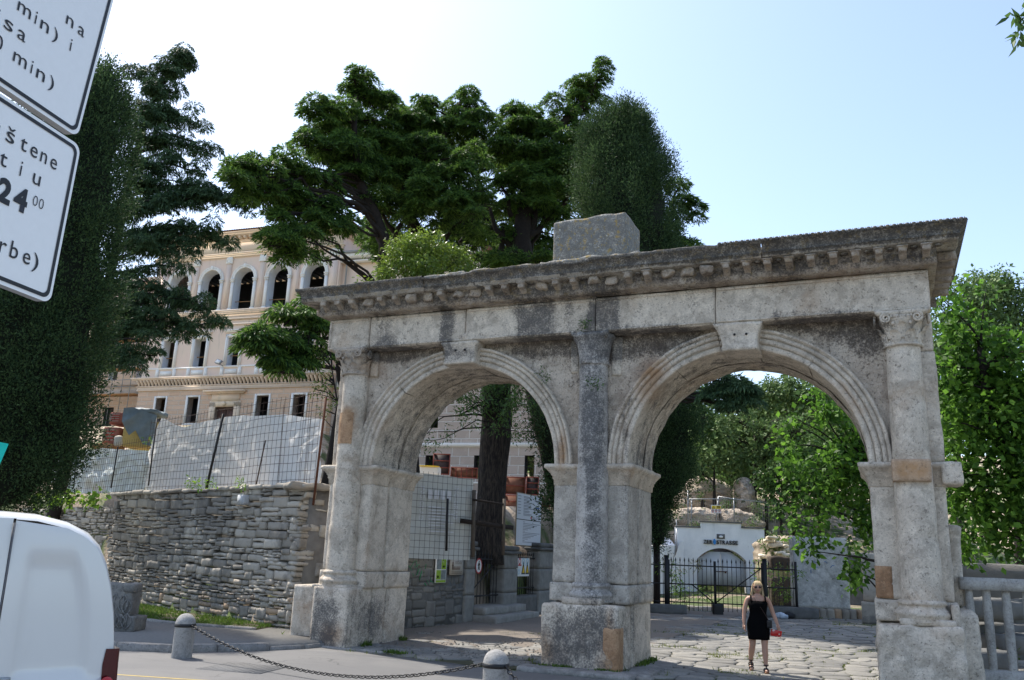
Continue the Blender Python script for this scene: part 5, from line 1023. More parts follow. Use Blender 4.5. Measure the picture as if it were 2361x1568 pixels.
# hanging twig in the top right corner
mb=MB(); tw=[W(2400,10,5.5),W(2375,30,5.5),W(2352,48,5.5),W(2345,90,5.5)]; root=empty('overhanging_branch',W(2420,-60,5.5),'leafy twig hanging into the top right corner of the sky','branch'); sx_=W(3050,200,6.2); mb.tube([(sx_[0],sx_[1],-.1),(sx_[0],sx_[1],2.5),(sx_[0]-.1,sx_[1],4.2),W(2750,-250,5.9),W(2460,-90,5.5)]+tw,[.12,.10,.07,.03,.012,.008,.006,.004,.002],8); mb.build('twig',M['bark'],root,True)
C=np.array([W(x,y,5.5) for x,y in ((2340,38),(2352,35),(2358,52),(2350,70),(2342,92),(2352,95),(2345,80),(2372,40),(2360,28),(2390,30),(2380,15),(2356,82),(2335,34),(2400,60),(2420,20))]); mb=MB(); leafy(mb,np.repeat(C,2,0),2,.025,.085,.04,.5); mb.build('leaves',M['dleaf'],root)
# light green laurel bush above the gate
lb=[(950,580,60,40,27),(900,600,40,34,26.6),(1000,585,50,38,27),(1045,590,44,34,27.2),(975,555,50,24,27),(920,570,44,30,26.8),(1080,608,28,24,27),(890,628,36,22,26.5),(960,620,70,30,26.6),(1030,630,50,20,27),(870,640,24,16,26.5),(840,655,20,10,26.3),(1060,585,26,20,27.4),(870,900,60,80,27),(930,760,70,110,27),(1000,760,70,110,27)]
broadleaf('laurel_bush','rounded light green laurel crown showing just above the left half of the gate cornice','tree',bb_(950,27),[W(945,900,27),W(950,700,27)],lb,85,17,.24,.14,.05,M['laurel'],None,.16,40,61)
l2=[(735,800,14,18,24),(745,835,22,24,24),(738,880,18,26,24),(750,920,18,24,24),(728,905,10,12,24),(755,790,14,14,24),(765,860,20,30,24.4),(742,950,8,12,24),(775,920,16,30,24.4)]
broadleaf('young_laurel','slim yellow-green laurel shrub tight against the left end of the gate','shrub',bb_(790,24.4),[W(790,1000,24.4),W(765,850,24.2)],l2,26,14,.20,.12,.04,M['laurel'],None,.05,30,63)
# great trunk behind the small gate, with lower foliage in the left arch
tb=WZ(1130,1262,1.7); d=26.5; tb=W(1120,1262,d)
root=empty('oak_tree',(tb[0],tb[1],.8),'massive dark-barked tree trunk with leafy lower twigs seen through the left arch','tree'); mb=MB()
tp=[(1122,1300,42),(1124,1262,38),(1130,1200,35),(1134,1130,34),(1138,1060,36),(1143,1010,39),(1145,960,37),(1146,900,35),(1145,820,38),(1140,700,34)]
P=np.array([W(x,y,d) for x,y,_ in tp]); R=np.array([r*d/F*.94 for _,_,r in tp]); t=MB(); t.tube(P,R,40); V=t.V[0]; c=np.repeat(P,40,0); o=V-c; rid=vn(np.column_stack([np.arctan2(o[:,1],o[:,0])*5,np.zeros(len(V)),V[:,2]*.5]),5)*.05; V=V+o*rid[:,None]; mb.add(V,t.F); 
mtb,ntb,bb2=newmat('furrowed_bark'); v=objv(ntb); n1=noi(ntb,mapv(ntb,v,(6,6,1.2)),3,6,.7); cc=mixc(ntb,ramp(ntb,n1,.35,.7),(.012,.009,.008),(.085,.065,.05)); ntb.links.new(cc,bb2.inputs['Base Color']); bb2.inputs['Roughness'].default_value=.95; bump(ntb,bb2,n1,1,.12)
mb.build('trunk',mtb,root,True)
ob=[(1090,935,50,34,25),(1140,920,70,36,25),(1190,940,50,40,25),(1060,960,30,20,25),(1110,985,30,14,25),(1210,990,20,24,25),(1165,985,40,24,24.8),(1040,905,40,24,25.5),(1010,985,34,14,25),(985,1005,24,14,25),(1030,1010,20,12,25),(1000,1035,20,8,24.8),(1225,935,20,30,25),(1185,1012,26,12,24.8),(1100,880,80,40,25.5),(1180,880,70,40,25.5),(975,1020,10,14,25)]
C=blobs(ob,42); C=C[fbm(C*1.5,3,2)>-.45]; li=MB(); 
for i in RNG.permutation(len(C))[:40]: limb(li,W(1150,930+random.random()*60,26.2),C[i],.03,.006,.05,.4,7,int(i),5)
limb(li,W(1120,960,26.2),W(985,1000,25),.04,.01,.05,.5,10,3); limb(li,W(1120,930,26.2),W(1010,960,25.2),.04,.01,.05,.5,10,4)
li.build('branches',M['bark'],root,True); cr=MB(); leafy(cr,C,16,.22,.13,.042); cr.build('crown',M['dleaf'],root)
# hillside trees and bushes seen through the right arch
hb=[('hillside_tree','loose pale green tree high on the slope at the top of the right arch','tree',[(1800,900,60,30,60),(1760,920,40,34,60),(1850,905,50,34,60),(1900,930,50,40,60)],M['hill'],62,6,20),
 ('hillside_tree','thin half-bare tree with tangled twigs on the slope, middle of the right arch','tree',[(1700,960,60,30,56),(1760,980,50,30,56),(1820,975,50,34,56),(1680,1000,40,26,56)],M['hill'],58,2.2,90),
 ('hillside_tree','dark green tree on the slope right behind the ragged cypress','tree',[(1620,950,34,40,58),(1640,1000,34,30,58),(1610,1040,26,30,58),(1610,900,26,30,58)],M['dleaf'],58,7,20),
 ('hillside_bush','olive bush on the slope left of the pale rock spur','bush',[(1640,1060,44,22,57),(1690,1062,34,18,57),(1610,1080,24,22,57)],M['hill'],57,8,10),
 ('hillside_bush','mid green bush directly above the pale rock spur','bush',[(1740,1050,40,24,57),(1790,1040,44,30,57)],M['hill'],57,8,14),
 ('hillside_bush','fresh green bush covering the slope right of the pale rock spur','bush',[(1775,1100,36,26,54),(1800,1140,36,36,54),(1830,1090,50,40,54),(1790,1180,26,20,53)],M['dleaf'],54,8,14),
 ('hillside_bush','large shaded bush behind the mulberry leaves in the right arch','bush',[(1870,1120,60,60,55),(1930,1100,70,80,55),(1860,1040,60,40,55)],M['dleaf'],55,5,14)]
hb+=[('hillside_tree','broad tree on the slope beyond the right edge','tree',[(2560,900,90,80,50),(2700,950,100,90,50),(2850,1000,100,80,50)],M['hill'],50,2,10)]
for k,(n_,lab,cat,bl,mm,D,dn,lm) in enumerate(hb):
    c=np.mean([b[:2] for b in bl],0); p=W(c[0],1200,D); base=(p[0],p[1],gz_(p[0],p[1])-.2); broadleaf(n_,lab,cat,base,[W(c[0],c[1]+14,D)],bl,dn,22,.5,.28,.17,mm,'trees and bushes on the slope',.16,lm,71+k)
hb2=[('hilltop_tree','rounded grey-green tree crown on the hilltop at the far right edge',[(2330,700,50,70,58),(2280,650,40,30,58),(2300,680,60,50,58),(2360,640,30,30,58),(2350,760,60,60,58)],58),
 ('hilltop_tree','lower rounded grey-green tree beside the right end of the cornice',[(2200,660,50,30,56),(2240,700,60,50,56),(2180,720,40,50,56),(2250,760,70,60,56),(2170,800,40,60,56)],56)]
for k,(n_,lab,bl,D) in enumerate(hb2):
    p=W(bl[0][0],1150,D); broadleaf(n_,lab,'tree',(p[0],p[1],gz_(p[0],p[1])-.2),[W(bl[0][0],850,D)],bl,3.2,32,.62,.27,.17,M['hill'],'trees on the hilltop',.3,20,91+k)
# undergrowth masses
def under(name,bl,dens,matl,L,Wd,per=20,sp=.4):
    C=blobs(bl,dens); mb=MB(); leafy(mb,C,per,sp,L,Wd); return tag(mb.build(name,matl),kind='stuff')
under('undergrowth',[(2280,900,160,120,30),(2200,1100,90,100,30),(2280,1180,140,90,34),(2200,1300,60,40,33),(2300,1300,100,50,32),(2140,1100,60,160,36),(2060,1150,80,150,36),(1960,1280,60,50,36),(1640,1100,60,16,60),(1700,1080,60,12,58)],.6,M['dleaf'],.3,.2,26,.7)
under('far_green_mass',[(2500,1100,160,90,60),(2750,1120,160,90,60),(3000,1150,160,90,60),(900,1040,400,60,70),(1300,900,200,80,75),(1650,1080,200,50,72),(1850,1000,200,60,76),(1500,1000,200,80,74),(2000,950,120,120,70),(2150,900,150,120,68),(1820,980,150,90,66),(1700,1010,120,70,66)],.22,M['hill'],.7,.45,40,1.4)
# ================================================================== FENCES AND SITE
mt,nt_,b=newmat('white_tarpaulin'); v=objv(nt_); n1=noi(nt_,v,1.2,5,.6,1.); n2=noi(nt_,v,6,5,.6,.6); c=mixc(nt_,n1,(.86,.86,.84),(.93,.93,.91)); nt_.links.new(c,b.inputs['Base Color']); b.inputs['Roughness'].default_value=.6; bump(nt_,b,mth(nt_,'ADD',n2,mth(nt_,'MULTIPLY',n1,2)),.8,.06)
t=nt_.nodes.new('ShaderNodeBsdfTranslucent'); t.inputs[0].default_value=(.86,.86,.84,1); ms=nt_.nodes.new('ShaderNodeMixShader'); ms.inputs[0].default_value=.62; nt_.links.new(b.outputs[0],ms.inputs[1]); nt_.links.new(t.outputs[0],ms.inputs[2]); nt_.links.new(ms.outputs[0],nt_.nodes['Material Output'].inputs[0]); M['tarp']=mt
M['tarpg']=simple('grey_green_tarpaulin',(.52,.55,.52),.5,0,.12,3,.4)
def crease(P,seed):
    r=0
    for k in range(5):
        a=1.1*k+seed; q=(P[:,0]*math.cos(a)+P[:,1]*math.sin(a))*(1.1+.8*k)+fbm(np.column_stack([P*.6,P[:,:1]*0]),seed+k,2)*2.; r=r+(np.abs((q%2)-1)**1.5)/(1+.6*k)
    return r
def sheet(P0,P1,topf,botf,nu,nv,amp,seed,off=0.):
    "hanging sheet in the vertical plane P0-P1; topf/botf give z at u (metres)"
    P0=np.array(P0[:2]);P1=np.array(P1[:2]); L=np.linalg.norm(P1-P0); d=(P1-P0)/L; n=np.array([d[1],-d[0]]); n=n if n@(CAM[:2]-P0)>0 else -n
    u=np.linspace(0,L,nu); t=np.linspace(0,1,nv); U,T=np.meshgrid(u,t,indexing='ij'); Z=np.interp(U,*topf)*(T)+np.interp(U,*botf)*(1-T); UV=np.column_stack([U.ravel(),Z.ravel()]); dd=(crease(UV,seed)-1.0)*amp*(.5+.5*np.sin(np.clip(T.ravel(),0,1)*PI))+off
    return np.column_stack([P0[0]+d[0]*UV[:,0]+n[0]*dd,P0[1]+d[1]*UV[:,0]+n[1]*dd,UV[:,1]]).reshape(nu,nv,3)
def plane_uv(P0,P1,pts):
    P0=np.array(P0[:2]);P1=np.array(P1[:2]);d=(P1-P0)/np.linalg.norm(P1-P0); o=[]
    for p in pts:
        q=WP(p[0],p[1],P0,P1); o.append(((q[:2]-P0)@d,q[2]))
    o.sort(); return np.array(o).T
def meshfence(mb,P0,P1,z0,z1,du,dz,r=.006,wob=.012,seed=0):
    P0=np.array(P0[:2]);P1=np.array(P1[:2]); L=np.linalg.norm(P1-P0); d=(P1-P0)/L
    us=np.arange(0,L,du)
    for k,u in enumerate(us):
        n=12; z=np.linspace(z0,z1,n); uu=u+wob*2*fbm(np.column_stack([z,z*0+u*.3,z*0]),seed,2); mb.tube(np.column_stack([P0[0]+d[0]*uu,P0[1]+d[1]*uu,z]),r,4,cap=False)
    for z in np.arange(z0+dz,z1,dz):
        u=np.linspace(0,L,max(8,int(L/.3))); zz=z+wob*2*fbm(np.column_stack([u*.8,u*0+z,u*0]),seed+5,2); mb.tube(np.column_stack([P0[0]+d[0]*u,P0[1]+d[1]*u,zz]),r,4,cap=False)
# --- white hoarding on the drystone wall
FA=WA-WN*.35+WD*(-.15); FB=WA-WN*.35+WD*7.5
FA2=np.array(FA); 
tl=plane_uv(FA,FB,[(745,966),(735,965),(700,962),(655,955),(612,958),(590,960),(560,957),(520,962),(500,967),(470,972),(445,980),(425,985),(405,980),(385,968),(372,963),(360,985),(352,1010),(346,1060)]); 
uL=tl[0].max(); FBt=np.array(FA)+(np.array(FB)-np.array(FA))/np.linalg.norm(np.array(FB)-np.array(FA))*uL
hf=empty('hoarding_fence',(FA[0],FA[1],3.2),'rusty wire-mesh fence with slanting posts standing along the top of the drystone wall','fence')
mb=MB(); mb.grid(sheet(FA,FBt,(tl[0],tl[1]),([0,uL],[3.15,3.15]),150,60,.085,3)); tag(mb.build('tarpaulin',M['tarp'],smooth=True),'crumpled white tarpaulin hung behind the mesh on top of the drystone wall','tarpaulin','white construction tarpaulins')
mb=MB(); FAo=np.array(FA)+WN*.12; FBo=FBt+WN*.12; ztop=WP(600,938,FA,FB)[2]; meshfence(mb,FAo,FBo,3.18,ztop+.12,.20,.20,.0055); mb.build('wire_mesh',M['wire'],hf)
for (a,c,r,mm) in (((475,1130),(515,955),.035,'iron'),((722,1165),(752,915),.028,'rust'),((590,1120),(612,1015),.018,'wire'),((342,1120),(362,965),.022,'iron')):
    p=WP(*a,FAo,FBo);q=WP(*c,FAo,FBo); mb=MB(); mb.tube([p,q],r,7); mb.build('post',M[mm],hf)
mb=MB()
for x in (700,706,688,640,642): mb.tube([WP(x,1118,FAo,FBo),WP(x+14,918+random.random()*20,FAo,FBo)],.006,4)
mb.build('spare_rods',M['wire'],hf)
# --- grey-green hoarding further left
LA2=WA+WD*7.9-WN*.8; LB2=WA+WD*19-WN*1.2
tl=plane_uv(LA2,LB2,[(352,1035),(345,1040),(300,1037),(270,1036),(235,1033),(215,1035),(180,1038),(120,1050),(60,1055)]); o_=tl[0].min()
A0=LA2; Ld=(LB2-LA2)/np.linalg.norm(LB2-LA2); P0_=LA2+Ld*o_; P1_=LA2+Ld*tl[0].max()
mb=MB(); mb.grid(sheet(P0_,P1_,(tl[0]-o_,tl[1]),([0,20],[3.0,2.2]),120,50,.11,9)); tag(mb.build('tarpaulin',M['tarpg'],smooth=True),'grey-green tarpaulin hoarding left of the white one, behind the dark cypress','tarpaulin','white construction tarpaulins')
hf2=empty('hoarding_fence',(P0_[0],P0_[1],2.8),'lower mesh fence in front of the grey-green tarpaulin','fence'); P0o=P0_+WN*.1;P1o=P1_+WN*.1; mb=MB(); meshfence(mb,P0o,P1o,2.4,tl[1].max()-.05,.2,.2,.006,.01,9); mb.build('wire_mesh',M['wire'],hf2)
for x0,x1 in((347,351),(256,272),(170,178)): 
    mb=MB(); mb.tube([WP(x0,1125,P0o,P1o),WP(x1,1030,P0o,P1o)],.025,6); mb.build('post',M['iron'],hf2)
# --- materials stacked on the terrace
def onpad(px,py,D,off=0): return W(px,py,D)
pb=W(300,1030,34); 
pallet=empty('covered_pallet',(pb[0],pb[1],pb[2]-.1),'pallet of yellow insulation boards under a torn grey-blue tarpaulin','pallet')
yaw0=math.atan2(CR[1],CR[0]); 
def cbox(name,px0,px1,py0,py1,D,dep,mat,parent=None,label=None,cat=None,group=None,rz=0.,rnd=.02,amp=.0,tilt=0):
    a=W(px0,py1,D);b_=W(px1,py1,D);t=W((px0+px1)/2,py0,D); w_=np.linalg.norm((b_-a)[:2]); h=t[2]-(a[2]+b_[2])/2; c=(a+b_)/2; Mx=Matrix.Translation(tuple(c))@Matrix.Rotation(yaw0+rz,4,'Z')@Matrix.Rotation(tilt,4,'Y'); mb=MB(); mb.rbox(-w_/2,w_/2,0,dep,0,h,.12,rnd,amp,3,3,M=Mx); o=mb.build(name,mat,parent,True if amp else False)
    if label: tag(o,label,cat,group)
    return o
ins=simple('yellow_insulation',(.48,.36,.13),.9,0,.2,14,.5)
cbox('insulation_stack',275,345,965,1030,34,1.2,ins,pallet)
mb=MB(); a=W(285,942,33.9); G_=sheet(W(284,950,33.8),W(362,960,33.8),([0,.3,.8,1.6],[W(285,940,33.8)[2],W(300,938,33.8)[2],W(330,950,33.8)[2],W(360,962,33.8)[2]]),([0,.3,.5,.8,1.1,1.6],[W(285,972,33.8)[2],W(300,1004,33.8)[2],W(310,992,33.8)[2],W(330,1024,33.8)[2],W(340,1028,33.8)[2],W(360,1012,33.8)[2]]),50,30,.10,4); mb.grid(G_)
tpm=simple('grey_blue_tarpaulin',(.17,.21,.23),.6,0,.3,3,.4)
cbox('tarpaulin_top',287,362,940,952,33.9,1.3,tpm,pallet,amp=.06,rnd=.08); mb.build('tarpaulin_cover',tpm,pallet,True)
brk=simple('brick_red_carton',(.33,.13,.10),.85,0,.2,12,.2)
def printed(o_px,D,lab,k,wrap):
    px0,px1,py0,py1=o_px; r=empty('brick_pack',W((px0+px1)/2,py1,D),lab,'brick pack','packs of red bricks'); cbox('bricks',px0,px1,py0,py1,D,.9,brk,r); 
    mb=MB(); a=W(px0+1,py1,D-.03); b_=W(px1-1,py1,D-.03); t=W(px0+1,py0+2,D-.03); xd=(b_-a)/np.linalg.norm(b_-a); h=t[2]-a[2]; zd=np.array([0,0,1.])
    f=-np.cross(xd,zd)*-.01; mb.add([a+zd*h*.25+f,b_+zd*h*.25+f,b_+zd*h*.95+f,a+zd*h*.95+f],[0,1,2,3]); mb.build('wrapper',simple('pale_wrapper%d'%k,(.42,.30,.27),.5),r)
    mb=MB(); L=np.linalg.norm(b_-a)
    for q in range(3): mb.add([a+xd*L*.15+zd*h*(.75-.2*q)+f*2,a+xd*L*.8+zd*h*(.75-.2*q)+f*2,a+xd*L*.8+zd*h*(.84-.2*q)+f*2,a+xd*L*.15+zd*h*(.84-.2*q)+f*2],[0,1,2,3])
    mb.build('red_print',simple('red_print%d'%k,(.4,.05,.04),.6),r)
printed((249,283,950,978),34.6,'red brick pack with pale wrapper, topmost beside the covered pallet',0,1)
printed((232,272,984,1026),34.4,'red brick pack with pale wrapper, lower one standing on the boards',1,1)
cbox('sack',257,276,1000,1030,33.5,.3,simple('dirty_white_sack',(.5,.46,.38),.8),None,'dirty white sack leaning at the foot of the covered pallet','sack',rnd=.12,amp=.05)
cbox('plank_pile',205,262,1022,1034,34,1.0,M['wood'],None,'low pile of timber boards under the brick packs','timber')
# scaffolding-like blue object behind cypress omitted: wholly in shade
# --- wall and small gate seen through the left arch
LX=-3.0
def LP(px,py,x=LX):
    d=ray(px,py); t=(x-CAM[0])/d[0]; return CAM+d*t
yA=LP(1092,1430)[1]; 
sw=empty('roadside_wall',(LX,4,0),'old rubble garden wall with green paint smears and posters, seen through the left arch','wall')
ztop=LP(1000,1276)[2]
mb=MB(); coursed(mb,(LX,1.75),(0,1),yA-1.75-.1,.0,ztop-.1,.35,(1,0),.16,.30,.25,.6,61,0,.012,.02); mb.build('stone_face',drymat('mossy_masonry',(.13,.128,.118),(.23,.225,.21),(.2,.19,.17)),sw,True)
mb=MB(); mb.box(LX-.4,LX-.02,1.72,yA-.1,-.2,ztop-.12); mb.rbox(LX-.42,LX+.05,1.72,yA-.1,ztop-.12,ztop,.1,.02,.012,4,3); mb.build('coping',M['dconc'],sw,True)
spray=simple('green_spray_paint',(.05,.20,.10),.7)
mb=MB(); rs=random.Random(4)
for c in (((968,1330)),((990,1345)),((955,1318))):
    for k in range(7):
        p=LP(c[0]+rs.uniform(-12,12),c[1]+rs.uniform(-22,22)); mb.tube([p+np.array([.035,0,0]),p+np.array([.035,rs.uniform(-.2,.2),rs.uniform(-.15,.25)])],.012,5,flat=.3)
mb.build('green_graffiti',spray,sw)
# gate pillars
PB=simple('gate_pillar_stone',(.22,.215,.20),.9,0,.35,4,.5)
def pillar(px0,px1,lab,zt,x=LX,cap=True,base=0):
    y0=LP(px0,1350,x)[1];y1=LP(px1,1350,x)[1]; r=empty('gate_pillar',(x,(y0+y1)/2,0),lab,'pillar','square stone gate pillars'); z=base
    mb=MB()
    for k,h in enumerate((.75,.7,.7)):
        if z>=zt-.1: break
        h=min(h,zt-z); mb.rbox(x-.42,x+.04,y0,y1,z,z+h-.008,.1,.015,.007,4,k+int(px0)); z+=h
    mb.build('shaft',PB,r,True)
    if cap: mb=MB(); mb.rbox(x-.5,x+.12,y0-.08,y1+.08,zt,zt+.1,.1,.02,.01,4,5);mb.rbox(x-.46,x+.08,y0-.04,y1+.04,zt+.1,zt+.25,.1,.05,.01,4,6); mb.build('cap',M['dconc'],r,True)
    return y0,y1
zt=LP(1075,1268)[2]
p1=pillar(1070,1092,'square pillar on the left side of the small iron gate',zt); p2=pillar(1158,1190,'square pillar with cap to the right of the small iron gate',LP(1170,1278)[2]); p3_=pillar(1240,1285,'square pillar next to the middle pier with green paint, seen through the left arch',LP(1260,1270)[2])
def railing(name,lab,cat,x,y0,y1,z0,z1,n,spear=True,group=None,mat=None,r=.011,rails=(.15,.85),diag=False):
    rt=empty(name,(x,y0,z0),lab,cat,group); 
    for k in range(n):
        y=y0+(y1-y0)*(k+.5)/n; mb=MB(); mb.tube([(x,y,z0),(x,y,z1-.12)],r,5)
        if spear: mb.tube([(x,y,z1-.13),(x,y,z1-.09),(x,y,z1)],[r,r*2.2,.002],5)
        mb.build('bar',mat or M['iron'],rt)
    for q in rails: 
        mb=MB(); z=z0+(z1-z0)*q; mb.box(x-.02,x+.02,y0,y1,z-.02,z+.02); mb.build('rail',mat or M['iron'],rt)
    return rt
stp=.42; gtop=LP(1120,1272)[2]
g1=railing('small_gate','narrow black iron gate with upright bars between two stone pillars, left arch','gate',LX-.15,p1[1],p2[0],stp+.05,gtop,9)
mb=MB(); mb.tube([(LX-.12,p1[1]+.1,stp+.4),(LX-.12,p2[0]-.1,stp+1.3)],.02,5); mb.build('brace',M['iron'],g1)
g2=railing('small_railing','black iron railing section with warning notice right of the small gate','railing',LX-.15,p2[1],p3_[0],.65,LP(1210,1272)[2],10)
mb=MB(); mb.rbox(LX-.4,LX,p2[1],p3_[0],0,.62,.12,.02,.012,3,8); tag(mb.build('railing_plinth_wall',M['dconc'],smooth=True),'low concrete plinth under the small iron railing','low wall')
def LD(px,py,x): p=LP(px,py,x)-CAM; return float(math.hypot(p[0],p[1]))
under('greenery_behind_gate',[(1124,1345,22,50,LD(1124,1345,LX-1.6)),(1212,1340,22,40,LD(1212,1340,LX-1.6)),(1124,1310,22,20,LD(1124,1310,LX-1.8))],14,M['ivy'],.14,.08,20,.25)
# steps
mb=MB(); y0=LP(1085,1425)[1]; y1=LP(1192,1420)[1]; mb.rbox(LX-.45,LX+.75,y0+.05,y1-.0,-.1,.21,.1,.02,.008,4,1); mb.build('step',M['conc']); st_=bpy.data.objects[-1] if False else None
s_=[o for o in bpy.data.objects if o.name=='step'][0]; tag(s_,'lower worn concrete step in front of the small iron gate','step','steps to the small gate')
mb=MB(); mb.rbox(LX-.45,LX+.36,y0+.15,y1-.15,.20,.42,.1,.02,.008,4,2); tag(mb.build('step',M['conc'],smooth=True),'upper worn concrete step in front of the small iron gate','step','steps to the small gate')
# signs on the wall. frame: origin LP, x dir = +Y, z up, facing +X
def wallplate(name,px0,px1,py0,py1,lab,cat,mats,draw,x=LX+.06,th=.015):
    a=LP(px0,py1,x);b_=LP(px1,py1,x);t=LP(px0,py0,x); y0,y1,z0,z1=a[1],b_[1],(a[2]+b_[2])/2,t[2]; mb=MB(); mb.rbox(x-.03,x,y0,y1,z0,z1,.5,.004,0); w_=y1-y0;h=z1-z0
    def q(u0,u1,v0,v1,mi,lift=.003): mb.add([(x+lift,y0+w_*u0,z0+h*v0),(x+lift,y0+w_*u1,z0+h*v0),(x+lift,y0+w_*u1,z0+h*v1),(x+lift,y0+w_*u0,z0+h*v1)],[0,1,2,3],mi)
    def tx(s,u,v,hh,mi,width=None,al='L'): add_text(mb,s,hh*h*1.35,(x+.006,y0+w_*u,z0+h*v),(0,1,0),(0,0,1),mi=mi,align=al,width=(width*w_ if width else None))
    draw(q,tx,mb,(x,y0,z0,w_,h)); return tag(mb.build(name,mats),lab,cat)
gn=simple('lime_green',(.22,.36,.03),.5,0,.03); gy=simple('grey_photo',(.17,.20,.21),.5,0,.6,9,0); wt=simple('sign_white',(.72,.73,.72),.35,0,.03,5,0); bkk=simple('sign_black',(.02,.02,.022),.4,0,0,5,0); redm=simple('sign_red',(.42,.02,.03),.4,0,.03); blu=simple('sign_blue',(.03,.09,.32),.4,0,.03); yel=simple('sign_yellow',(.72,.50,.02),.4,0,.03); gl=simple('sign_grey_text',(.22,.23,.26),.5,0,0,5,0); lb_=simple('pale_blue_print',(.35,.55,.68),.5,0,.05); stn=simple('plaque_stone',(.42,.38,.32),.6,0,.1,9,.2); brn=simple('plaque_engraving',(.16,.11,.08),.6,0,.0)
def d1(q,tx,mb,f):
    q(.06,.48,.55,.96,2);q(.5,.94,.55,.96,1);q(.06,.48,.14,.52,1);q(.5,.94,.14,.52,2);q(.06,.94,.02,.11,1); q(.62,.8,.62,.7,3);q(.14,.3,.2,.3,3); tx('galerija',.55,.85,.04,0)
wallplate('poster',1003,1028,1287,1344,'lime-green and white poster with two grey photos on the garden wall','poster',[wt,gn,gy,bkk],d1)
def d2(q,tx,mb,f):
    q(.2,.75,.35,.42,1);
    for k in range(6): q(.2+.1*k,.26+.1*k,.42,.56,1)
    q(.15,.24,.35,.85,1); q(.12,.27,.6,.64,1); tx('ARHEOLOSKI',.35,.82,.07,1,.5); tx('MUZEJ ISTRE',.35,.72,.07,1,.5); tx('MUSEO ARCHEOLOGICO DELL ISTRIA',.1,.18,.06,1,.8); q(.1,.9,.1,.12,1)
wallplate('plaque',1037,1067,1290,1326,'square beige stone plaque with an engraved building, beside the lime-green poster','plaque',[stn,brn],d2)
# round prohibition sign on the gate
c=LP(1104,1305,LX+.05); r_=abs(LP(1104,1287,LX+.05)[2]-LP(1104,1323,LX+.05)[2])/2; mb=MB()
def disc(mb,c,r0,r1,dx,mi,n=32):
    th=np.arange(n)*2*PI/n; a=[(c[0]+dx,c[1]+r1*math.cos(t),c[2]+r1*math.sin(t)) for t in th]
    if r0<=0: mb.add(a,[np.arange(n)[None]],mi)
    else:
        b_=[(c[0]+dx,c[1]+r0*math.cos(t),c[2]+r0*math.sin(t)) for t in th]; j=np.arange(n); mb.add(a+b_,np.stack([j,(j+1)%n,(j+1)%n+n,j+n],1),mi)
disc(mb,c,0,r_,-.01,3); disc(mb,c,0,r_*.84,.0,0); disc(mb,c,r_*.82,r_,.002,1); mb.tube([(c[0]+.004,c[1],c[2]+r_*.1),(c[0]+.004,c[1]-.02*r_/.3,c[2]+r_*.42)],r_*.13,6,2); disc(mb,(c[0],c[1],c[2]+r_*.58),0,r_*.12,.006,2,10)
for a,b_ in(((0,.1),(-.25,-.5)),((0,.1),(.2,-.5)),((0,.4),(-.3,.05)),((0,.4),(.28,.1))): mb.tube([(c[0]+.005,c[1]+a[0]*r_,c[2]+a[1]*r_),(c[0]+.005,c[1]+b_[0]*r_,c[2]+b_[1]*r_)],r_*.06,5,2)
tag(mb.build('prohibition_sign',[wt,redm,bkk,M['galv']]),'round white no-pedestrians sign with red rim on the small iron gate','sign')
def d3(q,tx,mb,f):
    x,y0,z0,w_,h=f
    q(.03,.97,.02,.98,1,.002)
    for u in (.5,.82):
        cy=y0+w_*u; z=z0+h*.12; s=w_*.15; mb.add([(x+.006,cy-s,z),(x+.006,cy+s,z),(x+.006,cy,z+s*2.6)],[0,1,2],2); mb.add([(x+.008,cy-s*.55,z+s*.3),(x+.008,cy+s*.55,z+s*.3),(x+.008,cy,z+s*1.7)],[0,1,2],3)
    for k in range(3): disc(mb,(x+.006,y0+w_*(.2 if k==0 else .5+.3*(k-1)),z0+h*.83),w_*.06,w_*.10,0,4 if k==0 else 5,18)
    q(.08,.34,.58,.66,4,.006); disc(mb,(x+.006,y0+w_*.15,z0+h*.25),w_*.05,w_*.08,0,5,14); q(.45,.95,.62,.64,5,.006)
wallplate('safety_notice',1191,1220,1287,1329,'white safety notice with two yellow warning triangles hung on the railing','notice',[wt,wt,bkk,yel,redm,lb_],d3,x=LX-.1)
# construction information board on its post
bx=LX-.25
def d4(q,tx,mb,f):
    q(.0,1,.49,.505,1,.004)
    L1=['Investitor:','','Projektant:','','Nadzor:','','Izvodac:']; 
    for k in range(7):
        v=.93-.055*k; q(.04,.16,v,v+.012,2,.004); q(.26,.26+.25+.2*((k*37)%5)/5,v,v+.014,2,.004); q(.26,.26+.2+.15*((k*13)%4)/4,v-.022,v-.01,2,.004)
    q(.70,.92,.875,.905,2,.004); q(.72,.90,.74,.765,3,.004); tx('ING-GRAD',.63,.53,.045,2,.32); q(.55,.60,.53,.57,4,.004)
    for k in range(14): v=.45-.029*k; q(.26,.30+.12*((k*29)%6)+.04,v,v+.011,2,.004)
ob_=wallplate('site_information_board',1188,1246,1133,1260,'large white construction information board on a pole above the railing','board',[simple('board_frame',(.30,.24,.16),.7),bkk,gl,blu,redm],d4,x=bx)
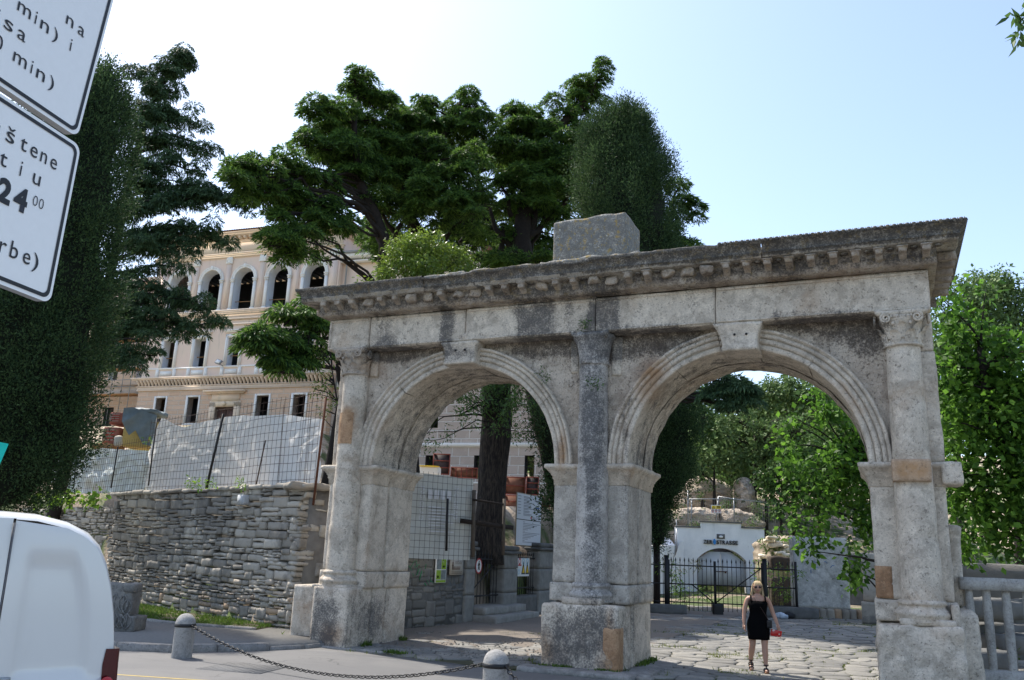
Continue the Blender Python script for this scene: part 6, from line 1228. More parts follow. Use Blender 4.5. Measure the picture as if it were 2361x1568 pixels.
# white face
a=LP(1190,1256,bx);b_=LP(1244,1258,bx);t=LP(1190,1136,bx); mb=MB(); y0,y1,z0,z1=LP(1188,1260,bx)[1],LP(1246,1260,bx)[1],ob_.location[2],0
ys=[v.co.y for v in ob_.data.vertices];zs=[v.co.z for v in ob_.data.vertices]; ly,ly1,lz,lz1=min(ys),max(ys),min(zs),max(zs); L0=ORG[ob_.name]
mb.add([(bx+.0015,L0[1]+ly+.03,L0[2]+lz+.03),(bx+.0015,L0[1]+ly1-.03,L0[2]+lz+.03),(bx+.0015,L0[1]+ly1-.03,L0[2]+lz1-.03),(bx+.0015,L0[1]+ly+.03,L0[2]+lz1-.03)],[0,1,2,3]); mb.build('board_face',simple('board_white',(.62,.64,.68),.4,0,.04,2,0),ob_)
py=LP(1232,1330,bx)[1]; mb=MB(); mb.box(bx-.09,bx-.035,py-.04,py+.04,.4,L0[2]+lz1); mb.build('board_post',M['barkw'],ob_)
# site fence with tarpaulin behind the garden wall
EA=W(938,1270,20.8);EB=W(1083,1278,21.6); z0=1.75; ztp=W(1000,1095,21.2)[2]
tl=plane_uv(EA,EB,[(940,1088),(985,1092),(1020,1096),(1060,1102),(1083,1104)]); tl[0]-=0
mb=MB(); G_=sheet(EA,EB,(tl[0],tl[1]),([0,4],[1.7,1.7]),60,50,.03,21); mb.grid(G_); tp2=tag(mb.build('tarpaulin',simple('off_white_tarpaulin',(.50,.52,.50),.5,0,.06,2,.3),smooth=True),'white printed tarpaulin on the site fence seen through the left arch','tarpaulin','white construction tarpaulins')
ed=(EB-EA)[:2]/np.linalg.norm((EB-EA)[:2]); en=np.array([ed[1],-ed[0]]); en=en if en@(CAM[:2]-EA[:2])>0 else -en
mb=MB()
for px in (968,1046): p=WP(px,1120,EA,EB)+np.append(en*.06,0); add_text(mb,'ING-GRAD',.17,p,(0,0,-1),(ed[0],ed[1],0),mi=0)
for k in range(9):
    p=WP(985,1170+7*k,EA,EB)+np.append(en*.06,0); l=.45+.12*((k*7)%3); mb.add([p,p+np.append(ed*l,0),p+np.append(ed*l,.03),p+np.array([0,0,.03])],[0,1,2,3])
p=WP(984,1150,EA,EB)+np.append(en*.06,0); 
for i in range(4): mb.add([p+np.append(ed*.17*i,0),p+np.append(ed*(.17*i+.13),0),p+np.append(ed*(.17*i+.13),.22),p+np.append(ed*.17*i,.22)],[0,1,2,3])
mb.build('print',simple('faded_print',(.60,.62,.66),.6,0,.05),tp2)
hf3=empty('hoarding_fence',(EA[0],EA[1],1.6),'square wire-mesh site fence behind the garden wall, seen through the left arch','fence'); mb=MB(); off=np.append(en*.09,0); meshfence(mb,EA+off,EB+off,1.65,ztp+.05,.135,.155,.004,.004,5); mb.build('wire_mesh',M['iron'],hf3)
mb=MB(); mb.tube([WP(1021,1270,EA,EB)+off*2,WP(1024,1150,EA,EB)+off*2],.03,6); mb.build('post',M['iron'],hf3)
# timber barrier round the trunk
br=empty('timber_barrier',W(1085,1262,21.5),'weathered timber and pipe barrier in front of the massive trunk','barrier'); mb=MB(); mb.tube([W(1090,1285,21.5),W(1093,1130,21.5)],.05,6); mb.tube([W(1160,1280,22),W(1163,1150,22)],.04,6); mb.build('upright',M['barkw'],br)
mb=MB(); a=W(1062,1206,21.3);b_=W(1182,1222,22.2); mb.prism([(0,0),(np.linalg.norm(b_-a),0),(np.linalg.norm(b_-a),.11),(0,.11)],-.03,.03,M=Matrix.Translation(tuple(a))@Matrix.Rotation(math.atan2(b_[1]-a[1],b_[0]-a[0]),4,'Z')@Matrix.Rotation(-math.atan2(b_[2]-a[2],np.hypot(*(b_-a)[:2])),4,'Y')); mb.tube([W(1090,1152,21.4),W(1162,1163,22)],.03,6); mb.build('board',M['bark'],br)
# formwork panels in front of the villa basement
fr=simple('formwork_red_frame',(.22,.06,.045),.7,0,.25,8,.2); fp=simple('formwork_dark_ply',(.06,.045,.05),.7,0,.4,6,.1)
def formwork(px0,px1,py0,py1,D,lab,nr,vert=False,rust=False):
    c=W((px0+px1)/2,py1,D); r=empty('formwork_panel',c,lab,'formwork panel','steel formwork panels'); a=W(px0,py1,D);b_=W(px1,py1,D);w_=np.linalg.norm((b_-a)[:2]);h=W((px0+px1)/2,py0,D)[2]-c[2]; Mx=Matrix.Translation(tuple(c))@Matrix.Rotation(yaw0,4,'Z')
    mb=MB(); mb.box(-w_/2,w_/2,0,.04,0,h,M=Mx); mb.build('plywood',fp if not rust else simple('rusty_ply',(.20,.09,.06),.8,0,.3,5,.2),r)
    mb=MB(); e=.05
    mb.box(-w_/2,w_/2,-.10,0,0,e,M=Mx);mb.box(-w_/2,w_/2,-.10,0,h-e,h,M=Mx);mb.box(-w_/2,-w_/2+e,-.10,0,e,h-e,M=Mx);mb.box(w_/2-e,w_/2,-.10,0,e,h-e,M=Mx)
    for k in range(1,nr+1):
        if not vert: z=h*k/(nr+1); mb.box(-w_/2+e,w_/2-e,-.09,0,z-.025,z+.025,M=Mx)
        else: x=-w_/2+w_*k/(nr+1); mb.box(x-.025,x+.025,-.09,0,e,h-e,M=Mx)
    mb.build('frame',fr,r)
q=lambda x,y:((1600+x/1.743)*S_,(1600+y/1.743)*S_); S_=2361/4096
def fw(x0,x1,y0,y1,D,lab,nr,vert=False,rust=False): a=q(x0,y0);b_=q(x1,y1); formwork(a[0],b_[0],a[1],b_[1],D,lab,nr,vert,rust)
fw(722,874,536,660,44,'rust-brown formwork panel just right of the massive trunk, upper row',1,False,True)
fw(876,966,536,664,44,'dark red-framed formwork panel, upper row at the right',2)
fw(715,880,664,835,43.5,'rust-brown formwork panel right of the trunk, lower row',3,False,True)
fw(970,1066,668,812,43,'dark red-framed panel right of the information board',3)
fw(968,1075,814,1050,43,'tall dark panel with upright ribs near the aluminium ladder',3,True)
fw(225,345,375,520,46,'open red panel frame standing above the white crate, left',2)
fw(350,540,470,545,45,'wide low rusty panel left of the massive trunk',4,True,True)
cbox('white_crate',*[q(130,0)[0],q(272,0)[0],q(0,462)[1],q(0,520)[1]],40,1.2,M['white'],None,'white crate with a yellow lid behind the site fence','crate'); 
lid=cbox('lid',q(128,0)[0],q(274,0)[0],q(0,456)[1],q(0,463)[1],39.9,1.3,yel,None); cr_=[o for o in bpy.data.objects if o.name=='white_crate'][0]; lid.parent=cr_; lid.location=tuple(ORG['lid']-ORG['white_crate'])
# ladder
la=empty('ladder',W(1185+0,1195,42),'aluminium ladder leaning against the dark formwork panel, left arch','ladder')
a0=q(1012,1045);a1=q(1032,872);b0=q(1048,1048);b1=q(1068,880); A0=W(*a0,42);A1=W(*a1,42.6);B0=W(*b0,42);B1=W(*b1,42.6)
for p_,q_ in((A0,A1),(B0,B1)): mb=MB(); mb.tube([p_,q_],.035,5); mb.build('rail',M['galv'],la)
for k in range(8): mb=MB(); t=(k+.5)/8; mb.tube([A0+(A1-A0)*t,B0+(B1-B0)*t],.022,5); mb.build('rung',M['galv'],la)
# far rubble retaining wall near the trunk base
mb=MB(); a=W(1168,1290,40)[:2];b_=W(1260,1290,40)[:2]; coursed(mb,a,(b_-a)/np.linalg.norm(b_-a),np.linalg.norm(b_-a),1.5,W(1200,1225,40)[2],.4,en,.2,.4,.3,.7,71,0,.02,.03); tag(mb.build('rubble_wall',M['dry'],smooth=True),'pale rubble retaining wall behind the railing, below the formwork','wall')
# ================================================================== TUNNEL PORTAL
kk=.005657; PD=50.0
def PC(x,y,d=0): # crop coordinates (2600,1900, 2.613) -> local s,z on the portal plane
    px=(2600+x/2.613)*S_; py=(1900+y/2.613)*S_; r=ray(px,py); dep=r[0]*CF[0]+r[1]*CF[1]; p=CAM+r*((PD-d)/dep); return (float((p[:2]-CAM[:2])@CR),float(p[2]))
Or=CAM[:2]+CF*PD; POM=Matrix(((CR[0],CF[0],0,Or[0]),(CR[1],CF[1],0,Or[1]),(0,0,1,0),(0,0,0,1)))
pwhite=plaster('whitewashed_plaster',(.74,.74,.73),(.84,.83,.81),(.27,.27,.27),.6,1.6)
sx,sz=PC(745,1175); portal=empty('tunnel_portal',tuple(POM@Vector((sx,0,sz))),'whitewashed tunnel portal with stepped parapet, segmental arch and black letters','portal'); 
def pbuild(mb,name,mat,parent=portal,smooth=False):
    Vn=[np.array([tuple(POM@Vector(v)) for v in V]) for V in mb.V]; mb.V=Vn; return mb.build(name,mat,parent,smooth)
zb=PC(745,1178)[1]-.3; xl,xr=PC(288,900)[0],PC(1205,900)[0]; al,ar=PC(490,900)[0],PC(1008,900)[0]; zs=PC(745,893)[1]; zp=PC(745,765)[1]; zt0=PC(400,548)[1]; zt1=PC(1080,560)[1]; zm=PC(740,500)[1]; m0,m1=PC(524,500)[0],PC(952,500)[0]; ac=(al+ar)/2; hw=(ar-al)/2; rise=zp-zs; RA=(hw*hw+rise*rise)/(2*rise); zc=zp-RA; th0=math.asin(hw/RA)
arc=[(ac+RA*math.sin(t),zc+RA*math.cos(t)) for t in np.linspace(-th0,th0,17)]
def ztopw(x): return zm if m0<=x<=m1 else (zt0 if x<m0 else zt1)
mb=MB(); 
def pq(x0,x1,z0,z1): mb.add([(x0,0,z0),(x1,0,z0),(x1,0,z1),(x0,0,z1)],[0,1,2,3])
pq(xl,al,zb,zt0); pq(ar,xr,zb,zt1)
xs_=sorted(set([a for a,_ in arc]+[m0,m1]))
for a,b_ in zip(xs_[:-1],xs_[1:]):
    f=lambda x: float(np.interp(x,[p[0] for p in arc],[p[1] for p in arc])); zt_=ztopw((a+b_)/2); mb.add([(a,0,f(a)),(b_,0,f(b_)),(b_,0,zt_),(a,0,zt_)],[0,1,2,3])
pr_=[(al,zb)]+arc+[(ar,zb)]
for (a,c_),(b_,d_) in zip(pr_[:-1],pr_[1:]): mb.add([(a,0,c_),(b_,0,d_),(b_,.5,d_),(a,.5,c_)],[3,2,1,0])
mb.box(xl,m0,0.001,.6,zt0-.02,zt0);mb.box(m0,m1,.001,.6,zm-.02,zm);mb.add([(xl,0,zb),(xl,.8,zb),(xl,.8,zt0),(xl,0,zt0)],[3,2,1,0]); mb.add([(xr,0,zb),(xr,.8,zb),(xr,.8,zt1),(xr,0,zt1)],[0,1,2,3])
pbuild(mb,'wall',pwhite)
mb=MB(); mb.box(xl-.05,m0,-.08,.5,zt0,zt0+.09);mb.box(m0-.04,m1+.04,-.10,.5,zm,zm+.08);mb.box(m1,xr+.05,-.08,.5,zt1,zt1+.09); pbuild(mb,'coping',M['dconc'])
mb=MB(); mb.box(al-.1,ar+.1,1.6,1.7,zb,zp+.1); pbuild(mb,'tunnel_dark_panel',M['black'])  # black panel stands in for the darkness inside the tunnel
dw=simple('door_white_steel',(.58,.60,.62),.45,0,.06,2,.05)
gz0=PC(745,1160)[1]; dl=PC(635,800); dr=PC(855,808)
mb=MB(); mb.prism([(al+.02,gz0),(ac-.01,gz0),(ac-.01,dl[1]),(dl[0],dl[1]),(al+.02,zs-.02)],.30,.36); pbuild(mb,'door_leaf',dw)
mb=MB(); mb.prism([(ac+.01,gz0),(ar-.02,gz0),(ar-.02,zs-.05),(dr[0],dr[1]),(ac+.01,dr[1])],.30,.36); d2_=pbuild(mb,'door_leaf',dw)
mb=MB(); z=PC(745,1010)[1]; x0=PC(705,1010)[0];x1=PC(818,1010)[0]; mb.box(x0,x1,.26,.30,z-.02,z+.02); mb.box(x1-.12,x1-.05,.25,.30,z-.09,z+.03); pbuild(mb,'bolt',M['rust'],d2_)
mb=MB(); mb.box(al,ar,.25,.32,gz0-.02,gz0+.03); pbuild(mb,'threshold_bar',M['iron'])
mb=MB()
for k in range(24):
    x=al+hw*2*(k+.5)/24; zt_=zc+math.sqrt(max(RA*RA-(x-ac)**2,0)); mb.tube([(x,.31,zs-.02),(x,.31,zt_)],.01,4)
pbuild(mb,'transom_bars',M['iron'])
# letters
xa=PC(558,722)[0]; xb=PC(922,722)[0]; zl=PC(740,724)[1]; zh=PC(740,682)[1]-zl
V,Fs=text_verts('ZEROSTRASSE',1.0,.10); 
s_h=zh/.73; 
mb=MB(); cum=xa; W_=xb-xa; names_='ZEROSTRASSE'; adv=[.9,.86,.92,1,.9,.86,.92,.98,.9,.9,.86]; tot=sum(adv); 
for i,chh in enumerate(names_):
    V,Fs=text_verts(chh,s_h,.03,bold=.006); w_=W_*adv[i]/tot; sc_=(w_*.86)/(V[:,0].max()-V[:,0].min()); X=(V[:,0]-V[:,0].min())*sc_+cum
    if i==3:
        t=MB(); t.add(np.column_stack([X,-.06-V[:,2],V[:,1]+zl]),[np.array(f)[None] for f in Fs]); 
        pbuild(t,'black_letter',bkk)
        t=MB(); n=20; cx_=cum+w_*.43; cz=zl+zh*.45; th=np.arange(n)*2*PI/n; t.add([(cx_+.085*math.cos(a)*1.0,-.10,cz+.14*math.sin(a)*(1 if math.sin(a)<0 else 1.35)) for a in th],[np.arange(n)[None]]); pbuild(t,'blue_drop',simple('bright_blue',(.03,.22,.55),.4))
    else: 
        t=MB(); t.add(np.column_stack([X,-.06-V[:,2],V[:,1]+zl]),[np.array(f)[None] for f in Fs]); pbuild(t,'black_letter',bkk)
    cum+=w_
a=PC(698,665);b_=PC(780,620); mb=MB(); mb.box(a[0],b_[0],-.05,.02,a[1],b_[1]); lp=pbuild(mb,'lamp_plate',M['dconc']); mb=MB(); mb.sphere(((a[0]+b_[0])/2,-.06,(a[1]+b_[1])/2-.02),(.12,.08,.07),12); pbuild(mb,'bulkhead_lamp',M['white'],lp)
# side wings of the portal
mb=MB(); a=PC(30,750,4);b_=PC(290,735); 
wl=[PC(-60,735,7),PC(262,735,2)]; mb.add([(wl[0][0],-7,zb),(wl[1][0],-2,zb),(wl[1][0],-2,PC(262,735,2)[1]),(wl[0][0],-7,PC(-60,745,7)[1])],[0,1,2,3]); mb.add([(wl[0][0],-7,PC(-60,745,7)[1]),(wl[1][0],-2,PC(262,735,2)[1]),(xl,3,PC(262,735,2)[1]+.6),(wl[0][0]-2,3,PC(-60,745,7)[1]+.5)],[0,1,2,3])
e1=PC(258,870,1.9);e2=PC(345,700,0); mb.add([(e1[0],-1.9,zb),(xl+.25,-.0,zb),(e2[0],0,e2[1]),(PC(310,705,.6)[0],-.6,PC(310,705,.6)[1]),(e1[0],-1.9,e1[1])],[0,1,2,3,4]); mb.prism([(e1[0]-.12,zb),(e1[0]+.05,zb),(e1[0]+.05,e1[1]),(e1[0]-.12,e1[1])],-2.1,-1.7); pbuild(mb,'left_wing_wall',pwhite)
mb=MB(); R_=[PC(x,y,d) for x,y,d in((1130,850,.0),(1175,900,.6),(1240,990,1.2),(1265,1060,1.6),(1262,1140,1.8))]; n=len(R_)
V=[];
for i,(r_0,d) in enumerate(zip(R_,(.0,.6,1.2,1.6,1.8))): V+=[(r_0[0],-d,r_0[1]),(r_0[0]-.25-.15*i*.5,-d+.05,zb)]
mb.add(V,[np.array([2*i,2*i+1,2*i+3,2*i+2])[None] for i in range(n-1)]); 
V2=[(v[0]+.3,v[1]+.4,v[2]-(0 if k%2 else .05)) for k,v in enumerate(V)]; mb.add(V+V2,[np.array([2*i,2*i+2,2*i+2+2*n,2*i+2*n])[None] for i in range(n-1)]); pbuild(mb,'right_wing_wall',pwhite)
# ladder-like iron rods and struts lying at the left of the portal
def pp_(x,y,d): s,z=PC(x,y,d); return np.array(POM@Vector((s,-d,z)))
mb=MB(); mb.tube([pp_(215,1040,3),pp_(255,830,3),pp_(280,560,3)],.03,5); tag(mb.build('leaning_pipe',M['galv']),'bent grey pipe leaning against the left wing of the portal','pipe')
mb=MB(); mb.tube([pp_(60,1090,4),pp_(75,900,4),pp_(85,720,4)],.05,6); tag(mb.build('thin_cypress_trunk',M['bark']),'thin bare trunk below the ragged cypress','trunk')
# railing above the portal with the danger sign
rl=empty('guard_railing',tuple(pp_(620,520,-1.0)),'thin galvanised guard railing with wire mesh above the tunnel portal','railing')
for (x0,y0,x1,y1) in((400,530,395,160),(434,530,434,250),(690,500,715,225),(883,500,875,240),(1305,560,1318,300),(280,700,275,450),(1290,640,1290,560)):
    mb=MB(); mb.tube([pp_(x0,y0,-1.2),pp_(x1,y1,-1.2)],.035,6); mb.build('post',M['galv'],rl)
mb=MB(); mb.tube([pp_(340,252,-1.2),pp_(875,250,-1.2)],.025,5); mb.tube([pp_(715,225,-1.2),pp_(875,250,-1.2),pp_(1318,300,-1.2)],.025,5); mb.build('top_rail',M['galv'],rl)
mb=MB()
for k in range(44): x=300+k*23; mb.tube([pp_(x,520,-1.2),pp_(x+4,256,-1.2)],.005,4,cap=False)
mb.build('wire_mesh',M['galv'],rl)
mb=MB(); P4=[pp_(638,397,-1.1),pp_(744,400,-1.1),pp_(744,315,-1.1),pp_(638,313,-1.1)]; f=-np.append(CF,0)*.012
mb.add(P4,[0,1,2,3],0)
def dq(x0,x1,y0,y1,mi,k=1): mb.add([pp_(x0,y1,-1.1)+f*k,pp_(x1,y1,-1.1)+f*k,pp_(x1,y0,-1.1)+f*k,pp_(x0,y0,-1.1)+f*k],[0,1,2,3],mi)
dq(645,686,320,355,1); dq(690,741,320,355,1); mb.add([pp_(648,352,-1.1)+f*2,pp_(678,352,-1.1)+f*2,pp_(663,324,-1.1)+f*2],[0,1,2],2); mb.add([pp_(655,349,-1.1)+f*3,pp_(671,349,-1.1)+f*3,pp_(663,333,-1.1)+f*3],[0,1,2],1)
for k in range(3): dq(698,734,325+9*k,330+9*k,2,2); x=656+34*k; 
for k in range(3):
    x=656+35*k; n=16; mb.add([pp_(x+13*math.cos(t),370+12*math.sin(t),-1.1)+f*2 for t in -np.arange(n)*2*PI/n],[np.arange(n)[None]],3); mb.add([pp_(x+9*math.cos(t),370+8*math.sin(t),-1.1)+f*3 for t in -np.arange(n)*2*PI/n],[np.arange(n)[None]],0); dq(x-6,x+6,367,373,2,4); dq(x-12,x+12,385,390,3,2)
tag(mb.build('danger_sign',[wt,yel,bkk,redm]),'white and yellow danger sign fixed to the guard railing above the portal','sign')
# --- rocks of the slope
def rock(name,lab,pts,D,seed,dep=3.,group=None,mat=None):
    "rough rock mass filling a px polygon at depth D, with real thickness behind it"
    P=np.array(pts,float); lo=P.min(0);hi=P.max(0); n=46; gx=np.linspace(lo[0],hi[0],n); gy=np.linspace(lo[1],hi[1],n); 
    base=W((lo[0]+hi[0])/2,hi[1],D)
    cx,cy=P.mean(0); th=np.arange(64)/64*2*PI; ring=[]
    for t in th:
        d=np.array([math.cos(t),math.sin(t)]); best=1e9
        for i in range(len(P)):
            a=P[i]-[cx,cy];b_=P[(i+1)%len(P)]-[cx,cy]; M2=np.array([[d[0],a[0]-b_[0]],[d[1],a[1]-b_[1]]]); 
            if abs(np.linalg.det(M2))<1e-9: continue
            s=np.linalg.solve(M2,a)
            if s[0]>0 and -1e-6<=s[1]<=1+1e-6: best=min(best,s[0])
        ring.append((cx+d[0]*best,cy+d[1]*best))
    ring=np.array(ring); rows=[]
    for k,(q,dd) in enumerate(((1.0,dep),(1.0,dep*.6),(1.02,dep*.25),(.97,.35),(.85,.12),(.72,.0),(.58,-.05),(.44,-.08),(.3,-.1),(.16,-.1),(.01,-.1))):
        rows.append(np.array([W(cx+(x-cx)*q,cy+(y-cy)*q,D)+np.append(CF,0)*dd for x,y in ring]))
    G_=np.array(rows); sh=G_.reshape(-1,3); lay=np.abs((sh[:,2]*2.2+fbm(sh*.7,seed,2)*.6)%1-.5)*.35; sh+=vnoise3(sh,2.2,seed,5)*.13; sh[:,:2]+=-CF*lay[:,None]*.6; G_=np.concatenate([G_,G_[:,:1]],1); mb=MB(); mb.grid(G_); return tag(mb.build(name,mat or M['rock'],smooth=False),lab,'rock',group)
mt,nt_,b=newmat('limestone_rock'); v=objv(nt_); n1=noi(nt_,mapv(nt_,v,(1,1,3.2)),1.1,6,.65);n2=noi(nt_,v,7,6,.7); c=mixc(nt_,ramp(nt_,n1,.35,.65),(.52,.42,.33),(.80,.70,.58)); c=mixc(nt_,mth(nt_,'MULTIPLY',ramp(nt_,n2,.5,.7),.6),c,(.26,.18,.13)); c=mixc(nt_,ramp(nt_,noi(nt_,v,1.6,5),.60,.66),c,(.10,.12,.05)); nt_.links.new(c,b.inputs['Base Color']); b.inputs['Roughness'].default_value=1; bump(nt_,b,mth(nt_,'ADD',n1,n2),1,.25); M['rock']=mt
c2=lambda pts:[((2600+x/2.613)*S_,(1900+y/2.613)*S_) for x,y in pts]
GR='pale limestone rocks on the slope'
rock('scree_face','tumbled pale scree slope above the guard railing, between cypress and rock spur',c2([(340,360),(300,240),(430,120),(480,20),(620,10),(760,60),(930,150),(940,250),(900,345),(600,355)]),58,5,3,GR)
rock('rock_ledge','layered cream rock ledge directly above the left half of the portal',c2([(230,440),(330,350),(560,340),(750,360),(755,500),(560,530),(240,540)]),54.5,6,3,GR)
rock('rock_ledge','bright cream rock bank above the right half of the portal',c2([(740,360),(930,350),(1040,390),(1180,440),(1250,520),(1200,560),(960,540),(740,510)]),54.5,7,3,GR)
rock('rock_spur','tall pink-cream rock spur standing upright on the slope',c2([(945,360),(940,200),(955,40),(1010,5),(1060,60),(1110,170),(1140,300),(1160,400),(1060,420)]),56,8,2,GR)
under('slope_shrubs',[(c2([(x,y)])[0][0],c2([(x,y)])[0][1],r,r*.7,D) for x,y,r,D in ((300,330,14,56),(420,110,16,58),(640,20,20,58),(800,90,22,57.5),(900,250,14,56.5),(750,60,20,58),(560,515,20,54),(470,520,16,53.5),(1000,520,22,53.5),(640,140,8,57),(800,300,7,55),(530,200,8,57.3),(1130,330,24,54),(1170,430,16,53.5),(930,60,16,56),(250,420,14,54),(1290,640,16,45),(1350,760,12,45),(1450,680,14,45),(1260,780,12,45.2),(1400,900,20,44.5),(1300,1010,26,43),(1480,960,20,43.5),(1230,700,9,45.2))],5,M['hill'],.16,.1,26,.35)
# ruined stones right of the portal
rs=random.Random(8); rst=simple('ruin_block_stone',(.66,.57,.45),.95,0,.3,4,.7)
rocks=[(1235,1350,640,665),(1205,1300,672,700),(1240,1395,705,755),(1385,1520,765,805),(1390,1525,815,850),(1400,1470,730,758),(1150,1215,825,860),(1160,1210,862,890),(1205,1300,880,960),(1205,1290,965,1010),(1310,1390,690,712),(1440,1525,860,890),(1320,1420,800,830)]
for k,(x0,x1,y0,y1) in enumerate(rocks):
    D=44+.3*(k%4); a=c2([(x0,y0),(x1,y1)]); p=W(a[0][0],a[1][1],D);p2=W(a[1][0],a[1][1],D);h=W(a[0][0],a[0][1],D)[2]-p[2]; w_=np.linalg.norm((p2-p)[:2]); Mx=Matrix.Translation(tuple((p+p2)/2))@Matrix.Rotation(yaw0+rs.uniform(-.2,.2),4,'Z')@Matrix.Rotation(rs.uniform(-.08,.08),4,'Y'); mb=MB(); mb.rbox(-w_/2,w_/2,0,.8,0,h,.1,.05,.04,3,k,M=Mx,o=4)
    pos=['uppermost','second from the top','large one near the top','long pale one below the middle','longest lowest one','small one at mid height','small one touching the portal wing','flat one by the wing','tilted slab at the left foot','lower slab at the left foot','thin one near the top','rightmost low one','middle one'][k]
    tag(mb.build('ruin_block',rst,smooth=True),'pale fallen building block right of the portal, '+pos,'stone block','fallen stone blocks')
rock('earth_bank','brown rubbly earth bank supporting the fallen blocks right of the portal',c2([(1215,700),(1400,640),(1560,640),(1580,1160),(1270,1160),(1225,900)]),46,9,2.5,GR,simple('rubbly_earth',(.33,.27,.20),1,0,.5,2.5,1))
mb=MB(); a=W(*c2([(1275,1270)])[0],41);b_=W(*c2([(1540,1270)])[0],41); Mx=Matrix.Translation(tuple(a))@Matrix.Rotation(yaw0,4,'Z'); L_=np.linalg.norm((b_-a)[:2]); mb.rbox(0,L_,0,.6,-.4,W(*c2([(1300,1068)])[0],41)[2]-a[2],.15,.05,.03,3,5,M=Mx); mb.rbox(.1,L_,.2,.9,1.15,1.75,.15,.08,.05,3,6,M=Mx); tag(mb.build('dark_stone_wall',simple('shade_painted_stone',(.06,.045,.035),.95,0,.4,4,.7),smooth=True),'low dark brown stone wall behind the right end of the iron railing','wall')  # near-black brown puts the shade of the void into the wall
under('gate_side_grass',[(1570,1350,50,34,36),(1540,1330,40,40,34),(1610,1370,30,14,38),(1790,1330,30,30,36),(1815,1360,20,26,35),(1745,1310,20,26,44),(1830,1320,14,34,34.5)],5,M['ivy'],.18,.05,22,.3)
under('gate_side_dry_grass',[(1580,1300,30,20,38),(1800,1390,30,8,35),(1560,1390,50,8,33),(1900,1210,10,10,45)],6,M['dryg'],.2,.04,22,.3)
# ================================================================== IRON GATE
GD=32.0
def g3(x,y,D=GD):
    px,py=c2([(x,y)])[0]; r=ray(px,py); dep=r[0]*CF[0]+r[1]*CF[1]; return CAM+r*(D/dep)
def gx_(x,z,off=0,yref=1000):
    p=g3(x,yref); return np.array([p[0],p[1],z])-np.append(CF,0)*off
zG=.03; ztG=g3(600,870)[2]; rT=g3(600,955)[2]; rM=g3(600,1150)[2]; rB=g3(600,1340)[2]
def bars(root,x0,x1,n,z0,z1,r=.012):
    for k in range(n):
        x=x0+(x1-x0)*(k+.5)/n; mb=MB(); mb.tube([gx_(x,z0),gx_(x,z1-.16)],r,5); mb.tube([gx_(x,z1-.17),gx_(x,z1-.10),gx_(x,z1)],[r,.028,.003],6); mb.build('spear_bar',M['iron'],root)
def rail(root,x0,x1,z,h=.022,nm='rail'):
    mb=MB(); a=gx_(x0,z);b_=gx_(x1,z); mb.tube([a,b_],h,4); mb.build(nm,M['iron'],root)
IG='black spear-topped ironwork across the paved lane'
ig=empty('iron_gate',tuple(gx_(680,0)),'black double iron gate with spear tips and diagonal braces behind the walking woman','gate',IG)
bars(ig,200,660,10,rB-.28,ztG); bars(ig,690,1160,10,rB-.28,ztG)
for a,b_ in((200,672),(682,1165)):
    for z in(rT,rM,rB): rail(ig,a,b_,z)
for x in(198,672,682,1168):
    mb=MB(); a=gx_(x,rB-.3);b_=gx_(x,ztG-.1); mb.tube([a,b_],.03,4); mb.build('stile',M['iron'],ig)
for a,b_ in(((440,1145),(665,1335)),((690,1335),(1150,985))):
    mb=MB(); mb.tube([g3(*a),g3(*b_)],.022,4); mb.build('brace',M['iron'],ig)
mb=MB(); Mx=Matrix.Translation(tuple(gx_(700,0)))@Matrix.Rotation(yaw0,4,'Z'); mb.rbox(-.18,.18,-.1,.12,-.05,.42,.1,.01,.0,M=Mx); mb.build('lock_box',M['iron'],ig)
for k,(x,lab) in enumerate(((172,'square black iron post at the left end of the double gate'),(1197,'square black iron post right beside the head of the woman'))):
    mb=MB(); Mx=Matrix.Translation(tuple(gx_(x,0)))@Matrix.Rotation(yaw0,4,'Z'); mb.box(-.07,.07,-.07,.07,-.1,ztG+.02,M=Mx); mb.box(-.08,.08,-.08,.08,ztG+.02,ztG+.06,M=Mx); tag(mb.build('gate_post',M['iron']),lab,'post',IG)
fl=empty('iron_railing',tuple(gx_(80,0)),'short black spear railing between the middle pier and the double gate','railing',IG); bars(fl,-20,160,4,rB-.1,ztG); [rail(fl,-30,170,z) for z in(rT,rM,rB)]
fr_=empty('iron_railing',tuple(gx_(1360,0)),'black spear railing right of the walking woman, ending at the plastered wall','railing',IG); bars(fr_,1215,1515,6,rB-.2,ztG); [rail(fr_,1205,1525,z) for z in(rT,rM,rB)]
mb=MB(); Mx=Matrix.Translation(tuple(gx_(1520,0)))@Matrix.Rotation(yaw0,4,'Z'); mb.box(-.04,.04,-.04,.04,0,ztG,M=Mx); mb.build('end_post',M['iron'],fr_)
mb=MB(); Mx=Matrix.Translation(tuple(gx_(80,0,.3)))@Matrix.Rotation(yaw0,4,'Z'); mb.rbox(-1.1,.95,-.2,.3,0,.35,.15,.02,.01,3,2,M=Mx); tag(mb.build('stone_kerb_block',M['dconc'],smooth=True),'low grey stone block at the foot of the left iron railing','stone block')
mb=MB(); Mx=Matrix.Translation(tuple(gx_(1395,0,.2)))@Matrix.Rotation(yaw0,4,'Z'); mb.rbox(-1.2,1.1,-.2,.3,0,.42,.15,.02,.01,3,2,M=Mx); tag(mb.build('stone_kerb_block',M['dconc'],smooth=True),'low grey concrete block behind the woman, under the right iron railing','stone block')
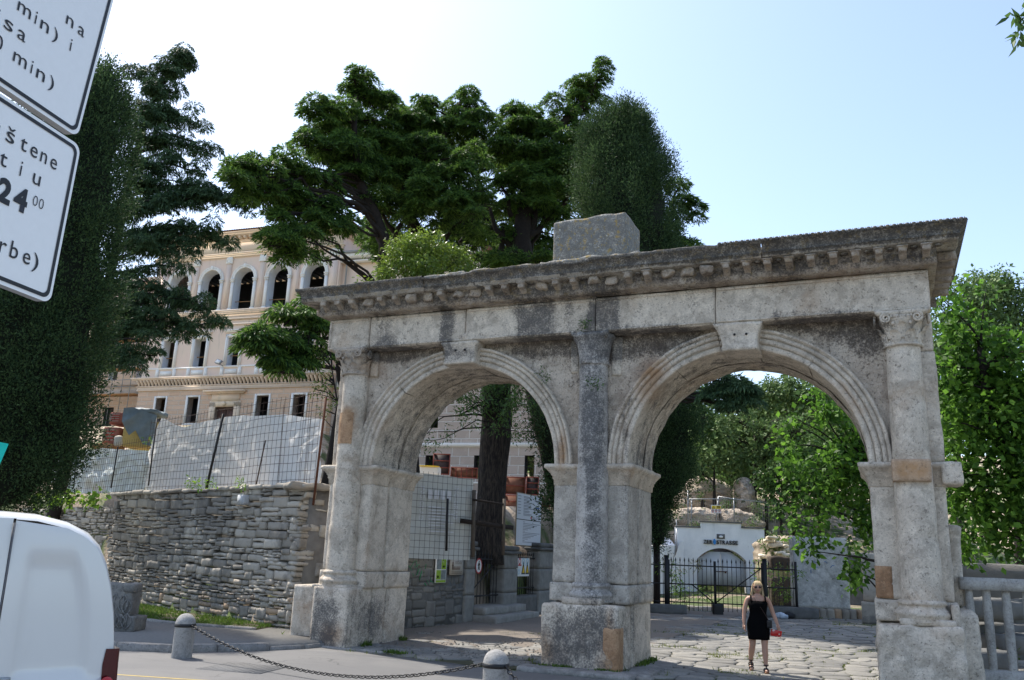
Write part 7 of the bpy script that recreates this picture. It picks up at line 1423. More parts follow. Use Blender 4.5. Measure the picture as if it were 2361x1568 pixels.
# plastered wall with blue graffiti
pa=WZ(1836,1424,0); pb_=pa+np.append(CR,0)*2.0; pb_=WP(1926,1422,pa,pb_); D_=(pb_-pa)[:2]; L_=np.linalg.norm(D_); 
Mx=Matrix(((D_[0]/L_,-D_[1]/L_,0,pa[0]),(D_[1]/L_,D_[0]/L_,0,pa[1]),(0,0,1,0),(0,0,0,1))); zt_=WP(1860,1255,pa,pb_)[2]
pw=empty('plastered_wall',tuple(pa),'peeling whitewashed wall with faint blue graffiti, right of the iron railing','wall')
peel=stone('peeling_whitewash',(.62,.62,.60),(.42,.42,.40),(.16,.155,.145),.7,warmamt=.1,attr=False,streak=.3,sc=1.3,pit=.2)
mb=MB(); mb.rbox(0,L_+.6,0,.5,.35,zt_+.3,.12,.02,.02,2,3,M=Mx); mb.build('plaster_face',peel,pw,True)
mb=MB(); 
for k in range(9): w_=.28; mb.rbox(w_*k,w_*(k+1)-.01,-.12-.05*random.random(),.45,-.1,.37,.1,.05,.02,4,k,M=Mx)
mb.build('rubble_footing',M['dry'],pw,True)
mb=MB(); rs=random.Random(3)
for k in range(6):
    p=WP(1890+rs.uniform(-22,24),1310+rs.uniform(-16,16),pa,pb_); q_=p+np.array([rs.uniform(-.25,.25)*D_[0]/L_,rs.uniform(-.25,.25)*D_[1]/L_,rs.uniform(-.15,.2)]); o=np.array([D_[1]/L_,-D_[0]/L_,0])*.03; mb.tube([p+o,(p+q_)/2+o+np.array([0,0,.05]),q_+o],.012,4,flat=.3)
mb.build('blue_graffiti',simple('blue_spray',(.10,.20,.42),.7),pw)
# shaded wall and pier deeper right (dark area between trees)
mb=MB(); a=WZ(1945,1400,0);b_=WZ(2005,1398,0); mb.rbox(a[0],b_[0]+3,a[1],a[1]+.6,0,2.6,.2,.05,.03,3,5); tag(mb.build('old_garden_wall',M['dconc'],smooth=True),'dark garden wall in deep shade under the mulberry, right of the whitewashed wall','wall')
pa2=WZ(2000,1440,0); mb=MB(); mb.rbox(pa2[0]-.15,pa2[0]+.4,pa2[1],pa2[1]+.6,0,.75,.1,.03,.02,3,5);mb.rbox(pa2[0]-.08,pa2[0]+.4,pa2[1]+.05,pa2[1]+.55,.75,2.4,.1,.03,.02,3,6); tag(mb.build('stone_gatepost',M['dry'],smooth=True),'grey stone gatepost just left of the right pier of the gate','pillar')
# bag of litter on the ground
pl=WZ(1803,1428,.0); mb=MB(); mb.sphere(pl+np.array([0,0,.10]),(.26,.16,.12),14,0,.05,5,3); tag(mb.build('bundle_bag',[simple('pale_blue_cloth',(.45,.52,.6),.7,0,.4,14,.3)],smooth=True),'pale blue and white bundle lying on the paving behind the woman','bag')
mb=MB(); mb.sphere(pl+np.array([.22,.1,.12]),(.22,.15,.15),12,0,.05,5,4); tag(mb.build('black_bag',M['black'],smooth=True),'small black bag lying behind the pale bundle on the paving','bag')
# ================================================================== BALUSTRADE
BA=WP(2216,1436,(9.3,-.2),(14,2.2)); bA=np.array([8.75,.45]); bB=np.array([14.5,1.2])
bal=empty('balustrade',(bA[0],bA[1],0),'weathered concrete balustrade with round posts right of the gate','balustrade'); d_=(bB-bA)/np.linalg.norm(bB-bA)
zr0=WP(2290,1362,bA,bB)[2]; zr1=WP(2290,1333,bA,bB)[2]; zb0=WP(2290,1545,bA,bB)[2]
BM=stone('balustrade_concrete',(.46,.445,.41),(.36,.345,.32),(.13,.13,.13),.3,warmamt=.1,attr=False,streak=.3)
Mx=Matrix(((d_[0],-d_[1],0,bA[0]),(d_[1],d_[0],0,bA[1]),(0,0,1,0),(0,0,0,1)))
mb=MB(); mb.rbox(-.1,6,-.12,.16,zr0,zr1,.12,.012,.006,4,1,M=Mx); mb.build('handrail',BM,bal,True); mb=MB(); mb.rbox(-.1,6,-.15,.2,-.7,zb0,.12,.02,.01,4,2,M=Mx); mb.build('base_kerb',BM,bal,True)
for px in (2241,2282,2327,2375,2426,2480,2538,2600,2670,2745):
    p=WP(px,1450,bA,bB); mb=MB(); z=np.linspace(zb0-.02,zr0+.01,12); mb.lathe([(.056+.012*math.sin(PI*((q-zb0)/(zr0-zb0))),q) for q in z],(p[0],p[1],0),16,noise=.004,fr=8); mb.build('baluster',BM,bal,True)
mb=MB(); rs=random.Random(5)
for k,(px,py,D) in enumerate(((2255,1400,19),(2300,1455,20),(2345,1480,19.5),(2330,1398,21),(2280,1430,22),(2250,1520,17.5),(2340,1420,23))):
    p=W(px,py,D); mb=MB(); mb.rbox(-.8,.8,-.3,.3,0,.35,.12,.05,.03,3,k,M=Matrix.Translation(tuple(p-np.array([0,0,.2])))@Matrix.Rotation(rs.random(),4,'Z')); tag(mb.build('ruin_foundation',M['dconc'],smooth=True),['dark foundation stone right behind the first balustrade post','dark foundation stone seen between the second and third posts','foundation stone low at the right edge behind the balustrade','far foundation stone under the balustrade handrail, right','far foundation stone between first and second posts','nearest dark foundation stone at the foot of the balustrade','farthest foundation stone behind the last post'][k],'foundation stone','excavated foundation stones')
under('garden_ground_cover',[(2290,1480,90,10,19.5),(2300,1520,90,14,18.5),(2300,1440,90,8,22)],9,M['grass'],.12,.04,24,.22)
under('garden_ivy',[(2212,1420,12,60,16.5),(2222,1520,14,40,16)],40,M['dleaf'],.08,.05,14,.1)
mb=MB(); a=W(2205,1300,27)[:2]; 
mb.rbox(a[0],a[0]+14,a[1],a[1]+.6,-.6,2.1,.25,.05,.04,2,9); tag(mb.build('back_garden_wall',drymat('drystone_shade_copy',(.13,.12,.11),(.2,.19,.17)),smooth=True),'dark stone garden wall behind the foundation stones at the right edge','wall')  # darker copy of the drystone, shade put into its colours
# ================================================================== STREET THINGS
bolm=stone('bollard_stone',(.36,.35,.33),(.29,.28,.27),(.16,.16,.16),.15,warmamt=.1,attr=False,streak=.35,sc=2.,bmp=.25)
def bollard(px,pyb,pyt,lab,z=0.):
    p=WZ(px,pyb,z); D=math.hypot(*(p-CAM)[:2]); t=W(px,pyt,D)[2]; H=t-z; r=H*.232; rt=empty('bollard',(p[0],p[1],z),lab,'bollard','stone bollards joined by chain'); mb=MB()
    pr=[(r*1.02,-.1),(r*1.02,0),(r,.1),(r*.985,H-r*1.05),(r*1.0,H-r*.98)]+[(r*math.cos(a),H-r+ r*math.sin(a)) for a in np.linspace(.08,PI/2-.01,9)]
    mb.lathe([(a,b_+z) for a,b_ in pr],(p[0],p[1],0),32,noise=.003,fr=9); mb.build('shaft',bolm,rt,True)
    mb=MB(); zb_=z+H-r*1.15; mb.lathe([(r*.99,zb_-.028),(r*1.045,zb_-.025),(r*1.045,zb_+.025),(r*.99,zb_+.028)],(p[0],p[1],0),32); mb.build('collar',M['iron'],rt,True); return p,r,zb_
b1=bollard(418,1517,1414,'domed grey stone bollard near the kerb at the left end of the chain'); 
zb2=0.0; D2=12.9; pb2=None
# second bollard: foot is below the frame; same size as the first
H1=b1[1]/.232
lo_,hi_=6.,16.
for _ in range(40):
    D2=(lo_+hi_)/2
    if W(1145,1497,D2)[2]>H1: lo_=D2
    else: hi_=D2
pt=W(1145,1497,D2); rt=empty('bollard',(pt[0],pt[1],0),'domed grey stone bollard cut off by the bottom edge in front of the gate','bollard','stone bollards joined by chain')
src=[o for o in bpy.data.objects if o.name=='bollard'][0]
for ch in list(src.children): c_=ch.copy(); COL.objects.link(c_); c_.parent=rt
def chain(p,q,sag,name,lab,link=.085):
    p=np.array(p);q=np.array(q); L=np.linalg.norm(q-p); t=np.linspace(0,1,400); P=p+(q-p)*t[:,None]; P[:,2]-=4*sag*t*(1-t); s=np.concatenate([[0],np.cumsum(np.linalg.norm(np.diff(P,axis=0),axis=1))]); n=int(s[-1]/(link*.74)); mb=MB()
    for k in range(n):
        c=np.array([np.interp((k+.5)*s[-1]/n,s,P[:,j]) for j in range(3)]); c1=np.array([np.interp((k+.9)*s[-1]/n,s,P[:,j]) for j in range(3)]); T=(c1-c)/np.linalg.norm(c1-c); a=np.cross(T,[0,0,1.]);a/=np.linalg.norm(a);b_=np.cross(a,T)
        tw=PI/4+ (PI/2 if k%2 else 0); A=a*math.cos(tw)+b_*math.sin(tw); pts=[]
        for w_ in np.linspace(0,2*PI,15)[:-1]: pts.append(c+T*(link*.5-.012)*math.cos(w_)*1.0+A*.024*math.sin(w_)*1.0)
        pts.append(pts[0]); pts=np.array(pts); mb.tube(pts,.0085,6,cap=False)
    return tag(mb.build(name,M['iron'],smooth=True),lab,'chain','black iron chains')
p1_=np.array([b1[0][0],b1[0][1],b1[2]]); p2_=np.array([pt[0],pt[1],b1[2]]); dd_=(p2_-p1_)/np.linalg.norm(p2_-p1_)
chain(p1_+dd_*b1[1]*1.05,p2_-dd_*b1[1]*1.05,.42,'chain','long black iron chain sagging between the two stone bollards')
p3q=W(1300,1760,9.5); chain(p2_+np.array([.93,-.35,0])*b1[1]*1.05,p2_+np.array([2.3,-1.0,-.0]),.42,'chain','short piece of black chain hanging down at the right of the near bollard')
# carved stone fragment behind the van
cf=WZ(287,1467,.0); D=math.hypot(*(cf-CAM)[:2]); cr=empty('carved_stone_fragment',tuple(cf),'dark carved Roman stone fragment with acanthus relief standing behind the van','stone fragment')
ca=M_=STS; CM=stone('carved_dark_stone',(.27,.26,.24),(.19,.185,.175),(.06,.06,.06),.4,warmamt=.1,attr=False,streak=.4,sc=1.5)
def s_at(px,py): p=W(px,py,D); return p
Mx=Matrix.Translation((cf[0],cf[1],.0))@Matrix.Rotation(yaw0+.0,4,'Z'); hh=s_at(280,1418)[2]; ht=s_at(280,1345)[2]; sc_=D/F
mb=MB(); mb.rbox(-.55,.28,-.3,.3,.10,hh,.05,.02,.015,5,1,M=Mx); mb.build('carved_base',CM,cr,True)
mb=MB(); mb.rbox(-.55,.13,-.22,.25,hh-.01,ht,.05,.03,.02,5,2,M=Mx); mb.rbox(-.05,.16,-.26,.2,ht-.16,ht+.01,.05,.03,.02,5,3,M=Mx); mb.build('carved_upper',CM,cr,True)
mb=MB()
for x0,z0,h_ in((-.12,.16,.30),(.12,.16,.30),(.0,.18,.26),(-.30,.16,.3),(-.2,hh+.05,.36),(-.02,hh+.05,.36),(.06,hh+.02,.3)):
    for sg in(-1,1):
        n=10; pts=[np.array(Mx@Vector((x0+sg*(.10*math.sin(t*PI)),-.315 if z0<.3 else -.235,z0+h_*t))) for t in np.linspace(0,1,n)]; mb.tube(pts,.014,5)
    mb.tube([np.array(Mx@Vector((x0,-.315 if z0<.3 else -.235,z0+h_*t))) for t in (0,1)],.012,5)
mb.build('acanthus_relief',CM,cr,True)
# ---- ivy
under('ivy_on_low_wall',[(60,1140,40,14,29),(110,1150,50,14,28.5),(160,1150,50,16,28),(205,1150,40,14,27.4),(230,1140,12,18,26.6),(90,1190,20,18,28)],22,M['ivy'],.16,.12,14,.2)
under('plants_at_fence_foot',[(480,1112,20,8,22.4),(560,1114,10,8,22),(340,1020,22,9,32),(440,1112,20,5,22.6),(205,1170,30,8,27)],30,M['ivy'],.12,.04,14,.14)
mb=MB(); 
for px,py in((1350,745),(1372,880),(1255,865)):
    d=ray(px,py); t=(-.42-CAM[1])/d[1]; c=CAM+d*t; C=c+RNG.normal(0,.07,(7,3))*np.array([1,.4,1]); leafy(mb,C,10,.09,.07,.022)
tag(mb.build('weeds_on_masonry',M['dleaf']),kind='stuff')
# ================================================================== ROAD SIGNS (top left)
SD=np.array([math.sin(rad(-10.4)),math.cos(rad(-10.4)),0]); SNr=np.array([SD[1],-SD[0],0]); S0=W(185,300,2.05)
swm,snt,sb=newmat('retroreflective_white'); v=objv(snt); c=mixc(snt,noi(snt,v,60,4,.7),(.84,.83,.81),(.92,.91,.89)); snt.links.new(c,sb.inputs['Base Color']); sb.inputs['Roughness'].default_value=.35; bump(snt,sb,noi(snt,v,120,3),.12,.002)
def rrect(u0,u1,z0,z1,r,n=8):
    P=[]
    for cx,cz,a0 in((u1-r,z0+r,-PI/2),(u1-r,z1-r,0),(u0+r,z1-r,PI/2),(u0+r,z0+r,PI)): P+=[(cx+r*math.cos(a0+PI/2*i/n),cz+r*math.sin(a0+PI/2*i/n)) for i in range(n+1)]
    return P
def plate(lab,u0,u1,z0,z1,glyphs,shear,lw=.0085,inset=.008,rr=.022,th=.02):
    def S3(u,z,o=0): u=u+shear*(z-z0); return S0*np.array([1,1,0])+SD*u+SNr*o+np.array([0,0,z])
    mb=MB(); o=rrect(u0,u1,z0,z1,rr); n=len(o); j=np.arange(n); mb.add([S3(u,z,.0) for u,z in o]+[S3(u,z,-th) for u,z in o],[j[None],(j+n)[::-1][None]],0); mb.add(mb.V[-1],np.stack([j,j+n,(j+1)%n+n,(j+1)%n],1),2)
    a=rrect(u0+inset,u1-inset,z0+inset,z1-inset,rr*.85); b_=rrect(u0+inset+lw,u1-inset-lw,z0+inset+lw,z1-inset-lw,rr*.6); mb.add([S3(u,z,.0012) for u,z in a]+[S3(u,z,.0012) for u,z in b_],np.stack([j,(j+1)%n,(j+1)%n+n,j+n],1),1)
    for ch,ul,ur,z,h,bold in glyphs:
        V,Fs=text_verts(ch,h/.73 if ch not in'()' else h,0,bold=bold); 
        w0,w1=V[:,0].min(),V[:,0].max(); X=(V[:,0]-w0)/(w1-w0)*(ur-ul)+ul; mb.add([S3(x-shear*(z+y-z0),z+y,.0016) for x,y in zip(X,V[:,1])],[np.array(f)[None] for f in Fs],1)
    return tag(mb.build('road_sign_plate',[swm,bkk,simple('sign_edge_grey',(.30,.30,.30),.5,.3,.1)]),lab,'road sign','white supplementary road sign plates')
h=.034
def mn(z,u): return [('m',u,u+.036,z,h,0),('i',u+.048,u+.052,z,h,0),('n',u+.064,u+.088,z,h,0),(')',u+.101,u+.115,z,.040,0)]
plate('upper white road sign plate with black border, its text ending in min) i',-.62,-.004,2.779,3.40,mn(2.958,-.227)+mn(2.847,-.213)+[('i',-.074,-.070,2.960,h,0),('s',-.250,-.227,2.901,h,0),('a',-.214,-.192,2.901,h,0),('a',-.060,-.040,3.014,h,0),('n',-.098,-.076,3.014,h,0),('i',-.268,-.264,2.901,h,0),('0',-.262,-.243,2.847,h,0)],.09)
plate('lower white road sign plate below it, its text ending in 24 and rbe)',-.62,.003,2.383,2.764,[('u',-.232,-.210,2.675,h+.003,0),('š',-.192,-.170,2.675,h+.003,0),('t',-.154,-.136,2.675,h+.003,0),('e',-.126,-.106,2.675,h+.003,0),('n',-.097,-.079,2.675,h+.003,0),('e',-.068,-.049,2.675,h+.003,0),
 ('t',-.196,-.177,2.620,h+.003,0),('i',-.142,-.138,2.620,h+.003,0),('u',-.106,-.085,2.620,h+.003,0),('2',-.186,-.152,2.549,.050,.003),('4',-.144,-.108,2.549,.050,.003),('0',-.095,-.082,2.574,.025,-.0005),('0',-.078,-.065,2.574,.025,-.0005),
 ('r',-.156,-.138,2.445,h+.004,0),('b',-.128,-.107,2.445,h+.004,0),('e',-.093,-.073,2.445,h+.004,0),(')',-.066,-.050,2.445,.046,0)],.02)
mb=MB(); pp0=S0+SD*(-.32)-SNr*.06; mb.tube([(pp0[0],pp0[1],0),(pp0[0],pp0[1],3.6)],.03,12); tag(mb.build('sign_post',M['galv']),'galvanised post carrying the two white road sign plates, outside the left edge','post')
# turquoise panel at the left edge
ta=W(9,1052,5.2); mb=MB(); td=np.array([math.sin(rad(-20)),math.cos(rad(-20)),0]); tn=np.array([td[1],-td[0],0]); q0=W(11,1022,5.2);q1=W(0,1086,5.2); h_=q0[2]-q1[2]+.02
def TQ(u,z,o): return ta*np.array([1,1,0])+td*u+tn*o+np.array([0,0,z])
V=[]; zb_=q1[2]-.01; zt_=q0[2]
P4=[(-.6,zb_+.0),(-.035,zb_),(0.02,zt_),(-.6,zt_)]
for o in(0,-.02): V+=[TQ(u,z,o) for u,z in P4]
mb.add(V,[0,1,2,3],0); mb.add(V,np.array([[4,7,6,5],[0,4,5,1],[1,5,6,2],[2,6,7,3]]),1); P4b=[(-.6,zb_+.015),(-.048,zb_+.015),(0.006,zt_-.015),(-.6,zt_-.015)]; mb.add([TQ(u,z,.002) for u,z in P4b],[0,1,2,3],0)
tq=simple('turquoise_sign_paint',(.01,.50,.42),.35,0,.02); tag(mb.build('turquoise_sign',[tq,wt]),'turquoise sign panel with white edge just entering at the left edge above the van','sign')
mb=MB(); mb.tube([TQ(-.45,0,-.05),TQ(-.45,zt_+.1,-.05)],.03,10); tag(mb.build('sign_post',M['galv']),'grey post of the turquoise sign panel, outside the left edge','post')
# ================================================================== VAN (rear view)
vh=rad(-68); vd=np.array([math.sin(vh),math.cos(vh)]); vr=np.array([math.cos(vh),-math.sin(vh)])    # heading, right-hand side
_c=W(264,1490,5.0); vc=_c[:2]-vr*.84; VM=Matrix(((vr[0],vd[0],0,vc[0]),(vr[1],vd[1],0,vc[1]),(0,0,1,.21),(0,0,0,1)))
van=empty('parked_van',tuple(VM@Vector((0,0,0))),'white panel van parked at the lower left, seen from behind with blind rear doors','van')
def vb(mb,name,mat,parent=van,smooth=True):
    mb.V=[np.array([tuple(VM@Vector(p)) for p in V]) for V in mb.V]; return mb.build(name,mat,parent,smooth)
vp,vnt,vbs=newmat('van_white_paint'); v=objv(vnt); n1=noi(vnt,v,2,5); n2=noi(vnt,mapv(vnt,v,(1,1,.4)),7,6,.7); c=mixc(vnt,n1,(.62,.62,.605),(.67,.67,.655)); c=mixc(vnt,mth(vnt,'MULTIPLY',ramp(vnt,n2,.55,.8),.12),c,(.40,.38,.35)); vnt.links.new(c,vbs.inputs['Base Color']); vbs.inputs['Roughness'].default_value=.22; vbs.inputs['Coat Weight'].default_value=.4; vbs.inputs['Coat Roughness'].default_value=.08
# section half-profile (half width at height), swept along the length
HZ=[.30,.45,.70,.95,1.08,1.20,1.32,1.45,1.56,1.65,1.71,1.755,1.785,1.80]; HWd=[.84,.875,.885,.88,.872,.858,.838,.805,.765,.715,.65,.55,.40,.0]
def sect(y,k,top): return [(s*w_*k,y,.30+(z-.30)*top) for s,w_,z in [(1,w_,z) for w_,z in zip(HWd,HZ)]]+[(-w_*k,y,.30+(z-.30)*top) for w_,z in list(zip(HWd,HZ))[::-1][1:]]
YS=[(.0,.955,.975),(.015,.972,.985),(.05,.99,.995),(.12,1.0,1.0),(.6,1.0,1.005),(1.6,1.,1.01),(2.5,1.0,1.0),(2.75,1.0,.985),(3.2,.99,.80),(3.5,.98,.60),(3.9,.95,.52),(4.05,.85,.42)]
mb=MB(); rows=[sect(*q_) for q_ in YS]; mb.grid(np.array(rows)); mb.add(rows[-1],[np.arange(len(rows[-1]))[None]]); vb(mb,'body',vp)
# rear face: gently bowed, with recessed door panels
def hwz(z): return float(np.interp(z,HZ,HWd))*.955
def rearface(x0f,x1f,name,right):
    nx,nz=26,40; G_=np.zeros((nz,nx,3)); zs_=np.linspace(.42,1.80*.975+.0,nz)
    for i,z in enumerate(zs_):
        zz=.30+(z-.30)/.975; w_=hwz(min(zz,1.799)); xa=.276 if right else -w_; xb=w_ if right else .264
        for j in range(nx):
            x=xa+(xb-xa)*j/(nx-1); ax=abs(x); y=-.045*(1-(ax/.85)**2)-.03*math.sin(PI*np.clip((z-.42)/1.35,0,1))
            # pressed outline of the blind window
            inner=np.clip(min((x-.34)/.05 if right else min((.20-x)/.05,(x+.72)/.05),((w_-.115)-ax)/.045,(z-1.00)/.05,(1.60-z)/.06),0,1); y+=.024*inner*inner*(3-2*inner)
            y-=.018*float(np.clip((.99-z)/.03,0,1))
            G_[i,j]=(x,y,z)
    mb=MB(); mb.grid(G_ if right else G_); return vb(mb,name,vp)
rearface(0,0,'rear_door',True); rearface(0,0,'rear_door',False)
mb=MB(); mb.box(.2675,.2725,-.062,-.0,.42,1.735)
vb(mb,'door_gap',simple('rubber_dark',(.14,.14,.145),.8),smooth=False)
mb=MB(); mb.rbox(.30,.36,-.085,-.06,1.02,1.04,.02,.005,0); vb(mb,'lock_barrel',M['galv'])
def lampgrid(s):
    mb=MB(); G_=[]
    for z in np.linspace(.68,1.14,14):
        row=[]; w_=hwz(z)/.955
        for t in np.linspace(0,1,8):
            ww=.095*(1-.35*max(0,(z-1.07)/.15)); x=w_-ww+(ww+.012)*t; y=-.045*(1-(min(x,.85)/.85)**2)-.034 if t<.85 else .05+.3*(t-.85); row.append((s*x,y-.012*math.sin(PI*t),z))
        G_.append(row)
    G_=np.array(G_); mb.grid(G_ if s>0 else G_[:, ::-1]); lens=simple('red_lamp_lens',(.06,.004,.006),.1,0,.1,5,0,.6); o=vb(mb,'tail_lamp',lens)
    mb=MB(); mb.sphere((s*.80,-.068,.95),(.042,.022,.062),16); vb(mb,'reflector',simple('red_bright_lens',(.45,.02,.02),.15,0,.1,5,0,.6),o); mb=MB(); mb.sphere((s*.80,-.06,.82),(.036,.015,.035),14); vb(mb,'clear_lens',simple('grey_lens',(.35,.33,.33),.2,0),o)
lampgrid(1); lampgrid(-1)
mb=MB(); mb.rbox(.085,.165,-.085,-.03,1.57,1.60,.03,.012,0); vb(mb,'brake_lamp',simple('dark_red_lens',(.12,.01,.03),.2,0,.1,5,0,.6))
mb=MB(); mb.rbox(-.9,.9,-.14,.2,.28,.50,.08,.06,0); vb(mb,'bumper',simple('grey_plastic',(.10,.10,.105),.6))
for x in(-.74,.74):
    for y in(.75,3.25):
        mb=MB(); th=np.arange(24)*2*PI/24; 
        pr=[(.18,-.10),(.27,-.11),(.31,-.07),(.315,0),(.31,.07),(.27,.11),(.18,.10)]; V=[];
        for r,o in pr: V.append(np.column_stack([np.full(24,x+o),y+r*np.cos(th),.31+r*np.sin(th)-.21+.2]))
        V=np.concatenate(V); i=np.arange(6)[:,None]*24;j=np.arange(24)[None];j2=(j+1)%24; mb.add(V,[np.stack([i+j,i+j2,i+24+j2,i+24+j],-1).reshape(-1,4),np.arange(24)[None],(np.arange(24)+6*24)[None]]); vb(mb,'wheel',simple('tyre_rubber',(.02,.02,.02),.9))
mb=MB(); mb.rbox(.18,.245,-.09,-.05,.90,.95,.03,.01,0); vb(mb,'door_handle',vp)
# ================================================================== WOMAN
wp=WZ(1752,1549,.02); Dw=math.hypot(*(wp-CAM)[:2]); HW=W(1757,1341,Dw)[2]-wp[2]; k_=HW/1.70
yawp=math.atan2((CAM-wp)[1],(CAM-wp)[0])+PI/2+rad(6)   # facing the camera, -y local
PM=Matrix.Translation(tuple(wp))@Matrix.Rotation(yawp,4,'Z')@Matrix.Scale(k_,4)@Matrix.Diagonal((1.13,1.08,1,1))
person=empty('person',tuple(wp),'woman in a short black dress and sunglasses walking towards us through the right arch','person')
def pb2(mb,name,mat,parent=person,smooth=True):
    mb.V=[np.array([tuple(PM@Vector(p)) for p in V]) for V in mb.V]; return mb.build(name,mat,parent,smooth)
skin,sn,sbb=newmat('skin'); v=objv(sn); c=mixc(sn,noi(sn,v,9,4),(.40,.22,.15),(.50,.29,.21)); sn.links.new(c,sbb.inputs['Base Color']); sbb.inputs['Roughness'].default_value=.5; sbb.inputs['Subsurface Weight'].default_value=.05
def skinmesh(nodes,edges,sub=2):
    "one continuous surface grown along a skeleton"
    me=bpy.data.meshes.new('s'); me.from_pydata([n[:3] for n in nodes],edges,[]); o=bpy.data.objects.new('s',me); COL.objects.link(o); mo=o.modifiers.new('k','SKIN'); me.skin_vertices[0].data[0].use_root=True
    for i,n in enumerate(nodes): me.skin_vertices[0].data[i].radius=(n[3],n[4] if len(n)>4 else n[3])
    mo.use_smooth_shade=True; s=o.modifiers.new('s','SUBSURF'); s.levels=sub; s.render_levels=sub
    dg=bpy.context.evaluated_depsgraph_get(); m2=bpy.data.meshes.new_from_object(o.evaluated_get(dg)); V=np.array([v.co[:] for v in m2.vertices]); Q=[list(p.vertices) for p in m2.polygons]; bpy.data.objects.remove(o); return V,Q
# local frame: x to the person's left seen by us on the right, -y towards the camera, z up (height 1.70 incl. heels)
N=[(0,0,.93,.125,.10),(0,0,1.05,.115,.09),(0,.0,1.16,.105,.085),(0,.005,1.28,.125,.095),(0,.01,1.37,.105,.075),(0,.012,1.43,.052,.052),(0,.0,1.49,.050,.052),
 (-.165,.01,1.375,.050),(-.205,.0,1.25,.046),(-.235,.0,1.10,.038),(-.245,-.03,.97,.032),(-.245,-.05,.875,.024),
 (.165,.01,1.375,.050),(.210,.02,1.25,.046),(.255,.03,1.11,.038),(.300,.0,.98,.032),(.325,-.03,.88,.024),
 (-.095,.01,.86,.088,.09),(-.105,.03,.68,.070,.075),(-.105,.03,.50,.052,.058),(-.118,.11,.36,.052,.058),(-.125,.20,.20,.034,.036),(-.125,.23,.12,.028,.032),
 (.095,-.0,.86,.088,.09),(.092,-.04,.68,.070,.075),(.090,-.055,.49,.052,.056),(.095,-.045,.34,.053,.056),(.098,-.05,.18,.034,.036),(.10,-.06,.10,.030,.034)]
E_=[(0,1),(1,2),(2,3),(3,4),(4,5),(5,6),(4,7),(7,8),(8,9),(9,10),(10,11),(4,12),(12,13),(13,14),(14,15),(15,16),(0,17),(17,18),(18,19),(19,20),(20,21),(21,22),(0,23),(23,24),(24,25),(25,26),(26,27),(27,28)]
V,Q=skinmesh(N,E_); mb=MB(); mb.add(V,[np.array(q)[None] for q in Q])
# head: sculpted ellipsoid with brow, nose, chin, ears
def head(mb):
    t=MB(); t.sphere((0,0,0),1,28); P=t.V[0]; x=P[:,0]*.072; y=P[:,1]*.092; z=P[:,2]*.112
    low=np.clip(-P[:,2],0,1); x*=1-.32*low**1.5; y=np.where(y<0,y*(1-.10*low),y*(1-.25*low)); nose=np.exp(-((P[:,0]/.16)**2))*np.exp(-(((P[:,2]+.12)/.20)**2))*(P[:,1]<-.4); y-=.020*nose
    for sg in(-1,1): eye=np.exp(-(((P[:,0]-sg*.38)/.2)**2+((P[:,2]-.05)/.12)**2))*(P[:,1]<-.2); y+=.008*eye
    lips=np.exp(-((P[:,0]/.3)**2+((P[:,2]+.45)/.06)**2))*(P[:,1]<-.3); y-=.006*lips; chin=np.exp(-((P[:,0]/.35)**2+((P[:,2]+.8)/.15)**2))*(P[:,1]<0); y-=.008*chin
    a=rad(8); Y=y*math.cos(a)+z*math.sin(a)*1; Z=z*math.cos(a)-y*math.sin(a)*-1; 
    mb.add(np.column_stack([x,y,z-.02*(P[:,1]<0)*0])@np.array(Matrix.Rotation(rad(7),3,'X')).T+np.array([0,-.015,1.585]),t.F)
head(mb)
for sg in (-1,1): mb.sphere((sg*.073,.0,1.585),(.012,.022,.030),8)
def hand(mb,w,d,side,curl):
    "palm and five separate fingers; w wrist point, d direction of the hand"
    w=np.array(w,float); d=np.array(d,float); d/=np.linalg.norm(d); a=np.array([0,-1.,0]) ; a=a-d*(a@d); a/=np.linalg.norm(a); n=np.cross(d,a)*side
    mb.tube([w-d*.03,w+d*.0,w+d*.03,w+d*.065,w+d*.088],[.022,.024,.030,.032,.022],10,flat=.55)
    for k,(o,l) in enumerate(((.026,.062),(.010,.072),(-.008,.068),(-.024,.054))):
        b0=w+d*.08+a*o; p1=b0+d*l*.4-n*curl*l*.12; p2=p1+d*l*.35*(1-curl*.4)-n*curl*l*.35; p3=p2+d*l*.25*(1-curl*.9)-n*curl*l*.35; mb.tube([b0-d*.012,p1,p2,p3],[.0088,.0085,.0078,.0058],7)
    b0=w+d*.028+a*.026; mb.tube([b0,b0+d*.022+a*.022,b0+d*.05+a*.026-n*curl*.02],[.011,.0095,.007],7)
hand(mb,(-.245,-.05,.875),(.02,-.12,-1),1,.5); hand(mb,(.325,-.03,.88),(.16,-.22,-1),-1,.9)
pb2(mb,'body',skin)
# dress: follows the trunk
def ringd(z,w_,d,cx=0,cy=0,n=40,sq=2.3,nz=0):
    th=np.arange(n)*2*PI/n; c,s=np.cos(th),np.sin(th); return np.column_stack([cx+np.sign(c)*np.abs(c)**(2/sq)*w_,cy+np.sign(s)*np.abs(s)**(2/sq)*d,np.full(n,z)])
rings=[(.60,.175,.125,0,-.005),(.605,.182,.132,0,-.005),(.70,.190,.140,0,0),(.80,.195,.145,0,.005),(.88,.192,.143,0,.01),(.95,.178,.132,0,.01),(1.03,.150,.115,0,.008),(1.10,.140,.108,0,.0),(1.17,.148,.115,0,-.006),(1.23,.160,.130,0,-.014),(1.285,.165,.128,0,-.014),(1.315,.155,.112,0,-.006),(1.33,.140,.10,0,.0)]
R_=[ringd(z,a,b_,cx,cy) for z,a,b_,cx,cy in rings]; G_=np.array(R_); 
for sg in(-1,1): G_[...,1]-=.022*np.exp(-(((G_[...,0]-sg*.07)/.055)**2+((G_[...,2]-1.255)/.05)**2))*(G_[...,1]<0)
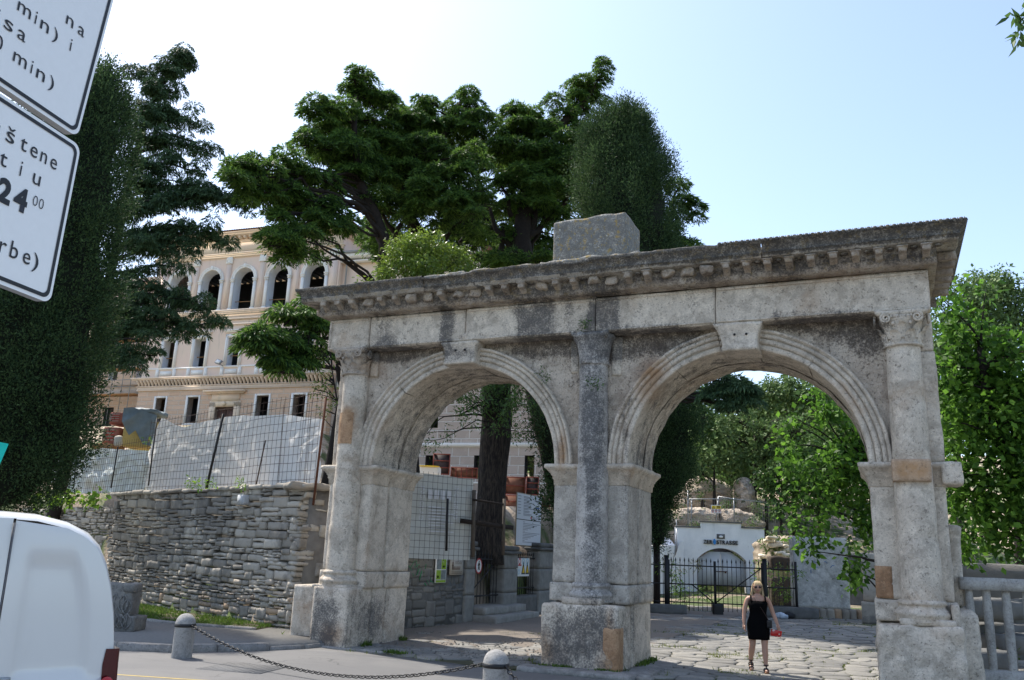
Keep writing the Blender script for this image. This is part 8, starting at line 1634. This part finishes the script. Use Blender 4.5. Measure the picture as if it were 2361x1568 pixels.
for sg in(-1,1): G_[...,1]+=.02*np.exp(-(((G_[...,0]-sg*.08)/.07)**2+((G_[...,2]-.88)/.08)**2))*(G_[...,1]>0)
sh=G_.reshape(-1,3); sh+=vnoise3(sh*np.array([1,1,.6]),9,3,3)*.005; G_=np.concatenate([G_,G_[:,:1]],1); mb=MB(); mb.grid(G_)
for sg in(-1,1): 
    mb.tube([(sg*.118,-.108,1.30),(sg*.122,-.088,1.36),(sg*.122,-.03,1.422),(sg*.118,.05,1.405),(sg*.11,.085,1.31)],.014,6,flat=.9)
drs,dn,db=newmat('black_jersey'); db.inputs['Base Color'].default_value=(.004,.004,.0045,1); db.inputs['Roughness'].default_value=.9; db.inputs['Specular IOR Level'].default_value=.05; bump(dn,db,noi(dn,mapv(dn,objv(dn),(1,1,.5)),14,5),.4,.01); pb2(mb,'dress',drs)
# hair: strands over a cap
hm,hn,hb_=newmat('blond_hair'); v=objv(hn); c=mixc(hn,noi(hn,mapv(hn,v,(1,1,.15)),60,4,.7),(.30,.20,.10),(.62,.47,.27)); hn.links.new(c,hb_.inputs['Base Color']); hb_.inputs['Roughness'].default_value=.5
mb=MB(); t=MB(); t.sphere((0,0,0),1,22); P=t.V[0]; q_=P*np.array([.083,.100,.112])+np.array([0,.006,1.603]); mb_keep=(P[:,2]>-.15)|(P[:,1]>.0); q_[:,1]=np.where((P[:,1]<-.35)&(P[:,2]<.42),q_[:,1]+.045,q_[:,1]); q_[:,2]=np.where(P[:,2]<-.2,q_[:,2]-.04,q_[:,2]); mb.add(q_,t.F)
rs=random.Random(2)
for i in range(260):
    a=rs.uniform(-.25,PI+.25); x0=.070*math.cos(a); y0=.012+.075*math.sin(a); x1=x0*rs.uniform(1.15,1.75); y1=y0*rs.uniform(1.0,1.25)+rs.uniform(-.02,.02); L=rs.uniform(.20,.31)
    if math.sin(a)<.1: y1=min(y1,-.02)
    p0=(x0,y0,1.655-.02*rs.random()); pts=[p0,(x0*1.25,y0*1.15,1.60),(x0*1.3+rs.uniform(-.01,.01),(y0*1.1+y1)/2,1.655-L*.6),(x1,y1,1.655-L)]; mb.tube(pts,[.007,.008,.007,.003],4,cap=False)
for i in range(46):
    x=rs.uniform(-.062,.066); xe=x*1.15+.012; mb.tube([(x*.5+.01,-.02,1.708),(x*.85+.004,-.078,1.675),(xe,-.100,1.632+.02*abs(x)*8*.3-.0+abs(x)*-.25)],[.006,.007,.003],4,cap=False)
pb2(mb,'hair',hm)
gls=simple('dark_lens',(.01,.006,.006),.12,0,0,5,0,.6); mb=MB()
for sg in(-1,1): mb.sphere((sg*.033,-.098,1.592),(.031,.012,.023),12); mb.tube([(sg*.062,-.090,1.597),(sg*.075,.0,1.60)],.004,5)
mb.tube([(-.01,-.108,1.596),(.01,-.108,1.596)],.004,5); pb2(mb,'sunglasses',gls)
mb=MB(); mb.sphere((0,-.103,1.532),(.022,.006,.006),8); pb2(mb,'lips',simple('lip_colour',(.36,.12,.11),.4))
# handbag strap (across) and small black bag at the left hip
ht=empty('handbag',tuple(PM@Vector((.16,-.13,.95))),'small black shoulder bag on a thin strap at the hip of the walking woman','handbag'); leather=simple('black_leather',(.015,.015,.017),.35,0,.1)
mb=MB(); mb.tube([(-.085,.0,1.428),(-.075,-.07,1.40),(-.02,-.130,1.29),(.05,-.155,1.18),(.12,-.155,1.05),(.155,-.15,.985)],.004,5); pb2(mb,'strap',simple('brown_strap',(.05,.025,.018),.5),ht); mb=MB(); mb.rbox(.125,.215,-.19,-.135,.83,.985,.03,.015,.005,8,2); pb2(mb,'pouch',leather,ht)
# sandals
for sx,sy,sz,rz_,nm in((-.125,.215,.0,1.02,'left'),(.10,-.065,.0,0,'right')):
    lift=.055 if sy>0 else 0.0; tilt=rad(-42) if sy>0 else rad(-4); mb=MB(); Rm=Matrix.Translation((sx,sy-(.02 if sy>0 else .01),.045+lift))@Matrix.Rotation(-tilt,4,'X')
    mb.rbox(-.036,.036,-.14,.07,-.045,-.015,.03,.012,0,M=Rm); mb.rbox(-.026,.026,.02,.075,-.10,-.03,.03,.008,0,M=Rm) if sy<0 else mb.rbox(-.026,.026,.02,.075,-.08,-.03,.03,.008,0,M=Rm)
    sole=mb; so_=pb2(sole,'sandal_sole',simple('tan_wedge',(.20,.09,.04),.6)); 
    mb=MB(); t=MB(); t.sphere((0,-.045,.0),(.034,.09,.026),12); V=t.V[0]; mb.add(np.array([tuple(Rm@Vector(p)) for p in V]),t.F); pb2(mb,'foot',skin)
    mb=MB()
    for yy,rr in((-.07,.036),(-.01,.038),(.03,.040)): th=np.linspace(0,PI,9); mb.tube([tuple(Rm@Vector((rr*math.cos(t_),yy,-.02+.055*math.sin(t_)))) for t_ in th],.010,5)
    a_=(sx,sy-(.0),.135+lift); th=np.linspace(0,2*PI,13); mb.tube([(a_[0]+.036*math.cos(t_),a_[1]+.04*math.sin(t_),a_[2]) for t_ in th],.012,5); mb.tube([(a_[0],a_[1]-.04,a_[2]),tuple(Rm@Vector((0,-.05,.035)))],.010,5); pb2(mb,'sandal_strap',leather)
# red snack bag held in the left hand
rbm,rn,rb_=newmat('red_snack_packet'); v=objv(rn); c=mixc(rn,ramp(rn,noi(rn,v,16,3),.52,.58),(.48,.015,.015),(.62,.50,.45)); c=mixc(rn,ramp(rn,noi(rn,v,11,2),.62,.66),c,(.6,.35,.02)); rn.links.new(c,rb_.inputs['Base Color']); rb_.inputs['Roughness'].default_value=.25
t=MB(); t.rbox(-.095,.095,-.02,.02,-.13,.0,.02,.018,.006,9,3); V=t.V[0]; V[:,1]*=1+.8*np.cos(V[:,0]/.095*PI/2)*np.cos((V[:,2]+.065)/.065*PI/2); mb=MB(); V=V@np.array(Matrix.Rotation(rad(10),3,'Y')).T+np.array([.295,-.085,.80]); mb.add(V,t.F); mb.V=[np.array([tuple(PM@Vector(p)) for p in V]) for V in mb.V]; tag(mb.build('snack_packet',rbm,smooth=True),'shiny red snack packet held in the hand of the walking woman','packet')
